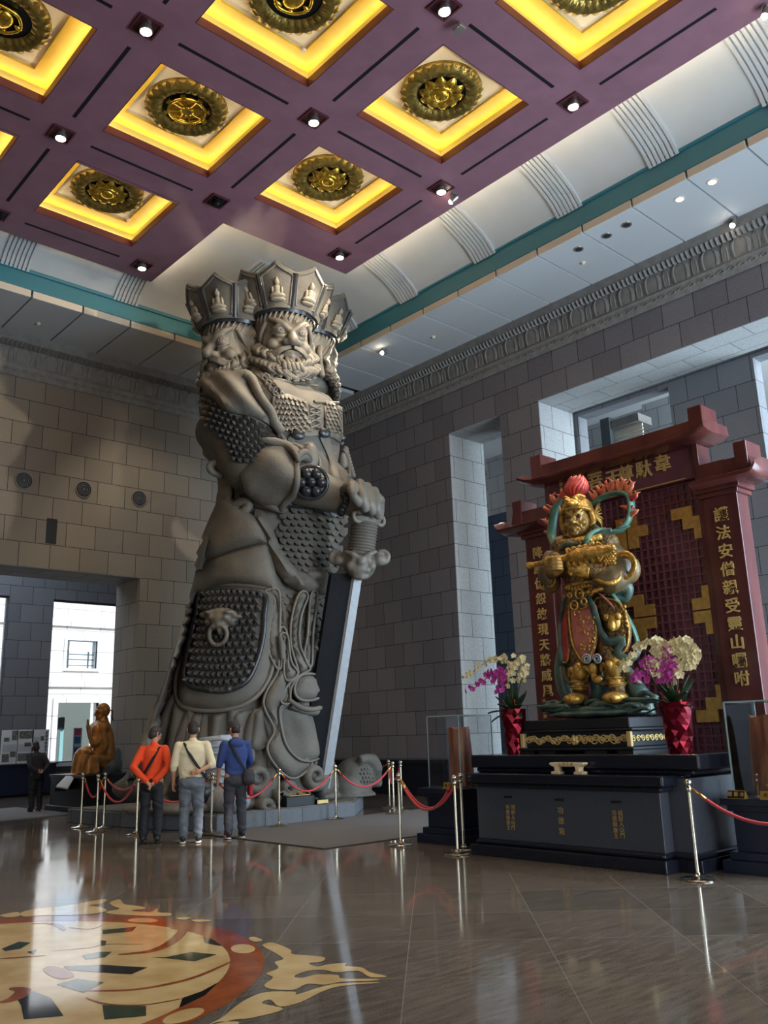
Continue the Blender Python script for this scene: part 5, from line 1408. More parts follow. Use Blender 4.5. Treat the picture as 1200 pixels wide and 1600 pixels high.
for k in range(8): vine(w, YS0 + .035, 1.352, XS0 + .12 + k * .1, .05, 1 if k % 2 else -1, side=True)
w.build('side_scrollwork', M_gilt, sd, smooth='all')

# ---------------------------------------------------------------- carved wooden screen
M_wood = mat('dark_red_wood', srgb(84, 44, 46), rough=0.2, col2=srgb(104, 58, 54), vscale=3, stretch=(1, 1, .25))
M_wood_d = mat('dark_red_wood_panel', srgb(106, 62, 76), rough=0.34, var=.15, vscale=4)
M_goldtile = mat('gold_leaf_tile', srgb(188, 150, 84), rough=0.42, metal=0.5, var=.15, vscale=14)
XS = 10.45; TH = .28
sc = thing('carved_screen', (XS + .2, 6.5, 0), 'tall dark red wooden screen with stepped roofs, lattice panel and gold characters', 'screen')
def SPX(px, py, X=XS): q = onX(px, py, X); return q.y, q.z
yl0, _ = SPX(812, 900); yl1 = yl0 - .42
yr0 = SPX(1106, 800)[0]; yr1 = SPX(1152, 800)[0] + .02
yR1 = 4.86; yR0 = yR1 + .46; yL0 = 8.24; yL1 = yL0 - .46
for nm, a, b in (('left', yL1, yL0), ('right', yR1, yR0)):
    w = MB(); w.box(XS - .02, XS + TH, a, b, 0, 4.36); w.build('pillar', M_wood, sc, bevel=.012)
    w = MB(); w.box(XS - .07, XS + TH + .04, a - .04, b + .04, 4.30, 4.36); w.box(XS - .11, XS + TH + .06, a - .08, b + .08, 4.36, 4.44); w.build('pillar_capital', M_wood, sc, bevel=.012)
w = MB(); w.box(XS + .105, XS + .26, yR0, yL1, 0, 4.95); w.build('back_board', M_wood_d, sc)
w = MB()
yy0, yy1 = yR0 + .1, yL1 - .1
ny = 22; nz = 33; z0_, z1_ = .9, 4.60
for k in range(ny + 1): y = lerp(yy0, yy1, k / ny); w.box(XS + .08, XS + .11, y - .012, y + .012, z0_, z1_)
for k in range(nz + 1): z = lerp(z0_, z1_, k / nz); w.box(XS + .082, XS + .11, yy0, yy1, z - .012, z + .012)
w.build('lattice', M_wood_d, sc)
w = MB(); w.box(XS + .04, XS + .12, yR0, yy0, 0, 4.7); w.box(XS + .04, XS + .12, yy1, yL1, 0, 4.7); w.build('panel_frame', M_wood, sc, bevel=.008)
UT = .15
def tiles(px, py, cells, gapx=None, gapz=None):
    y0, z0 = SPX(px, py, XS + .06); w = MB()
    for (a, b) in cells:
        ya, za = y0 - a * UT - (.02 if gapx is not None and a >= gapx else 0), z0 - b * UT - (.02 if gapz is not None and b >= gapz else 0)
        w.box(XS + .05, XS + .10, ya - UT, ya, za - UT, za)
    w.build('gold_tile', M_goldtile, sc)
tiles(1048, 797, [(0, 0), (1, 0), (1, 1), (2, 1), (2, 2)])
tiles(962, 813, [(0, 0), (0, 1), (0, 2), (1, 0), (1, 1), (1, 2), (2, 1)], gapx=1)
tiles(1079, 918, [(1, 0), (0, 1), (1, 1), (2, 1), (0, 2), (1, 2), (2, 2), (1, 3)], gapz=2)
tiles(1083, 1072, [(2, 0), (2, 1), (1, 1), (1, 2), (0, 2)])
tiles(974, 933, [(0, 0), (1, 0), (1, 1), (2, 1), (0, 2), (1, 2), (2, 2), (1, 3)], gapz=2)
tiles(871, 962, [(0, 0), (0, 1), (1, 1)]); tiles(880, 828, [(0, 0), (0, 1), (1, 1), (1, 2)])
# beam with characters, roofs
zc0, zc1 = 4.62, 5.06
w = MB(); w.box(XS - .0, XS + TH - .02, yR0 + .02, yL1 - .02, zc0, zc1); w.build('name_board', M_wood_d, sc, bevel=.01)
w = MB(); w.box(XS - .015, XS, yR0 + .2, yL1 - .6, zc0 + .012, zc0 + .024); w.build('gold_line', M_gilt, sc)
for a_, b_ in ((yR0 - .02, yR0 + .06), (yL1 - .06, yL1 + .02)):
    w = MB(); w.box(XS - .03, XS + TH, a_, b_, 4.36, zc1); w.build('upper_post', M_wood, sc, bevel=.01)
def roof(y0, y1, z, up0, up1, name='roof_slab'):
    """moulded eaves with upswept ends; y0<y1"""
    def prof(t):   # curve of the eave along y
        return z + .09 * (max(0, (abs(2 * t - 1) - .8) / .2)) ** 2
    w = MB(); n = 24; P = [(-.30, .0), (-.31, .035), (-.26, .05), (-.14, .10), (-.06, .12), (-.05, .30), (TH + .05, .30), (TH + .09, .0), (-.05, -.04), (-.2, -.03)]
    e0 = (.16 if up0 else 0); e1 = (.16 if up1 else 0)
    for i in range(n + 1):
        t = i / n; y = lerp(y0 - e0, y1 + e1, t); zz = prof(t) - z
        if (t < .5 and not up0) or (t > .5 and not up1): zz = 0
        inside = y0 <= y <= y1
        for (a, b) in P:
            b2 = b if (inside or b < .2) else .12
            w.v.append((XS + a, y, z + b2 + zz))
    k = len(P)
    for i in range(n):
        for j in range(k): w.f.append((i * k + j, i * k + (j + 1) % k, (i + 1) * k + (j + 1) % k, (i + 1) * k + j))
    w.f.append(tuple(range(k))[::-1]); w.f.append(tuple(range(n * k, n * k + k)))
    w.build(name, M_wood, sc, smooth=40)
roof(yR0 - .12, yL1 + .16, 5.08, True, True)
w = MB(); 
for y, s in ((yR0 - .16, 1), (yL1 + .02, 1)):
    w = MB(); w.box(XS - .07, XS + TH + .06, y, y + .2, 5.15, 5.56); w.build('ridge_block', M_wood, sc, bevel=.015)
roof(yR1 - .24, yR0 + .02, 4.44, True, False); roof(yL1 - .02, yL0 + .2, 4.44, False, True)
for y in (yR1 - .22, yL0 + .0):
    w = MB(); w.box(XS - .07, XS + TH + .06, y, y + .17, 4.5, 4.93); w.build('ridge_block', M_wood, sc, bevel=.015)
w = MB(); w.box(XS - .03, XS + TH, yR1 + .1, yR0, 4.70, 4.76); w.build('shoulder_beam', M_wood, sc, bevel=.01)
# characters across the beam (right to left) and down both pillars
def SL(px, py, X): q = onX(px, py, X); return (q.y, q.z)
for ch, q in zip('韋馱尊天菩薩', ((1035, 726), (1006, 735), (978, 742), (958, 748), (930, 752), (903, 760))):
    text('gold_character', ch, .25, FX(*SL(q[0], q[1], XS - .01), XS - .012), M_gilt, .012, sc, bold=.004)
for i, ch in enumerate('護法安僧親受靈山囑咐'):
    q = SL(lerp(1138, 1170, i / 9), lerp(803, 1061, i / 9), XS - .03); text('gold_character', ch, .19, FX((yR0 + yR1) / 2, q[1], XS - .035), M_gilt, .01, sc, bold=.003)
for i, ch in enumerate('降魔伏怨故現天將威風'):
    q = SL(lerp(829, 847, i / 9), lerp(867, 1081, i / 9), XS - .03); text('gold_character', ch, .18, FX((yL0 + yL1) / 2, q[1], XS - .035), M_gilt, .01, sc, bold=.003)
for i, ch in enumerate('住持謹題'):
    q = SL(848, 1096 + i * 8, XS - .03); text('small_character', ch, .06, FX((yL0 + yL1) / 2 + .08, q[1], XS - .035), M_gilt, .005, sc)
for i, ch in enumerate('歲次吉日'):
    q = SL(877, 757 + i * 8, XS); text('small_character', ch, .06, FX(SL(877, 757, XS)[0], q[1], XS - .012), M_gilt, .005, sc)

# ---------------------------------------------------------------- vases of orchids
M_redfoil, t_, b_ = nt('red_faceted_vase'); b_.inputs['Base Color'].default_value = srgb(112, 12, 34); setp(b_, rough=.22, metal=.75)
M_leaf = mat('orchid_leaf', srgb(40, 62, 40), rough=.4, var=.3, vscale=8)
M_stem = mat('orchid_stem', srgb(72, 88, 50), rough=.6)
M_worc = mat('cream_petal', srgb(244, 234, 190), rough=.55, var=.05, vscale=30)
M_porc = mat('magenta_petal', srgb(202, 74, 178), rough=.55, var=.15, vscale=40)
M_bark = mat('potting_bark', srgb(70, 50, 36), rough=.9, bump=1)
M_tag = mat('red_tag', srgb(200, 60, 44), rough=.5)
def vase(p, h, r0, r1, lab, seed):
    rt = thing('faceted_vase', p, lab, 'vase', 'red faceted vases on the altar'); rnd = random.Random(seed)
    w = MB(); rows = 9; n = 12
    for i in range(rows + 1):
        t = i / rows; r = lerp(r0, r1, t)
        for j in range(n):
            a = 2 * PI * (j + (i % 2) * .5) / n; rr = r * (1 + (rnd.random() - .5) * .13 * (0 if i in (0, rows) else 1))
            w.v.append((p[0] + rr * math.cos(a), p[1] + rr * math.sin(a), p[2] + h * (t + (rnd.random() - .5) * .04 * (0 < i < rows))))
    for i in range(rows):
        for j in range(n):
            a, b = i * n + j, i * n + (j + 1) % n; c_, d = (i + 1) * n + j, (i + 1) * n + (j + 1) % n
            if i % 2 == 0: w.f += [(a, b, c_), (b, d, c_)]
            else: w.f += [(a, d, c_), (a, b, d)]
    w.f.append(tuple(range(n))[::-1]); b0 = len(w.v)
    for j in range(n): w.v.append(tuple(V(w.v[rows * n + j]) * 1 + (V(p[0], p[1], w.v[rows * n + j][2]) - V(w.v[rows * n + j])) * .12))
    for j in range(n): w.f.append((rows * n + j, rows * n + (j + 1) % n, b0 + (j + 1) % n, b0 + j))
    for j in range(n): w.v.append((w.v[b0 + j][0], w.v[b0 + j][1], p[2] + h * .85))
    for j in range(n): w.f.append((b0 + j, b0 + (j + 1) % n, b0 + n + (j + 1) % n, b0 + n + j))
    w.f.append(tuple(range(b0 + n, b0 + 2 * n)))
    w.build('vase_body', M_redfoil, rt); return rt
def petalblade(mb, o, d, up, L, W, cup=.2, n=5):
    d = V(d).normalized(); s_ = d.cross(V(up)).normalized(); u_ = s_.cross(d)
    def f(u, v): ww = W * math.sin(PI * min(1, .12 + .88 * u)) ** .6; return V(o) + d * (L * u) + s_ * ((v * 2 - 1) * ww) + u_ * (cup * L * (u * u - .3 * (2 * v - 1) ** 2 * 0))
    mb.sheet(f, n, 4, .0025)
def bloom(mb, o, face, s, rnd):
    f = V(face).normalized(); x = f.cross(V(0, 0, 1)).normalized() if abs(f.z) < .95 else V(1, 0, 0); y = x.cross(f)
    for k in range(5):
        a = PI / 2 + k * 2 * PI / 5 + rnd.uniform(-.1, .1); d = x * math.cos(a) + y * math.sin(a); petalblade(mb, o, d + f * .15, f, s, s * (.52 if k in (1, 4) else .36), .12, 4)
    mb.ell(V(o) + f * s * .15, (s * .16,) * 3, n=6, m=4)
def orchid(base, sprays, leaves, lab, seed):
    """sprays: (list of points, kind, n, size)"""
    rnd = random.Random(seed)
    rt = thing('orchid_plant', base, lab, 'orchid', 'orchids on the altar')
    st_ = MB(); 
    bl = {}
    for pts, kind, n, s in sprays:
        P = spline([base] + pts, 8); st_.tube(P, [lerp(.008, .004, i / len(P)) for i in range(len(P))], 6)
        k0 = int(len(P) * (1 - 1 / len(pts) * (len(pts) - 1))) if len(pts) > 1 else len(P) // 2
        mb = bl.setdefault(kind, [])
        n = int(n * 1.7)
        for k in range(n):
            t = k / max(1, n - 1); q = P[min(len(P) - 1, int(lerp(k0, len(P) - 1, t)))]
            sd_ = (-1) ** k * .038 + rnd.uniform(-.012, .012)
            m = MB(); sz = s * lerp(1.0, .75, t)
            bloom(m, q + V(-.03, sd_, rnd.uniform(-.03, .015)), (-.8, -.25 * (1 if k % 2 else -1) + rnd.uniform(-.3, .3), rnd.uniform(-.35, .25)), sz, rnd); mb.append(m)
    for kind, L in bl.items():
        m = MB()
        for q in L: q.build('blossom', kind, rt, smooth=50)
    st_.build('stems', M_stem, rt, smooth='all')
    for (dx, dy, dz, L) in leaves:
        m = MB(); d = V(dx, dy, dz).normalized(); s_ = d.cross(V(0, 0, 1)).normalized()
        def f(u, v): ww = .055 * math.sin(PI * (.1 + .88 * u)) ** .7; return V(base) + d * (L * u) + V(0, 0, -.5 * L * u * u * (1 - dz)) + s_ * ((2 * v - 1) * ww) + V(0, 0, abs(2 * v - 1) * .015)
        m.sheet(f, 7, 4, .006); m.build('leaf', M_leaf, rt, smooth=50)
    for k in range(3):
        m = MB(); o = V(base) + V(-.06, (k - 1) * .1, .06 + .05 * (k % 2)); m.tube([o, o + V(-.01, .01, .12)], .014, 8); m.build('red_ribbon_tag', M_tag, rt)
    return rt
XV = 9.02
for (bx, by, topy, lab, labo, seed, w0) in ((797, 1178, 1108, 'red faceted vase on the left end of the altar', 'cream and magenta orchids arching from the left red vase', 5, 0), (1055, 1180, 1097, 'red faceted vase on the right end of the altar, before the screen', 'fuller cream and magenta orchids in the right red vase', 9, 1)):
    b = onX(bx, by, XV); h = onX(bx, topy, XV).z - 1.19
    pv = (XV + .12, b.y, 1.19); vase(pv, h, .115 + .02 * w0, .165 + .015 * w0, lab, seed)
    base = V(pv[0], pv[1], 1.19 + h * .9)
    Q = lambda px, py, X=XV: onX(px, py, X)
    if not w0:
        spr = [([Q(795, 1060), Q(800, 1036), Q(770, 1030), Q(745, 1045), Q(727, 1060)], M_worc, 17, .042), ([Q(800, 1070), Q(806, 1040), Q(818, 1028), Q(790, 1024, XV - .1), Q(765, 1036)], M_worc, 14, .045),
               ([Q(815, 1060), Q(822, 1040), Q(822, 1050), Q(818, 1062)], M_worc, 11, .045), ([Q(780, 1060), Q(772, 1050), Q(755, 1064), Q(735, 1080)], M_porc, 10, .055), ([Q(790, 1060), Q(786, 1052), Q(788, 1064), Q(782, 1078)], M_porc, 9, .06), ([Q(796, 1056), Q(776, 1048), Q(768, 1062)], M_porc, 5, .055)]
        lv = [(-.5, .8, .35, .36), (-.5, .5, .8, .33), (-.4, -.7, .5, .36), (-.6, -.9, .2, .33), (-.7, -.2, .9, .3), (-.8, .2, .6, .3), (-.2, -.8, .8, .4), (.3, .5, .8, .3), (.3, -.5, .9, .35), (-.3, -.3, 1, .36), (-.6, .9, .1, .3)]
    else:
        spr = [([Q(1030, 1050), Q(1040, 1012), Q(1070, 1001), Q(1088, 1018), Q(1080, 1042)], M_worc, 22, .055), ([Q(1020, 1045), Q(1030, 1002), Q(1010, 1005), Q(985, 1028), Q(975, 1045)], M_worc, 20, .052), ([Q(1060, 1060), Q(1070, 1020), Q(1078, 1030), Q(1072, 1042)], M_worc, 12, .058), ([Q(1045, 1040), Q(1052, 1008), Q(1065, 1012), Q(1055, 1018)], M_worc, 9, .055),
               ([Q(1040, 1060), Q(1046, 1016), Q(1042, 1030), Q(1032, 1050)], M_porc, 10, .065), ([Q(1050, 1060), Q(1052, 1032), Q(1046, 1048), Q(1048, 1062)], M_porc, 9, .065), ([Q(1020, 1060), Q(1018, 1030), Q(1004, 1046), Q(994, 1060)], M_porc, 8, .06)]
        lv = [(-.5, .7, .5, .36), (-.5, -.7, .6, .4), (-.6, .3, .9, .34), (-.6, -.2, .7, .34), (-.3, -.9, .9, .44), (.2, .7, .7, .3), (-.2, .2, 1, .3), (-.5, .9, .2, .34), (-.4, -.9, .3, .3), (.2, -.4, .9, .4)]
    orchid(tuple(base), spr, lv, labo, seed)

# ---------------------------------------------------------------- glass cases with sandalwood trunks
M_acrylic = clearmat('clear_case', (.985, .995, 1))
M_edgeg = mat('case_edge', srgb(205, 232, 236), rough=.1, spec=.8, trans=.4)
def logmat():
    m, t, b = nt('sandalwood'); N, L = t.nodes, t.links
    co = N.new('ShaderNodeTexCoord'); mp = N.new('ShaderNodeMapping'); mp.inputs['Scale'].default_value = (7, 7, .9); L.new(co.outputs['Object'], mp.inputs[0])
    n = N.new('ShaderNodeTexNoise'); n.inputs['Scale'].default_value = 1.6; n.inputs['Detail'].default_value = 7; L.new(mp.outputs[0], n.inputs['Vector'])
    r = N.new('ShaderNodeValToRGB'); e = r.color_ramp.elements; e[0].position = .3; e[0].color = srgb(84, 48, 36); e[1].position = .72; e[1].color = srgb(204, 150, 112)
    x = e.new(.5); x.color = srgb(150, 90, 64); L.new(n.outputs['Fac'], r.inputs[0]); L.new(r.outputs[0], b.inputs['Base Color']); setp(b, rough=.45); return m
M_log = logmat()
M_navy = mat('navy_lacquer', srgb(24, 32, 54), rough=.3)
def case(x0, x1, y0, y1, zt, lab, labl, labp, gh, lw, lh, side):
    pd = thing('display_pedestal', ((x0 + x1) / 2, (y0 + y1) / 2, 0), labp, 'pedestal', 'black pedestals beside the altar')
    w = MB(); w.box(x0 - .12, x1 + .1, y0 - .12, y1 + .12, 0, .12); w.box(x0 - .06, x1 + .05, y0 - .06, y1 + .06, .12, .2); w.build('base', M_navy, pd, bevel=.008)
    w = MB(); w.box(x0, x1, y0, y1, .2, zt - .13); w.build('shaft', M_navy, pd, bevel=.006)
    w = MB(); w.box(x0 - .04, x1 + .04, y0 - .04, y1 + .04, zt - .13, zt - .07); w.box(x0 - .09, x1 + .07, y0 - .09, y1 + .09, zt - .07, zt); w.build('top_slab', M_navy, pd, bevel=.006)
    cx, cy = (x0 + x1) / 2, (y0 + y1) / 2; hx = (x1 - x0) / 2 - .03; hy = (y1 - y0) / 2 - .03
    g = thing('glass_case', (cx, cy, zt), lab, 'glass case', 'clear covers over the trunks'); t = .008
    for (a, b, c_, d, e, f) in ((cx - hx, cx + hx, cy - hy, cy - hy + t, zt, zt + gh), (cx - hx, cx + hx, cy + hy - t, cy + hy, zt, zt + gh), (cx - hx, cx - hx + t, cy - hy + t, cy + hy - t, zt, zt + gh), (cx + hx - t, cx + hx, cy - hy + t, cy + hy - t, zt, zt + gh), (cx - hx, cx + hx, cy - hy, cy + hy, zt + gh, zt + gh + t)):
        w = MB(); w.box(a, b, c_, d, e, f); w.build('pane', M_acrylic, g)
    for a in (-1, 1):
        for b in (-1, 1):
            w = MB(); w.box(cx + a * hx - .008, cx + a * hx + .008, cy + b * hy - .008, cy + b * hy + .008, zt, zt + gh); w.build('corner_edge', M_edgeg, g)
    for (a, b, c_, d) in ((cx - hx, cx + hx, cy - hy - .006, cy - hy + .006), (cx - hx, cx + hx, cy + hy - .006, cy + hy + .006), (cx - hx - .006, cx - hx + .006, cy - hy, cy + hy), (cx + hx - .006, cx + hx + .006, cy - hy, cy + hy)):
        w = MB(); w.box(a, b, c_, d, zt + gh - .004, zt + gh + .012); w.build('top_edge', M_edgeg, g)
    lg = thing('wood_trunk', (cx, cy, zt), labl, 'wood block', 'upright wood trunks in cases')
    w = MB(); n = 14; rnd = random.Random(int(y0 * 10)); R_ = [1 + rnd.uniform(-.12, .12) for _ in range(n)]
    for i in range(7):
        tt = i / 6
        for j in range(n):
            a = 2 * PI * j / n; r = R_[j] * (1.02 - .1 * tt) * (1 + .02 * math.sin(tt * 7 + j)); w.v.append((cx + lw * .8 * r * math.cos(a), cy + lw * r * math.sin(a) + .03 * tt * side, zt + .01 + lh * tt + (.02 * math.sin(j * 2.1) if i == 6 else 0)))
    for i in range(6):
        for j in range(n): w.f.append((i * n + j, i * n + (j + 1) % n, (i + 1) * n + (j + 1) % n, (i + 1) * n + j))
    w.f.append(tuple(range(n))[::-1]); w.f.append(tuple(range(6 * n, 7 * n))); w.build('trunk', M_log, lg, smooth=35)
    w = MB(); w.box(cx - lw * .9, cx + lw * .9, cy - lw * .7, cy + lw * .7, zt, zt + .015); w.build('base_plate', M_cream, lg)
case(9.2, 9.95, 8.66, 9.34, .73, 'tall clear case at the left end of the altar, over a reddish trunk', 'reddish-brown upright trunk in the clear case left of the altar', 'black stepped pedestal at the left end of the altar', .98, .2, .80, 1)
case(9.2, 9.95, 4.06, 4.78, .73, 'tall clear case at the right edge of the picture', 'dark brown upright trunk in the clear case at the right edge', 'black stepped pedestal at the right end of the altar', .98, .25, .82, -1)
M_plate = mat('brass_nameplate', srgb(196, 160, 84), rough=.35, metal=.7)
def nameplate(px, py, X, wd, chars, lab, dark):
    q = onX(px, py, X); r = thing('nameplate', (X, q.y, .73), lab, 'nameplate', 'name plates on the pedestals')
    w = MB(); z = .73; up = V(.05, 0, .085)
    w.add([(X - .03, q.y + wd, z), (X - .03, q.y - wd, z), (X + .06, q.y - wd, z), (X + .06, q.y + wd, z), (X, q.y + wd, z + .085), (X, q.y - wd, z + .085)], [(0, 3, 2, 1), (0, 1, 5, 4), (2, 3, 4, 5), (0, 4, 3), (1, 2, 5)])
    w.build('wedge', M_plate, r)
    n = V(-.085, 0, .03).normalized()
    F = Matrix.Translation(n * .003) @ frame((X - .015, q.y, z + .0425), (0, -1, 0), (.03, 0, .085))
    if dark: m = MB(); m.obox(F, wd * 1.9, .075, .004); m.build('dark_face', M_black, r)
    text('lettering', chars, .052, Matrix.Translation(n * .003) @ F, M_gilt if dark else M_black, .001, r)
nameplate(1151, 1239, 9.12, .095, '檀 香 木', 'dark bordered name plate with three characters on the right pedestal', True)
nameplate(1197, 1237, 9.12, .06, '木', 'pale gold name plate cut by the right picture edge', False)
nameplate(698, 1222, 9.12, .06, '檀 香 木', 'small gold name plate on the left pedestal', False)
# ================================================================== armoured guardian on the altar
M_aut = mat('antique_gold', srgb(190, 148, 72), rough=0.36, metal=0.5, var=0.45, vscale=16, bump=.5, bscale=45)
M_face = mat('gilt_face', srgb(168, 134, 76), rough=0.35, metal=0.45, var=.12, vscale=10)
M_brz = mat('dark_gilt_armour', srgb(58, 46, 36), rough=0.4, metal=0.4, col2=srgb(150, 116, 66), vscale=30, bump=.6, bscale=60)
M_grn = mat('painted_green', srgb(70, 112, 96), rough=.4, var=.25, vscale=8)
M_teal2 = mat('painted_dark_teal', srgb(40, 64, 66), rough=.4, col2=srgb(92, 112, 100), vscale=7)
M_redp = mat('painted_red', srgb(178, 62, 56), rough=.4, var=.3, vscale=9)
M_pink = mat('painted_rose', srgb(188, 112, 104), rough=.45, var=.2, vscale=9)
M_slv = mat('painted_olive_sleeve', srgb(70, 64, 52), rough=.4, col2=srgb(120, 98, 62), vscale=5)
XW = 9.55
wt = thing('armoured_deity', (XW, 6.55, 1.6), 'gilt armoured deity with red plume and flaming ribbon, golden mace across its arms', 'statue')
def W(px, py, f=0.0): return onX(px, py, XW - f)
PW = lambda n, mb, m, **k: mb.build(n, m, wt, smooth=k.pop('smooth', 'all'), **k)
def tp(mb, pts, rs, n=12, k=5, **kw):
    P = spline(pts, k); R = [interp(list(range(len(rs))), rs, i / k) for i in range(len(P))]; mb.tube(P, R, n, **kw); return mb
# body under the armour
x = MB()
tp(x, [W(903, 850, .05), W(908, 880, .05), W(915, 915, .05), W(915, 950, .0)], [.26, .30, .25, .30], 20)
x.ell(W(880, 855, .08), (.16, .17, .16)); x.ell(W(945, 850, .02), (.18, .19, .18))
tp(x, [W(905, 960, .05), W(906, 1030, .12), W(904, 1085, .1)], [.2, .13, .085]); tp(x, [W(940, 960, 0), W(955, 1030, .12), W(966, 1082, .12)], [.2, .13, .085])
x.ell(W(903, 1090, .2), (.2, .1, .07)); x.ell(W(963, 1088, .22), (.2, .1, .07))
tp(x, [W(945, 858, .05), W(958, 890, .15), W(925, 892, .38), W(890, 884, .5)], [.15, .14, .10, .07])
tp(x, [W(878, 862, .1), W(862, 895, .25), W(872, 886, .48)], [.13, .12, .07])
PW('body', remesh(x, .022, 3), M_brz)
# boots, knee guards
for (a, b, c) in (((903, 1092), (905, 1078), (906, 1052)), ((964, 1090), (965, 1074), (957, 1045))):
    x = MB(); x.ell(W(a[0] - 3, a[1], .24), (.21, .13, .075)); x.ell(W(a[0] - 5, a[1] + 1, .34), (.1, .09, .06)); tp(x, [W(*b, .13), lerp(W(*b, .13), W(*c, .13), .5), W(*c, .14)], [.10, .105, .12]); 
    for k in range(3): q = lerp(W(*b, .13), W(*c, .13), .2 + .3 * k); x.tube([q + V(.11 * math.cos(t), .11 * math.sin(t), 0) for t in np.linspace(0, 2 * PI, 17)[:-1]], .016, 6, closed=True)
    PW('boot', x, M_aut)
    x = MB(); q = W(c[0], c[1] - 3, .22); x.ell(q, (.08, .11, .12)); x.ell(q + V(-.06, 0, .02), (.05, .05, .06))
    for s_ in (-1, 1): tp(x, [q, q + V(-.02, s_ * .12, .03), q + V(.0, s_ * .17, -.06)], [.04, .035, .01], 8)
    PW('knee_guard', x, M_aut)
# skirts: centre apron, side panels with studs and hems
def panel(pts, f0, th, name, m, hem=None, curve=.12, bump_=0, cx=925):
    P = smoothline(pts); H_ = lambda px, py: (W(px, py, f0 + curve * (1 - ((px - cx) / 70) ** 2)), V(-1, 0, 0))
    mb = relief(pts, th, step=5, hf=H_, sink=.02, bulge=.02); ob = PW(name, mb, m, smooth=45)
    if hem: h = MB(); h.tube([H_(*p)[0] + V(-th, 0, 0) for p in P], .014, 6, closed=True); PW(name + '_border', h, hem)
    return ob
panel([(882, 935), (935, 930), (962, 938), (966, 985), (955, 1040), (930, 1048), (905, 1046), (886, 1040), (878, 985)], -.02, .03, 'tunic', M_teal2, None)
panel([(893, 945), (912, 952), (930, 945), (934, 990), (927, 1020), (918, 1036), (905, 1022), (895, 995)], .14, .04, 'apron', M_pink, M_aut)
panel([(932, 938), (955, 936), (972, 945), (984, 975), (984, 1005), (975, 1020), (960, 1015), (945, 1000), (936, 975)], .04, .04, 'side_skirt_panel', M_brz, M_aut, cx=945)
panel([(884, 940), (895, 950), (894, 1000), (890, 1032), (880, 1030), (876, 985)], .06, .04, 'side_skirt_panel', M_redp, M_aut, cx=900)
rnd = random.Random(2)
for k in range(40):
    x = MB(); px, py = rnd.uniform(896, 930), rnd.uniform(955, 1015); x.ell(W(px, py, .31), (.02, .018, .022), n=7, m=5); PW('apron_stud', x, M_aut)
x = MB()
for i in range(7):
    for j in range(9):
        px, py = 940 + i * 6 + j * .8, 948 + j * 7.5
        if px < 980: x.ell(W(px, py, .17), (.02, .022, .026), n=7, m=5)
PW('panel_studs', x, M_aut)
x = MB(); q = W(959, 972, .24); x.ell(q, (.06, .09, .11)); x.ell(q + V(-.05, 0, -.04), (.05, .05, .08)); 
for s_ in (-1, 1): x.ell(q + V(-.02, s_ * .08, .06), (.04, .04, .05))
PW('lion_mask', x, M_aut)
x = MB()
for s_ in (-1, 1):
    x = MB(); c = W(925 + s_ * 8, 1030, .34); x.tube([c + V(0, r * math.cos(t), r * math.sin(t)) for t, r in [(u * 12, .065 * (1 - .8 * u)) for u in np.linspace(0, 1, 26)]], .013, 6)
    PW('silver_swirl', x, mat('silvered', srgb(190, 195, 205), rough=.35, metal=.5))
x = MB(); x.ell(W(926, 1045, .3), (.05, .06, .07)); tp(x, [W(926, 1052, .3), W(932, 1062, .3), W(940, 1058, .28)], [.03, .05, .03], 8); PW('pendant', x, M_aut)
# belt, jewels and loops at the waist
x = MB()
for py, rx in ((915, .29), (930, .31)):
    c = W(916, py, .05); x.tube([c + V(rx * .8 * math.cos(t), rx * math.sin(t), 0) for t in np.linspace(0, 2 * PI, 33)[:-1]], .028, 8, closed=True)
for k in range(14):
    t = k / 13; q = W(lerp(885, 950, t), 918 + 3 * math.sin(t * 9), .32 - .1 * abs(t - .4)); x.ell(q, (.03, .03, .035), n=8, m=6)
for (px, py, r_) in ((897, 946, .055), (912, 940, .04), (905, 928, .06), (922, 925, .04), (890, 930, .03)):
    c = W(px, py, .36); x.tube([c + V(0, r_ * math.cos(t), r_ * math.sin(t)) for t in np.linspace(0, 2 * PI, 17)[:-1]], .012, 6, closed=True)
tp(x, [W(925, 925, .4), W(938, 920, .36), W(952, 915, .3)], [.02, .025, .018], 8)
PW('jewelled_belt', x, M_aut)
# scale armour on the chest and shoulder
x = MB()
for (a0, a1, b0, b1, f, nu, nv) in ((884, 928, 846, 864, .36, 8, 4), (928, 962, 856, 886, .28, 8, 8)):
    for j in range(nv):
        for i in range(nu):
            px = lerp(a0, a1, (i + .5 * (j % 2)) / nu); py = lerp(b0, b1, j / nv) - (px - a0) * .06
            x.ell(W(px, py, f + .04 - .1 * abs((px - (a0 + a1) / 2) / (a1 - a0))), (.035, .03, .032), n=8, m=5)
PW('scale_armour', x, M_aut)
x = MB(); tp(x, [W(878, 848, .2), W(905, 845, .36), W(940, 838, .2)], [.04, .05, .04]); tp(x, [W(930, 888, .26), W(950, 892, .3), W(966, 885, .2)], [.02, .025, .02]); PW('armour_edge', x, M_aut)
# shoulder scarf
x = MB(); tp(x, [W(922, 842, .2), W(915, 848, .42), W(922, 835, .3), W(940, 828, .15), W(962, 830, .05), W(985, 822, -.05)], [.03, .06, .07, .06, .04, .01], flat=(1, .5)); PW('shoulder_scarf', x, M_grn)
x = MB(); tp(x, [W(928, 822, .05), W(938, 832, .15), W(956, 828, .12)], [.04, .06, .03]); tp(x, [W(875, 858, .3), W(888, 850, .4), W(905, 850, .42)], [.02, .045, .02]); PW('collar', x, M_teal2)
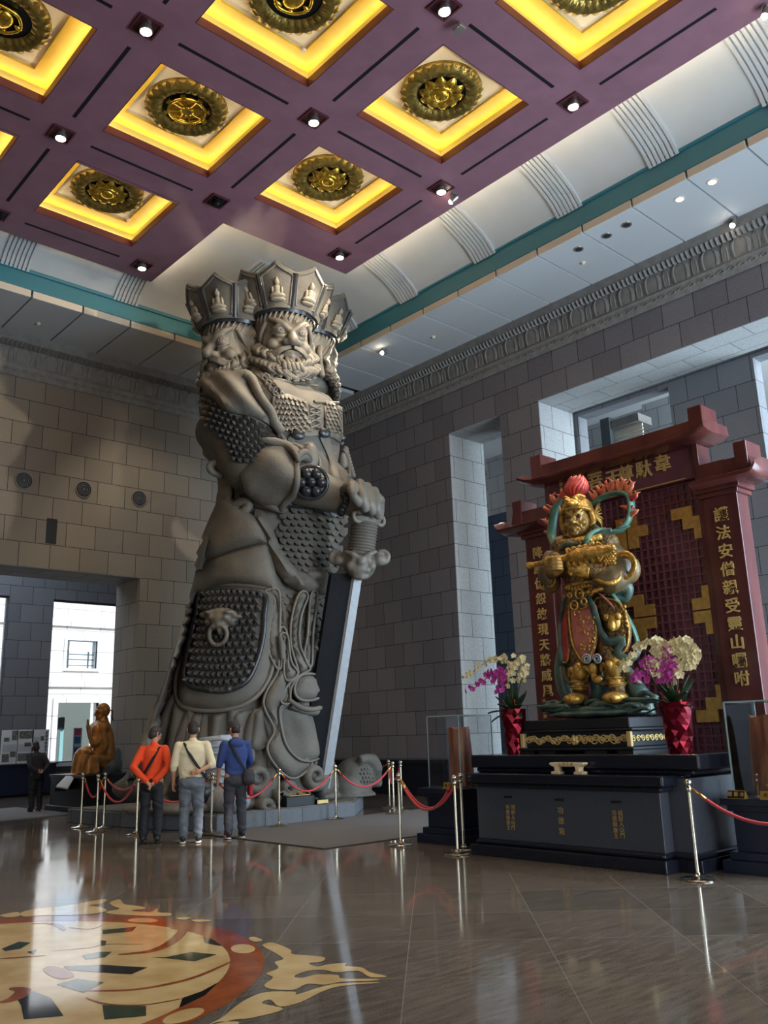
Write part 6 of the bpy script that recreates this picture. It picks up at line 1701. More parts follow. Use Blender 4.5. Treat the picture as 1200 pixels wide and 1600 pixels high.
# sleeves with wide rolled mouths
x = MB(); tp(x, [W(950, 862, .08), W(966, 888, .1), W(955, 905, .22), W(930, 900, .3)], [.17, .19, .19, .13], 20); x.ell(W(978, 890, .0), (.14, .2, .2)); PW('wide_sleeve', remesh(x, .02, 3), M_slv)
x = MB(); c = W(982, 885, .1)
for r_, f in ((.17, .0), (.12, -.04)): x.tube([c + V(-.12 - f, r_ * 1.0 * math.cos(t), r_ * .95 * math.sin(t)) for t in np.linspace(0, 2 * PI, 25)[:-1]], .025, 8, closed=True)
tp(x, [W(930, 905, .42), W(950, 912, .4), W(966, 905, .3), W(970, 892, .26)], [.02, .03, .03, .02]); PW('sleeve_border', x, M_aut)
x = MB(); tp(x, [W(866, 868, .15), W(858, 895, .25), W(862, 912, .25), W(856, 925, .2)], [.13, .15, .12, .04], 16); PW('wide_sleeve', x, M_slv)
x = MB(); c = W(859, 908, .34); x.tube([c + V(0, r * math.cos(t), r * math.sin(t)) for t, r in [(u * 11, .11 * (1 - .8 * u)) for u in np.linspace(0, 1, 26)]], .022, 6); tp(x, [W(851, 920, .3), W(845, 915, .25), W(852, 890, .35)], [.015, .03, .02]); PW('sleeve_border', x, M_aut)
x = MB(); tp(x, [W(945, 912, .1), W(962, 922, .05), W(978, 918, 0), W(976, 935, 0), W(958, 930, .1)], [.05, .1, .1, .06, .03]); PW('rolled_scarf', x, M_teal2)
# forearm guard and clasped hands
x = MB(); tp(x, [W(922, 893, .4), W(905, 890, .46), W(890, 887, .5)], [.09, .1, .07], 16); x.tube([W(893, 886, .5) + V(.04 * math.cos(t), 0, 0) + V(0, .0, 0) + V(0, .02 * math.sin(t), .1 * math.cos(t)) for t in np.linspace(0, 2 * PI, 17)[:-1]], .02, 6, closed=True); PW('forearm_guard', x, M_aut)
x = MB(); c = W(872, 884, .56)
x.ell(c, (.09, .09, .11)); x.ell(c + V(0, .04, -.04), (.08, .08, .09))
for k in range(4):
    z = c.z + .075 - .045 * k; x.tube(spline([V(c.x - .02, c.y - .09, z), V(c.x - .1, c.y - .03, z + .01), V(c.x - .1, c.y + .05, z), V(c.x - .03, c.y + .1, z - .01)], 4), [.026] * 12 + [.02], 8)
tp(x, [c + V(0, -.06, .08), c + V(-.06, -.02, .14), c + V(-.07, .04, .12)], [.03, .028, .02], 8); PW('clasped_hands', remesh(x, .012, 1), M_face)
# mace lying across the arms
a, b = W(822, 885, .62), W(962, 856, .5); dr = (b - a).normalized(); L = (b - a).length
x = MB(); prof = [(0, .03), (.02, .05), (.05, .055), (.08, .04), (.22, .038), (.24, .07), (.27, .09), (.30, .07), (.34, .085), (.38, .05), (.5, .06), (.54, .09), (.57, .085), (.62, .11), (.66, .09), (.72, .105), (.78, .085), (.84, .09), (.9, .05), (.93, .055), (.97, .03), (1, .006)]
x.tube([a + dr * L * t for t, _ in prof], [r * .9 for _, r in prof], 10); 
for k in range(6):
    t = .5 + k * .065
    for s_ in (-1, 1): q = a + dr * L * t; tp(x, [q, q + V(0, 0, s_ * .11) - dr * .02, q + V(0, 0, s_ * .07) + dr * .05], [.03, .025, .006], 6)
PW('golden_mace', x, M_aut)
# head
HC = W(903, 816, .12); hd_ = MB(); FR = Matrix.Rotation(-PI / 2 + .32, 4, 'Z')
Hm = Matrix.Translation(HC) @ FR @ Matrix.Scale(.30, 4)
MB().merge(remesh(face_mb(), .03, 2), Hm).build('head', M_face, wt, smooth='all'); M_eyep = mat('eye_paint', srgb(60, 52, 40), rough=.3)
for q in EYE2: MB().merge(q, Hm).build('eye', M_eyep, wt, smooth='all')
x = MB(); tp(x, [HC - V(0, 0, .15), HC - V(-.02, 0, .32)], [.1, .13]); PW('neck', x, M_face)
def Hp(a, f, z): return Hm @ V(a, -f, z)       # a: towards the deity's left, f forward
x = MB(); x.lathe([(.64, .38), (.70, .5), (.66, .75), (.5, .98), (.3, 1.08), (.0, 1.12)], (0, .05, 0), n=28); 
x.tube([(math.cos(t) * .68, .02 + math.sin(t) * .72, .42 + .12 * math.sin(t) ** 2 * (1 if math.sin(t) < 0 else 0)) for t in np.linspace(0, 2 * PI, 33)[:-1]], .09, 8, closed=True)
x.ell((0, -.66, .72), (.32, .26, .2)); x.ell((0, -.85, .66), (.16, .12, .1))
for q in (-1, 1):
    x.ell((q * .2, -.72, .86), .1); x.ell((q * .26, -.66, .62), (.14, .12, .1)); x.tube(spline([(q * .1, -.7, .92), (q * .3, -.6, 1.05), (q * .5, -.3, 1.0)], 4), [.06] * 9, 8)
    x.tube(spline([(q * .62, -.1, .4), (q * .7, .0, .0), (q * .6, -.05, -.3)], 4), [.14] * 5 + [.12] * 4, 8)
    for k in range(7):
        a_ = -.9 + k * .38; x.tube([(q * .66, .05, .25), (q * (.82 + .05 * math.cos(a_)), .25 + .25 * math.cos(a_), .25 + .42 * math.sin(a_)), (q * .9, .35 + .42 * math.cos(a_), .25 + .75 * math.sin(a_))], [.1, .09, .02], 6, flat=(1, .5))
MB().merge(x, Hm).build('lion_helmet', M_aut, wt, smooth='all')
x = MB(); x.lathe([(.2, 1.0), (.28, 1.12), (.2, 1.22)], n=16); MB().merge(x, Hm).build('plume_holder', M_aut, wt, smooth='all')
x = MB(); rnd = random.Random(4)
for k in range(16):
    a_ = k / 16 * 2 * PI; r0 = .12; p = [(r0 * math.cos(a_), r0 * math.sin(a_), 1.15), (.42 * math.cos(a_) + .05, .36 * math.sin(a_), 1.4), (.40 * math.cos(a_ + .5) + .1, .32 * math.sin(a_ + .4), 1.72), (.2 * math.cos(a_ + 1) + .12 + rnd.uniform(-.1, .2), .2 * math.sin(a_ + .9), 1.95 + rnd.uniform(0, .15))]
    x.tube(spline(p, 4), [.1] * 4 + [.13] * 4 + [.1] * 3 + [.06, .02], 8)
MB().merge(x, Hm).build('red_plume', M_redp, wt, smooth='all')
# ribbon halo with flames
x = MB(); left = [W(872, 862, .1), W(862, 838, 0), W(864, 815, -.05), (W(868, 795, -.05)), W(878, 780, -.05)]
tp(x, left, [.05, .07, .06, .06, .02], flat=(1, .5)); right = [W(918, 792, -.05), W(932, 783, -.08), W(945, 775, -.1), W(962, 770, -.1), W(980, 772, -.1), W(986, 785, -.1), W(985, 803, -.08), W(978, 820, -.05), W(968, 828, 0), W(955, 832, .05)]
tp(x, right, [.03, .06, .07, .07, .075, .07, .055, .05, .05, .03], flat=(1, .5)); PW('halo_ribbon', x, M_grn)
rnd = random.Random(8)
x = MB()
def flame(px, py, dx, dy, s):
    dx *= 1.25; dy *= 1.3
    f = -.07; a = W(px, py, f); 
    for k in range(3):
        o = (k - 1) * 4; tp(x, [a, W(px + dx * .4 + o, py + dy * .35 - abs(o) * .3, f), W(px + dx * .7 + o * 1.6 + 3 * math.sin(k * 2 + px), py + dy * .7, f), W(px + dx + o * 1.2 - 3 * math.sin(k * 2 + px), py + dy * (1 - .15 * abs(k - 1)), f - .02)], [.022 * s, .028 * s, .018 * s, .003], 8)
M_fl = mat('flame_paint', srgb(160, 44, 42), rough=.4, col2=srgb(220, 132, 92), vscale=6)
for q in ((864, 838, -7, -8, 1), (863, 822, -10, -10, 1), (866, 806, -8, -14, 1.1), (870, 792, -4, -18, 1.2), (880, 782, 3, -16, 1), (930, 782, -4, -14, 1), (942, 775, -2, -16, 1.1), (955, 770, -2, -18, 1.2), (968, 768, 3, -18, 1.2), (980, 770, 5, -16, 1.1), (987, 782, 5, -12, 1), (985, 798, -6, -8, .9), (986, 806, 5, -9, 1), (970, 826, 5, -10, .9)):
    x = MB(); flame(*q); PW('flame', x, M_fl)
# hanging ribbons
x = MB(); tp(x, [W(938, 912, .2), W(958, 930, .15), W(978, 960, .05), W(992, 990, 0), W(996, 1012, 0), W(985, 1035, 0)], [.05, .07, .07, .08, .07, .02], flat=(1, .4)); PW('green_ribbon', x, M_grn)
x = MB(); tp(x, [W(934, 925, .25), W(955, 945, .18), W(976, 975, .1), W(982, 1000, .08), W(980, 1018, .08)], [.03, .05, .06, .05, .02], flat=(1, .4)); PW('rose_ribbon', x, M_pink)
x = MB(); tp(x, [W(918, 930, .3), W(928, 955, .3), W(938, 985, .28), W(950, 1002, .25), (W(972, 1000, .2)), W(965, 1020, .2), W(985, 1030, .12), W(1000, 1018, .05)], [.03, .05, .05, .055, .05, .05, .05, .02], flat=(1, .45)); tp(x, [W(884, 932, .25), W(878, 965, .2), W(877, 1000, .2), W(880, 1030, .2), W(876, 1040, .2)], [.03, .045, .045, .05, .03], flat=(1, .45))
PW('dark_ribbon', x, M_teal2)
x = MB(); tp(x, [W(884, 1010, -.1), W(880, 1045, -.1), W(884, 1075, -.1), W(892, 1095, -.1)], [.1, .12, .12, .08]); tp(x, [W(970, 1040, -.1), W(985, 1062, -.1), W(1000, 1085, -.1), W(1010, 1100, -.1)], [.09, .1, .12, .06]); tp(x, [W(930, 1050, -.05), W(938, 1075, -.05), W(932, 1100, -.05)], [.12, .12, .1]); PW('rear_cloth', x, M_teal2)
for P, R_ in (([W(880, 1030, .05), W(884, 1055, .1), W(892, 1070, .12)], [.03, .05, .02]), ([W(940, 1040, .15), W(932, 1060, .2), W(945, 1068, .2), W(950, 1050, .15)], [.03, .05, .04, .02]), ([W(975, 1045, .1), W(990, 1062, .1), W(1002, 1068, .05)], [.04, .05, .02])):
    x = MB(); tp(x, P, R_); PW('leg_drape', x, M_slv)
# wave rock
x = MB(); rnd = random.Random(12)
for k in range(44):
    t = rnd.random(); px = lerp(856, 1015, t); lay = rnd.random(); py = lerp(1114, 1098 - 14 * max(0, (t - .6) / .4), lay); L = rnd.uniform(12, 26)
    f = rnd.uniform(-.15, .36) * (1 - .4 * lay)
    a = W(px, py, f); a.z = max(a.z, 1.64)
    pts = [a + V(0, s_ * L / 107, (.02 + .02 * math.sin(k)) * math.sin(s_ * 2.5 + k)) for s_ in (-1, -.5, 0, .5, 1)]
    x.tube(spline(pts, 3), [.012] + [.05] * 11 + [.012], 8, flat=(1, .55), up=(0, 0, 1))
for (py, f, w_) in ((1108, .1, .7), (1104, 0, .55)): c = W(935, py, f); c.z = 1.66 + (.05 if py < 1106 else 0); x.ell(c, (.38, w_, .06))
for k in range(6): c = W(985 + k * 5, 1100 - k * 1 - abs(k - 3) * 3, -.05); tp(x, [V(c.x, c.y, 1.62), c, c + V(0, -.06, .05)], [.1, .07, .015], 8)
PW('wave_rock', x, M_teal2)
# ================================================================== visitors
def mk(name, rgb, r=.8, **k): return mat(name, srgb(*rgb), rough=r, **k)
M_skin = mk('skin', (186, 136, 108), .55, var=.08, vscale=12)
M_hair = mk('black_hair', (30, 28, 28), .5, bump=.6, bscale=90)
def capsule(mb, a, b, ra, rb, n=16):
    a, b = V(a), V(b); m = 6
    mb.tube([lerp(a, b, i / m) for i in range(m + 1)], [lerp(ra, rb, i / m) for i in range(m + 1)], n); mb.ell(a, ra, n=n, m=8); mb.ell(b, rb, n=n, m=8)
def limb(mb, P, R_):
    for a, b, ra, rb in zip(P, P[1:], R_, R_[1:]): capsule(mb, a, b, ra, rb)
def hand(mb, wrist, palm, fdir, side, curl=.5, s=1.0):
    """palm centre, finger direction, side = thumb side direction"""
    w, p = V(wrist), V(palm); f = V(fdir).normalized(); sd = V(side); sd = (sd - f * sd.dot(f)).normalized(); nrm = f.cross(sd)
    capsule(mb, w, p, .026 * s, .03 * s, 10)
    for k, L in enumerate((.070, .078, .073, .058)):
        o = p + f * .035 * s + sd * (.027 - .018 * k) * s; m = o + f * L * .5 * s + nrm * curl * .012; t = m + (f * (1 - curl) + nrm * curl).normalized() * L * .5 * s
        mb.tube([p + sd * (.02 - .013 * k) * s, o, m, t], [.011 * s, .0105 * s, .0095 * s, .0075 * s], 8); mb.ell(t, .0078 * s, n=8, m=6)
    o = p - f * .02 * s + sd * .03 * s; t = o + (f * .6 + sd * .8).normalized() * .04 * s
    mb.tube([p - f * .03, o, t, t + (f + sd * .2).normalized() * .025 * s], [.014 * s, .0135 * s, .011 * s, .008 * s], 8); mb.ell(t + (f + sd * .2).normalized() * .025 * s, .0085 * s, n=8, m=6)
def head_mb(c, tilt, yaw, s=1.0):
    """head facing +y before turning"""
    M = Matrix.Translation(V(c)) @ Matrix.Rotation(yaw, 4, 'Z') @ Matrix.Rotation(tilt, 4, 'X')
    m = MB(); m.ell((0, -.005, .03), (.076, .095, .098)); m.ell((0, .02, -.045), (.058, .068, .066)); m.ell((0, .052, -.085), (.03, .028, .024))
    m.tube([(0, .085, .03), (0, .103, -.005), (0, .112, -.022)], [.012, .014, .016], 8)
    for q in (-1, 1):
        m.ell((q * .03, .082, .02), (.014, .012, .011)); m.tube([(q * .012, .09, .038), (q * .03, .091, .043), (q * .052, .078, .038)], .007, 6); m.ell((q * .012, .104, -.026), .009)
        m.tube([(q * .076, -.01, .03), (q * .088, -.022, .035), (q * .09, -.025, .0), (q * .08, -.012, -.03)], [.01, .012, .011, .008], 8)
    m.tube([(-.025, .083, -.052), (0, .09, -.05), (.025, .083, -.052)], .007, 6); m.tube([(-.02, .082, -.062), (0, .088, -.064), (.02, .082, -.062)], .008, 6)
    for i in range(len(m.v)): m.v[i] = tuple(M @ (V(m.v[i]) * s))
    return m, M
def hair_mb(M, s=1.0, longer=0):
    m = MB(); m.ell((0, -.016, .045), (.083, .098, .095), n=24, m=16); m.ell((0, -.045, .0), (.078, .068, .08)); m.ell((0, .035, .105), (.06, .05, .035))
    if longer: m.ell((0, -.03, -.04), (.088, .085, .10))
    for i in range(len(m.v)):
        p = V(m.v[i]); k = 1 + .02 * noise.noise(p * 60); m.v[i] = tuple(M @ (p * s * k))
    return m
def person(loc, rz, Hh, label, lean, armR, armL, headyaw, headtilt, shirt, pants, shoe, sleeveR=.95, sleeveL=.95, hair='short', width=1.0, extra=None, fold=0):
    """local frame: +y is where the person faces, +x to the person's right side; metres at 1.72 m, scaled to Hh"""
    k = Hh / 1.72
    r = local(thing('person', loc, label, 'person', rz=rz)); r.scale = (k * 1.0, k * 1.0, k)
    L = lambda z: math.tan(lean) * max(0, z - .92)          # forward shift with height from the waist
    hip = .92
    def T(x, y, z): return V(x * width, y + L(z), z - (1 - math.cos(lean)) * max(0, z - .92))
    sk = MB()
    hc = T(0, .03, 1.60); hm, HM = head_mb(hc, -headtilt, headyaw); sk.merge(hm)
    capsule(sk, T(0, -.01, 1.42), T(0, .0, 1.53), .055, .05)
    capsule(sk, T(0, 0, 1.0), T(0, 0, 1.36), .085, .085)
    for s_, A in ((1, armR), (-1, armL)):
        sh = T(s_ * .185, -.005, 1.385); e = V(*A['e']); w_ = V(*A['w'])
        limb(sk, [sh, e, w_], [.05, .04, .026]); hand(sk, w_, A['p'], A['f'], A['t'], A.get('c', .5))
    for s_ in (-1, 1):
        limb(sk, [V(s_ * .09, 0, .92), V(s_ * .10, .02, .49), V(s_ * .105, -.02, .09)], [.085, .055, .04]); capsule(sk, (s_ * .105, -.02, .05), (s_ * .12, .12, .035), .035, .03)
    remesh(sk, .0095, 1).build('body', M_skin, r, smooth='all')
    # shirt
    sh_ = MB()
    zz_ = [.84, .90, .98, 1.08, 1.18, 1.28, 1.36, 1.41]; sh_.tube([T(0, 0, z) for z in zz_], [.158, .163, .165, .168, .178, .186, .172, .12], 24, flat=(width, .72), up=(0, 1, 0))
    for z, w_, d in ((.86, .158, .118), (.95, .165, .125), (1.08, .165, .125), (1.2, .175, .125), (1.3, .185, .12), (1.38, .165, .10)): c = T(0, 0, z); sh_.ell(c, (w_ * width, d, .085))
    capsule(sh_, T(-.15, -.005, 1.385), T(.15, -.005, 1.385), .062, .062); capsule(sh_, T(0, -.01, 1.40), T(0, -.01, 1.455), .07, .062)
    for s_, A, sl in ((1, armR, sleeveR), (-1, armL, sleeveL)):
        shp = T(s_ * .175, -.005, 1.38); e = V(*A['e']); w_ = V(*A['w']); end = lerp(e, w_, sl)
        limb(sh_, [shp, e, end], [.072, .056, .046]); d = (w_ - e).normalized(); capsule(sh_, end - d * .02, end, .050, .050)
    sm = remesh(sh_, .014, 3)
    for i in range(len(sm.v)):
        p = V(sm.v[i]); n = noise.noise(V(p.x * 7, p.y * 7, p.z * 11 + 3)) * .007 + .004 * math.sin(p.z * 60 + 9 * p.x + 4 * noise.noise(p * 6)) * max(0, 1 - abs(p.z - .98) / .14); c = V(0, L(p.z), p.z); sm.v[i] = tuple(p + (p - c).normalized() * n)
    so_ = sm.build('shirt', shirt, r, smooth='all')
    hb = MB(); c = T(0, 0, .84); hb.tube([c + V(.152 * width * math.cos(t), .116 * math.sin(t), 0) for t in np.linspace(0, 2 * PI, 29)[:-1]], .012, 8, closed=True); hb.build('shirt_hem', shirt, so_, smooth='all')
    # trousers
    tr = MB(); tr.ell((0, 0, .93), (.155 * width, .12, .10)); tr.ell((0, -.02, .84), (.16 * width, .13, .11))
    for s_ in (-1, 1): limb(tr, [V(s_ * .082, 0, .86), V(s_ * .10, .015, .49), V(s_ * .105, -.02, .11)], [.10 * width, .078, .066])
    tm = remesh(tr, .013, 3)
    for i in range(len(tm.v)):
        p = V(tm.v[i]); n = .006 * math.sin(p.z * 48 + 14 * p.x + 5 * noise.noise(p * 7)) * (1 if p.z < .25 or abs(p.z - .5) < .12 or abs(p.z - .78) < .08 else .3) + .006 * noise.noise(p * 9); c = V(.1 * (1 if p.x > 0 else -1), 0, p.z); sm_ = (p - c); sm_.z = 0; tm.v[i] = tuple(p + (sm_.normalized() if sm_.length > 1e-5 else V(0, 0, 0)) * n)
    tm.build('trousers', pants, r, smooth='all')
    for s_ in (-1, 1):
        m = MB(); m.ell((s_ * .11, .03, .062), (.046, .12, .045)); m.ell((s_ * .107, -.045, .075), (.042, .055, .055)); m2 = remesh(m, .011, 2)
        m2.v = [(a, b, max(c_, .022)) for a, b, c_ in m2.v]; so2 = m2.build('shoe', shoe[0], r, smooth='all')
        m = MB(); m.tube([(s_ * .11, -.095, .0145), (s_ * .11, -.03, .0145), (s_ * .112, .06, .0145), (s_ * .112, .15, .0145)], [.03, .044, .048, .028], 16, flat=(1, .30), up=(0, 0, 1)); m.build('sole', shoe[1], so2, smooth='all')
    if hair == 'cap':
        m = MB(); m.lathe([(.09, .03), (.094, .07), (.083, .115), (.05, .145), (0, .152)], (0, -.008, 0), n=28); m.ell((0, .10, .045), (.062, .07, .012)); m.ell((0, -.01, .152), .008)
        cp = MB().merge(m, HM).build('cap', mk('dark_cap', (58, 54, 56), .8), r, smooth=60)
        m = MB(); m.ell((0, -.03, .0), (.08, .075, .07)); MB().merge(m, HM).build('hair', M_hair, r, smooth='all')
    else: hair_mb(HM, 1.0, hair == 'long').build('hair', mk('greying_hair', (44, 42, 42), .5, bump=.6, bscale=90) if hair == 'grey' else M_hair, r, smooth='all')
    if extra: extra(r, T)
    return r
def strap(r, T, s_, mat_, w_=.022, bag=None):
    """band from one shoulder (s_=+1 right, -1 left) across the back to the other hip"""
    P = [T(s_ * .105, .02, 1.45), T(s_ * .09, -.085, 1.40), T(s_ * .03, -.138, 1.26), T(-s_ * .06, -.142, 1.10), T(-s_ * .145, -.10, .97), T(-s_ * .185, .0, .93), T(-s_ * .12, .125, 1.02), T(s_ * .02, .145, 1.24), T(s_ * .1, .1, 1.4)]
    m = MB(); m.tube(spline(P + [P[0]], 6), w_, 8, flat=(1, .22), up=None); m.build('strap', mat_, r, smooth='all')
M_or = mk('orange_shirt', (226, 74, 32), .85, bump=.3, bscale=40); M_cr = mk('cream_sweater', (226, 214, 182), .9, bump=.4, bscale=50); M_bl = mk('blue_hoodie', (50, 72, 132), .85, bump=.3, bscale=40)
M_bt = mk('black_trousers', (30, 30, 36), .75); M_jn = mk('grey_blue_jeans', (100, 106, 116), .85, var=.25, vscale=9, bump=.3, bscale=80); M_dt = mk('charcoal_trousers', (58, 60, 68), .8)
M_bsh = mk('black_shoe', (28, 28, 30), .5); M_wsol = mk('white_sole', (215, 212, 205), .6); M_strap = mk('black_webbing', (16, 16, 20), .8)
ang = lambda dx, dy: math.atan2(-dx, dy)          # heading of +y
person((6.72, 12.80, 0), ang(.62, .78), 1.70, 'person in an orange long-sleeved shirt and black trousers, hands clasped behind the back', .12,
       dict(e=(.27, -.12, 1.12), w=(.07, -.17, .90), p=(.045, -.18, .87), f=(-.5, -.1, -.8), t=(0, -1, 0)), dict(e=(-.27, -.12, 1.12), w=(-.05, -.18, .91), p=(-.02, -.19, .88), f=(.5, -.15, -.75), t=(0, -1, 0)),
       -.75, .35, M_or, M_bt, (M_bsh, M_bsh), .93, .93, 'grey', .96, lambda r, T: strap(r, T, 1, M_strap, .026))
person((7.10, 12.27, 0), ang(.52, .85), 1.75, 'person in a cream sweatshirt and blue-grey jeans, one hand behind the back, between two others', .06,
       dict(e=(.30, -.08, 1.10), w=(.12, -.19, 1.02), p=(.08, -.20, 1.0), f=(-1, -.1, -.15), t=(0, 0, 1)), dict(e=(-.27, .0, 1.10), w=(-.27, .08, .86), p=(-.27, .09, .82), f=(0, .15, -1), t=(.5, .8, 0)),
       .05, .3, M_cr, M_jn, (M_bsh, M_wsol), .15, .2, 'short', 1.16, lambda r, T: strap(r, T, -1, M_strap, .024))
def blue_extra(r, T):
    m = MB(); m.tube(spline([T(-.1, .06, 1.42), T(-.10, -.10, 1.40), T(-.02, -.155, 1.22), T(.10, -.15, 1.02), T(.17, -.08, .96)], 6), .024, 8, flat=(1, .25)); m.build('strap', M_strap, r, smooth='all')
    m = MB(); m.ell((.17, -.13, .90), (.10, .065, .12)); m.ell((.17, -.15, .85), (.10, .06, .08)); remesh(m, .012, 2).build('shoulder_bag', mk('dark_bag', (44, 44, 52), .7), r, smooth='all')
    m = MB(); m.ell(T(0, -.10, 1.40), (.11, .055, .07)); m.tube([T(-.09, -.04, 1.45), T(-.06, -.10, 1.44), T(0, -.12, 1.42), T(.06, -.10, 1.44), T(.09, -.04, 1.45)], .03, 8); remesh(m, .012, 2).build('hood', M_bl, r, smooth='all')
    m = MB(); m.box(.19, .25, -.12, .02, .62, .88); m.build('red_bag', mk('red_bag', (176, 40, 52), .7), r, bevel=.015)
    for s_ in (-1, 1):
        m = MB(); m.tube([(s_ * .11 + s_ * .046, -.06, .05), (s_ * .11 + s_ * .05, .03, .05), (s_ * .11 + s_ * .04, .1, .045)], .008, 6); m.build('shoe_stripe', mk('pink_stripe', (210, 110, 110), .6), r, smooth='all')
person((7.83, 12.20, 0), ang(.30, .95), 1.74, 'person in a blue hoodie, dark cap and charcoal trousers, with a shoulder bag', .07,
       dict(e=(.26, .08, 1.12), w=(.20, .26, .98), p=(.19, .30, .97), f=(-.2, 1, 0), t=(0, 0, 1)), dict(e=(-.25, .02, 1.10), w=(-.26, .06, .87), p=(-.26, .07, .83), f=(0, .1, -1), t=(.4, .8, 0)),
       .25, .25, M_bl, M_dt, (M_bsh, M_wsol), .85, .12, 'cap', 1.0, blue_extra)
person((8.12, 21.0, 0), ang(-.12, 1), 1.56, 'distant person in a dark coat, hands behind the back, reading the boards', .2,
       dict(e=(.24, -.1, 1.12), w=(.08, -.18, .98), p=(.04, -.18, .97), f=(-1, 0, -.2), t=(0, 0, 1)), dict(e=(-.27, -.1, 1.12), w=(-.1, -.18, .99), p=(-.06, -.19, .98), f=(1, 0, -.2), t=(0, 0, 1)),
       0, .3, mk('dark_coat', (40, 40, 48), .85), M_bt, (M_bsh, M_bsh), .95, .95, 'long', 1.1)
# ================================================================== floor inlay, carpet
M_marb = mat('cream_marble', srgb(226, 196, 138), rough=.08, col2=srgb(206, 170, 112), vscale=3.5, detail=8)
M_orng = mat('orange_marble', srgb(168, 90, 48), rough=.08, col2=srgb(138, 66, 34), vscale=4, detail=8)
M_blkm = mat('black_marble', srgb(24, 24, 26), rough=.06); M_grnm = mat('green_marble', srgb(50, 64, 46), rough=.07, var=.4, vscale=9)
MC_ = V(2.0, 6.72, 0)
inl = thing('floor_inlay', MC_, 'large round marble inlay in the floor with orange ring and cream flames around it', 'floor inlay')
def flatpoly(pts, z, zt=None):
    m = MB(); r_ = delaunay_2d_cdt([Vector((p[0], p[1])) for p in pts], [(i, (i + 1) % len(pts)) for i in range(len(pts))], [], 0, 1e-5)
    vs, fs = r_[0], r_[2]
    keep = []
    P = [(p[0], p[1]) for p in pts]
    for f in fs:
        c = sum((vs[i] for i in f), Vector((0, 0))) / len(f)
        if inpoly((c.x, c.y), P): keep.append(tuple(f))
    m.add([(v.x, v.y, z) for v in vs] + [(v.x, v.y, 0.0) for v in vs], keep + [tuple(len(vs) + i for i in f)[::-1] for f in keep]); return m
F7 = lambda L: [tuple(onZ(x * 640 / 1200, 1300 + y * 640 / 1200, 0))[:2] for x, y in L]
def fp(name, L, m, z, smooth=True, world=False):
    P = L if world else F7(L)
    if smooth: P = smoothline(P, 4)
    return flatpoly(P, z).build(name, m, inl)
def annulus(r0, r1, z, n=96):
    m = MB(); 
    for r in (r0, r1):
        for j in range(n): a = 2 * PI * j / n; m.v.append((MC_.x + r * math.cos(a), MC_.y + r * math.sin(a), z))
    for j in range(n): m.f.append((j, (j + 1) % n, n + (j + 1) % n, n + j))
    return m
annulus(1.925, 2.16, .0018).build('orange_ring', M_orng, inl)
m = MB(); m.add([(MC_.x + 1.93 * math.cos(2 * PI * j / 96), MC_.y + 1.93 * math.sin(2 * PI * j / 96), .0014) for j in range(96)], [tuple(range(96))]); m.build('cream_disc', M_marb, inl)
for k in range(12):
    a = math.radians(-22.7 + 45 * k) if k < 8 else None
    if a is None: continue
    m = MB(); c = MC_ + V(2.045 * math.cos(a), 2.045 * math.sin(a), 0); t = V(-math.sin(a), math.cos(a), 0); q = V(math.cos(a), math.sin(a), 0)
    m.add([tuple(c + t * .15 * math.cos(u) + q * .085 * math.sin(u) + V(0, 0, .0024)) for u in np.linspace(0, 2 * PI, 25)[:-1]], [tuple(range(24))]); m.build('cream_oval', M_marb, inl)
for L, mm in (([(595, 307), (625, 316), (650, 335), (630, 332), (600, 325)], M_blkm), ([(440, 368), (485, 368), (560, 352), (635, 360), (570, 380), (500, 372)], M_grnm), ([(300, 288), (400, 278), (388, 292), (300, 300)], M_grnm), ([(295, 318), (312, 320), (308, 333), (295, 334)], M_blkm),
              ([(240, 362), (290, 352), (328, 352), (308, 368), (250, 374)], M_grnm), ([(185, 394), (300, 390), (432, 398), (385, 418), (330, 415), (200, 405)], M_blkm), ([(165, 448), (225, 430), (305, 442), (245, 472)], M_grnm),
              ([(535, 487), (590, 468), (642, 440), (600, 480), (555, 502), (525, 516)], M_blkm), ([(300, 508), (428, 511), (428, 540), (306, 551)], M_grnm), ([(45, 480), (100, 468), (150, 488), (186, 540), (70, 550), (62, 510)], M_blkm), ([(5, 343), (55, 322), (90, 325), (60, 343), (15, 350)], M_grnm), ([(78, 352), (108, 345), (100, 360)], M_blkm)):
    fp('dark_inlay', L, mm, .0026, False)
def strip(L, w_):
    P = [V(p[0], p[1], 0) for p in smoothline(F7(L), 6, False)]; a, b = [], []
    for i, p in enumerate(P):
        t = (P[min(i + 1, len(P) - 1)] - P[max(i - 1, 0)]).normalized(); n = V(-t.y, t.x, 0); ww = w_ * (.15 + .85 * math.sin(PI * i / (len(P) - 1)) ** .5); a.append(tuple(p + n * ww)); b.append(tuple(p - n * ww))
    m = MB(); k = len(a); m.add([(x, y, .003) for x, y, _ in a] + [(x, y, .003) for x, y, _ in b], [(i, i + 1, k + i + 1, k + i) for i in range(k - 1)]); m.build('orange_line', M_orng, inl)
for L, w_ in (([(250, 466), (400, 462), (560, 430), (684, 378)], .022), ([(345, 360), (440, 350), (500, 325), (536, 288), (500, 282)], .045), ([(0, 372), (60, 368), (135, 362)], .02), ([(140, 395), (175, 415), (200, 430)], .07), ([(0, 502), (45, 488), (68, 465), (30, 458)], .05), ([(90, 268), (160, 270), (190, 290)], .03), ([(200, 280), (260, 285), (300, 275)], .012), ([(250, 486), (310, 505), (420, 508), (540, 488)], .012), ([(150, 350), (260, 340), (310, 330), (420, 330)], .008)): strip(L, w_)
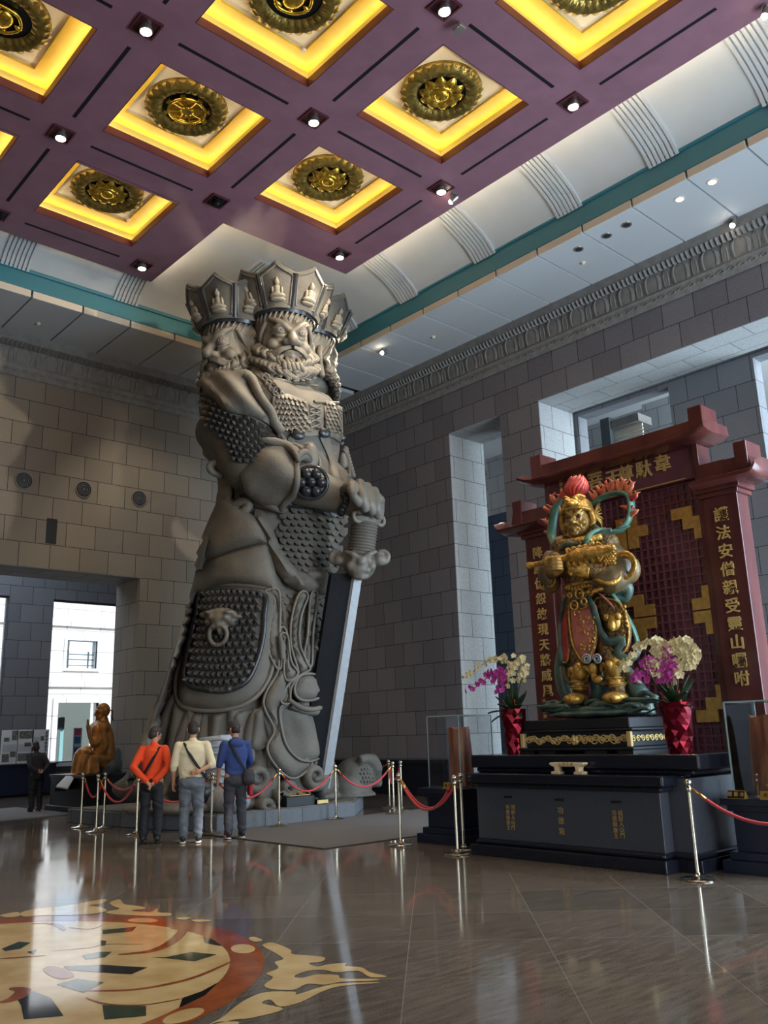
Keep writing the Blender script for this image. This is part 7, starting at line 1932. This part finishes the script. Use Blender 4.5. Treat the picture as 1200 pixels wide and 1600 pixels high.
# flames
FLM = [[(728, 312), (745, 308), (770, 318), (745, 322)],
 [(770, 330), (800, 325), (850, 345), (855, 358), (900, 362), (950, 368), (943, 380), (905, 385), (930, 395), (965, 388), (1015, 385), (1012, 393), (1060, 398), (1085, 412), (1135, 424), (1085, 426), (1050, 408), (985, 412), (950, 405), (900, 408), (862, 423), (885, 428), (930, 418), (990, 420), (1000, 430), (1080, 431), (1114, 433), (1080, 437), (1000, 440), (950, 448), (900, 446), (870, 460), (845, 464), (790, 460), (775, 448), (800, 427), (780, 415), (815, 400), (805, 382), (830, 372), (800, 352), (775, 338)],
 [(1115, 442), (1000, 452), (940, 470), (880, 500), (820, 512), (792, 492), (768, 503), (830, 520), (740, 545), (690, 550), (612, 566), (650, 545), (690, 512), (730, 487), (780, 470), (862, 469), (870, 477), (940, 455), (1000, 444)],
 [(0, 244), (50, 235), (58, 246), (20, 250)], [(60, 238), (90, 228), (150, 222), (200, 215), (240, 208), (310, 197), (300, 210), (262, 215), (300, 222), (310, 233), (240, 243), (120, 245), (70, 248)],
 [(322, 207), (350, 198), (365, 212), (410, 218), (425, 225), (385, 231), (440, 235), (460, 225), (465, 236), (500, 238), (490, 247), (400, 245), (320, 240), (315, 233), (350, 226), (330, 216)], [(515, 252), (560, 250), (540, 258)], [(562, 258), (600, 257), (620, 260), (580, 264)], [(612, 566), (680, 556), (700, 562), (640, 585), (560, 610), (520, 640)]]
for L in FLM: fp('flame_inlay', L, M_marb, .002, True)
def carpetmat():
    m = mat('grey_carpet', srgb(104, 103, 104), rough=.95, var=.25, vscale=160, bump=.5, bscale=300); return m
M_carp = carpetmat(); M_cedge = mat('carpet_edge', srgb(40, 40, 42), rough=.9)
for nm, (x0, x1, y0, y1), lab in (('carpet', (7.83, 15.0, 9.98, 13.28), 'large grey carpet on the floor before the giant statue'), ('carpet', (-6, 15.2, 18.7, 19.55), 'grey carpet runner leading to the left wall opening')):
    if y0 > 15: x1 = 7.3 + 5; y0, y1 = 19.2, 23.0; x0 = -6
    r = thing(nm, ((x0 + x1) / 2, (y0 + y1) / 2, 0), lab, 'carpet')
    if y0 > 15:
        m = MB()
        m.add([(a, b, z) for z in (0, .012) for a, b in ((-6, 17.9), (8.4, 19.4), (8.4, 22.9), (-6, 22.9))], [(0, 3, 2, 1), (4, 5, 6, 7), (0, 1, 5, 4), (1, 2, 6, 5), (2, 3, 7, 6), (3, 0, 4, 7)]); m.build('pile', M_carp, r)
    else:
        m = MB(); m.box(x0, x1, y0, y1, 0, .012); m.build('pile', M_carp, r); m = MB()
        for (a, b, c_, d) in ((x0 - .02, x1, y0 - .02, y0), (x0 - .02, x0, y0, y1)): m.box(a, b, c_, d, 0, .011)
        m.build('bound_edge', M_cedge, r)

# ================================================================== rope posts
M_brass = mat('brass_post', srgb(214, 206, 188), rough=.16, metal=1.0); M_rope = mat('red_velvet_rope', srgb(196, 44, 54), rough=.7, sheen=.4); M_hook = mat('gilt_hook', srgb(216, 170, 92), rough=.25, metal=1.0)
def post():
    r = local(thing('rope_post', (0, 0, 0), 'polished post', 'rope post', 'polished posts of the rope barrier'))
    m = MB(); m.lathe([(.165, 0), (.168, .012), (.155, .022), (.06, .032), (.03, .05), (.022, .07)], n=36); m.build('base', M_brass, r, smooth=50)
    m = MB(); m.lathe([(.0185, .05), (.0185, .86)], n=18); m.build('pole', M_brass, r, smooth=60)
    m = MB(); m.lathe([(.02, .83), (.03, .84), (.03, .875), (.022, .885), (.02, .90)], n=20); m.build('collar', M_brass, r, smooth=50)
    m = MB(); m.ell((0, 0, .925), .037, n=24, m=16); m.build('ball_finial', M_brass, r, smooth='all')
    return r
P0_ = post()
posts = {'a': ((126, 1293), 'polished rope post at the far left, before the dark plinth of the seated figure'), 'a2': ((152, 1283), 'rope post farthest back at the left, behind two other posts'), 'b': ((150, 1300), 'front rope post of the left cluster, left of the orange shirt'),
         'c': ((213, 1304), 'rope post hidden behind the person in orange, only its base in view'), 'd': ((330, 1304), 'rope post between the cream sweatshirt and the blue hoodie'), 'e': ((436, 1292), 'rope post directly left of the black name plaque'), 'f': ((525, 1281), 'rope post before the tip of the giant sword'),
         'g': ((597, 1273), 'rope post just right of the plinth corner'), 'h': ((609, 1262), 'farthest rope post right of the plinth, behind its neighbours'), 'h2': ((628, 1266), 'rope post at the carpet, directly behind the larger front post'), 'i': ((626, 1321), 'large front rope post at the carpet corner'),
         'j': ((725, 1332), 'rope post before the left corner of the altar'), 'j2': ((716, 1319), 'rope post behind the altar corner post, by the left trunk case'), 'k': ((1091, 1372), 'nearest rope post, at the right corner of the altar')}
pos = {}
for i, (k, (q, lab)) in enumerate(posts.items()):
    g = onZ(*q); z = .012 if (7.8 < g.x < 15 and 10 < g.y < 13.27) else 0
    if k == 'g': g = V(11.85, 12.95, 0); z = .012
    if k == 'j2': g = V(8.86, 8.36, 0)
    if k == 'j': g = V(8.47, 8.1, 0)
    if k == 'k': g = V(8.50, 4.86, 0)
    if k == 'a2': g = V(7.33, 15.72, 0)
    o = P0_ if i == 0 else copy_tree(P0_); o.location = (g.x, g.y, z); o['label'] = lab; pos[k] = V(g.x, g.y, z)
def rope(a, b, sag, lab, rad=.0165):
    A, B = a + V(0, 0, .86), b + V(0, 0, .86); d = (B - A); h = V(d.x, d.y, 0).normalized(); A2, B2 = A + h * .05, B - h * .05; n = 24
    pts = []
    for i in range(n + 1):
        t = i / n; p = lerp(A2, B2, t); pts.append(p - V(0, 0, sag * (1 - (2 * t - 1) ** 2)))
    r = thing('barrier_rope', lerp(A, B, .5), lab, 'rope', 'red ropes between the posts')
    m = MB(); m.tube(pts[1:-1], rad, 10); m.build('velvet_rope', M_rope, r, smooth='all')
    for e0, e1, P in ((pts[0], pts[2], A), (pts[-1], pts[-3], B)):
        m = MB(); m.tube([lerp(P, e0, .4), e0, e1], [.006, .012, rad * 1.15], 8); m.build('end_hook', M_hook, r, smooth='all')
rope(pos['a'], pos['a2'], .33, 'red rope sagging between the two leftmost posts'); rope(pos['b'], pos['c'], .36, 'red rope from the left cluster of posts to behind the orange shirt'); rope(pos['a2'], pos['c'] + V(.1, .1, 0), .18, 'higher red rope behind the left cluster, running to the orange shirt')
rope(pos['c'], pos['d'], .36, 'red rope passing behind the orange and cream figures'); rope(pos['d'], pos['e'], .36, 'red rope right of the blue hoodie, left of the name plaque'); rope(pos['e'], pos['f'], .33, 'red rope hanging in front of the black name plaque')
rope(pos['f'], pos['g'], .33, 'red rope in front of the plinth corner and sword tip'); rope(pos['g'], pos['h'], .33, 'red rope right of the plinth, between two rear posts'); rope(pos['h'], pos['h2'], .28, 'short red rope between the rear posts right of the plinth')
rope(pos['h'], V(13.6, 17.6, 0), .2, 'faint rope far behind the carved beast')
rope(pos['i'], pos['j'], .36, 'nearer red rope between the large front post and the altar'); rope(pos['i'] + V(.03, .03, 0), pos['j2'], .36, 'second red rope just behind the one leading to the altar'); rope(pos['k'], V(8.55, 3.3, 0), .30, 'red rope running from the nearest post out at the right edge')

# ================================================================== seated bronze monk on its dark plinth
M_brm = mat('golden_brown_bronze', srgb(166, 112, 52), rough=.42, metal=.35, var=.25, vscale=7); M_rock = mat('blue_grey_rock', srgb(74, 80, 88), rough=.8, var=.4, vscale=6, bump=1, bscale=9)
px0, px1, py0, py1 = 8.55, 9.92, 19.45, 21.25
dp = thing('dark_plinth', (9.17, 20.3, 0), 'black plinth under the seated bronze monk, beside the left wall opening', 'plinth')
m = MB(); m.box(px0 - .1, px1, py0 - .1, py1, 0, .12); m.build('base_step', M_blacklacq, dp, bevel=.01); m = MB(); m.box(px0, px1, py0, py1, .12, .74); m.build('block', M_blacklacq, dp, bevel=.008); m = MB(); m.box(px0 - .05, px1, py0 - .05, py1, .74, .80); m.build('top_slab', M_blacklacq, dp, bevel=.008)
YM = 20.1
def Nn(px, py, f=0.0): return onY(px, py, YM - f)
mk_ = thing('seated_monk', (9.3, YM, .8), 'golden brown bronze monk seated on a rock with one hand raised', 'statue')
x = MB()
def tp2(mb, pts, rs, n=14): P = spline(pts, 5); R = [interp(list(range(len(rs))), rs, i / 5) for i in range(len(P))]; mb.tube(P, R, n); mb.ell(P[0], R[0], n=12, m=8); mb.ell(P[-1], R[-1], n=12, m=8)
hc = Nn(161, 1112); tp2(x, [Nn(161, 1126), Nn(160, 1150), Nn(162, 1175), Nn(163, 1188)], [.13, .27, .27, .27]); x.ell(Nn(155, 1137), (.22, .34, .16)); tp2(x, [Nn(162, 1118), Nn(161, 1128)], [.085, .11])
tp2(x, [Nn(160, 1186, .12), Nn(146, 1183, .2), Nn(142, 1192, .22), Nn(141, 1208, .22)], [.22, .2, .18, .2]); tp2(x, [Nn(158, 1184, -.15), Nn(132, 1178, -.15), Nn(126, 1190, -.15), Nn(122, 1210, -.12)], [.22, .18, .18, .16]); x.ell(Nn(118, 1212, -.1), (.16, .12, .06))
tp2(x, [Nn(152, 1140, .22), Nn(150, 1160, .3), Nn(144, 1158, .32)], [.14, .12, .08]); tp2(x, [Nn(156, 1142, .25), Nn(160, 1165, .28), Nn(152, 1176, .3), Nn(144, 1177, .28)], [.13, .13, .1, .05])
for k in range(5): tp2(x, [Nn(150 + k * 3, 1150 + k * 4, .3), Nn(155 + k * 2.4, 1172 + k * 3, .31), Nn(158 + k * 2, 1196 + k * 2, .28)], [.02, .03, .02], 8)
for k in range(4): tp2(x, [Nn(142 + k * 4, 1188, .36), Nn(140 + k * 5, 1206, .36)], [.02, .03], 8)
x = remesh(x, .028, 2); x.v = [(a, b, max(c_, .803)) for a, b, c_ in x.v]; x.build('robe', M_brm, mk_, smooth='all')
x, HM_ = head_mb((hc.x, hc.y, hc.z - .02), -.1, PI / 2 - .2, 1.75); remesh(x, .014, 1).build('head', M_brm, mk_, smooth='all')
x = MB(); w0 = Nn(143, 1156, .34); w1 = Nn(138, 1141, .34); tp2(x, [Nn(150, 1160, .32), w0, w1], [.07, .06, .04]); hand(x, w1, w1 + V(-.01, 0, .08), (-.15, 0, 1), (-.6, -.6, 0), .15, 1.5); remesh(x, .014, 1).build('raised_hand', M_brm, mk_, smooth='all')
x = MB(); tp2(x, [Nn(150, 1176, .33), Nn(143, 1176, .36)], [.05, .045]); hand(x, Nn(145, 1176, .36), Nn(141, 1175, .38), (-1, -.1, 0), (0, 0, 1), .3, 1.4); remesh(x, .014, 1).build('lap_hand', M_brm, mk_, smooth='all')
x = MB(); tp2(x, [hc + V(.17, 0, .02), hc + V(.23, 0, .02), hc + V(.23, 0, -.14), hc + V(.28, 0, -.20)], [.015, .015, .02, .01], 6); x.build('head_bracket', M_blacklacq, mk_, smooth='all')
rk = thing('seat_rock', (9.6, YM, .8), 'blue-grey rough rock under the seated bronze monk', 'rock')
x = MB(); 
for (a, b, f, rr) in ((166, 1204, 0, .36), (172, 1196, -.1, .28), (177, 1180, -.15, .2), (170, 1188, .05, .2), (155, 1206, 0, .3), (181, 1177, -.15, .12)): q = Nn(a, b, f); x.ell(q, rr)
x = remesh(x, .04, 1)
x.v = [tuple(V(p) + V(p[0] - 9.7, p[1] - YM, 0) * (.16 * noise.noise(V(p) * 3.3))) for p in x.v]; x.v = [(a, b, max(c_, .80)) for a, b, c_ in x.v]; x.build('rock', M_rock, rk, smooth=30)
ls = thing('sloping_sign', (8.6, 19.7, .8), 'pale sloping text board on the black plinth beside the bronze monk', 'sign')
m = MB(); a, b, c_, d = onY(88, 1228, 19.35), onY(106, 1231, 19.35), onY(117, 1213, 19.95), onY(103, 1212, 19.95)
m.add([a, b, c_, d] + [p - V(0, 0, .03) for p in (a, b, c_, d)], [(0, 1, 2, 3), (7, 6, 5, 4), (0, 4, 5, 1), (1, 5, 6, 2), (2, 6, 7, 3), (3, 7, 4, 0)]); m.build('board', mat('pale_board', srgb(206, 212, 220), rough=.4), ls)
m = MB(); m.add([a - V(0, -.02, .03), b - V(0, -.02, .03), c_ - V(0, 0, .03), d - V(0, 0, .03), V(a.x, a.y + .1, .5), V(b.x, b.y + .1, .5), V(c_.x, c_.y, .5), V(d.x, d.y, .5)], [(0, 1, 2, 3), (7, 6, 5, 4), (0, 4, 5, 1), (1, 5, 6, 2), (2, 6, 7, 3), (3, 7, 4, 0)]); m.build('support', M_blacklacq, ls)

# ================================================================== information boards and cabinet in the recess
M_board = mat('board_white', srgb(210, 212, 214), rough=.5); M_ink = mat('printed_grey', srgb(120, 122, 128), rough=.6); M_ph = mat('printed_photo', srgb(58, 62, 58), rough=.5, col2=srgb(130, 130, 120), vscale=14)
YB = 27.8
cb = thing('display_cabinet', (8.0, 27.4, 0), 'long low dark cabinet below the information boards in the left recess', 'cabinet')
m = MB(); m.box(-2, onY(88, 1200, 27.2).x, 27.2, 27.98, .08, .90); m.build('body', M_navy, cb, bevel=.01); m = MB(); m.box(-2, onY(88, 1200, 27.2).x + .03, 27.15, 27.98, .90, .94); m.build('top', M_blacklacq, cb); m = MB(); m.box(-1.9, onY(84, 1200, 27.3).x, 27.3, 27.9, 0, .08); m.build('toe_kick', M_black, cb)
for i, (x0, x1, lab) in enumerate(((4, 26, 'white information board with photographs, leftmost of three in the recess'), (28, 50, 'white information board with photographs, middle of three in the recess'), (51, 74, 'white information board with upright text, rightmost of three in the recess'))):
    a, b = onY(x0, 1141 + 0, YB), onY(x1, 1194, YB); z1, z0 = 1.93, .94
    r = thing('information_board', ((a.x + b.x) / 2, YB, z0), lab, 'information board', 'boards in the left recess')
    m = MB(); m.box(a.x, b.x, YB, YB + .05, z0, z1); m.build('panel', M_board, r, bevel=.005); W_ = b.x - a.x
    for (u0, u1, v0, v1) in (((.12, .45, .66, .78), (.6, .95, .7, .98), (.08, .5, .06, .3), (.55, .9, .2, .36)), ((.1, .9, .74, .97), (.45, .85, .5, .62), (.1, .85, .08, .3)), ((.5, .7, .66, .8), (.15, .4, .35, .48)))[i]:
        m = MB(); m.box(a.x + u0 * W_, a.x + u1 * W_, YB - .006, YB, z0 + v0 * (z1 - z0), z0 + v1 * (z1 - z0)); m.build('photograph', M_ph, r)
    m = MB()
    for k in range(8): m.box(a.x + .1 * W_, a.x + (.9 if i < 2 else .45) * W_, YB - .003, YB, z0 + (.36 + .028 * k) * (z1 - z0) + (.0 if i < 2 else .2), z0 + (.368 + .028 * k) * (z1 - z0) + (.0 if i < 2 else .2))
    m.build('text_lines', M_ink, r, kind='stuff')
    if i == 2:
        for k, ch in enumerate('認識佛教藝術之美'): text('title_character', ch, .085, frame((a.x + .84 * W_, YB - .004, z1 - .1 - k * .105), (1, 0, 0), (0, 0, 1)), M_black, .002, r)
hs = thing('hanging_sign', (11.2, 28.5, 1.2), 'narrow coloured banner with a red and a blue square behind the left window', 'sign')
a, b = onY(115, 1140, 28.45), onY(127, 1166, 28.45)
m = MB(); m.box(a.x, b.x, 28.45, 28.47, -.1, a.z + .05); m.build('panel', mat('sign_pale', srgb(226, 228, 236), rough=.6), hs)
for (z, cc_) in ((a.z - .08, (214, 90, 122)), (a.z - .33, (60, 120, 190)), (1.25, (50, 90, 170))):
    m = MB(); m.box(a.x + .04, b.x - .04, 28.442, 28.45, z - .11, z + .11); m.build('sign_square', mat('sign_colour', srgb(*cc_), rough=.6), hs)
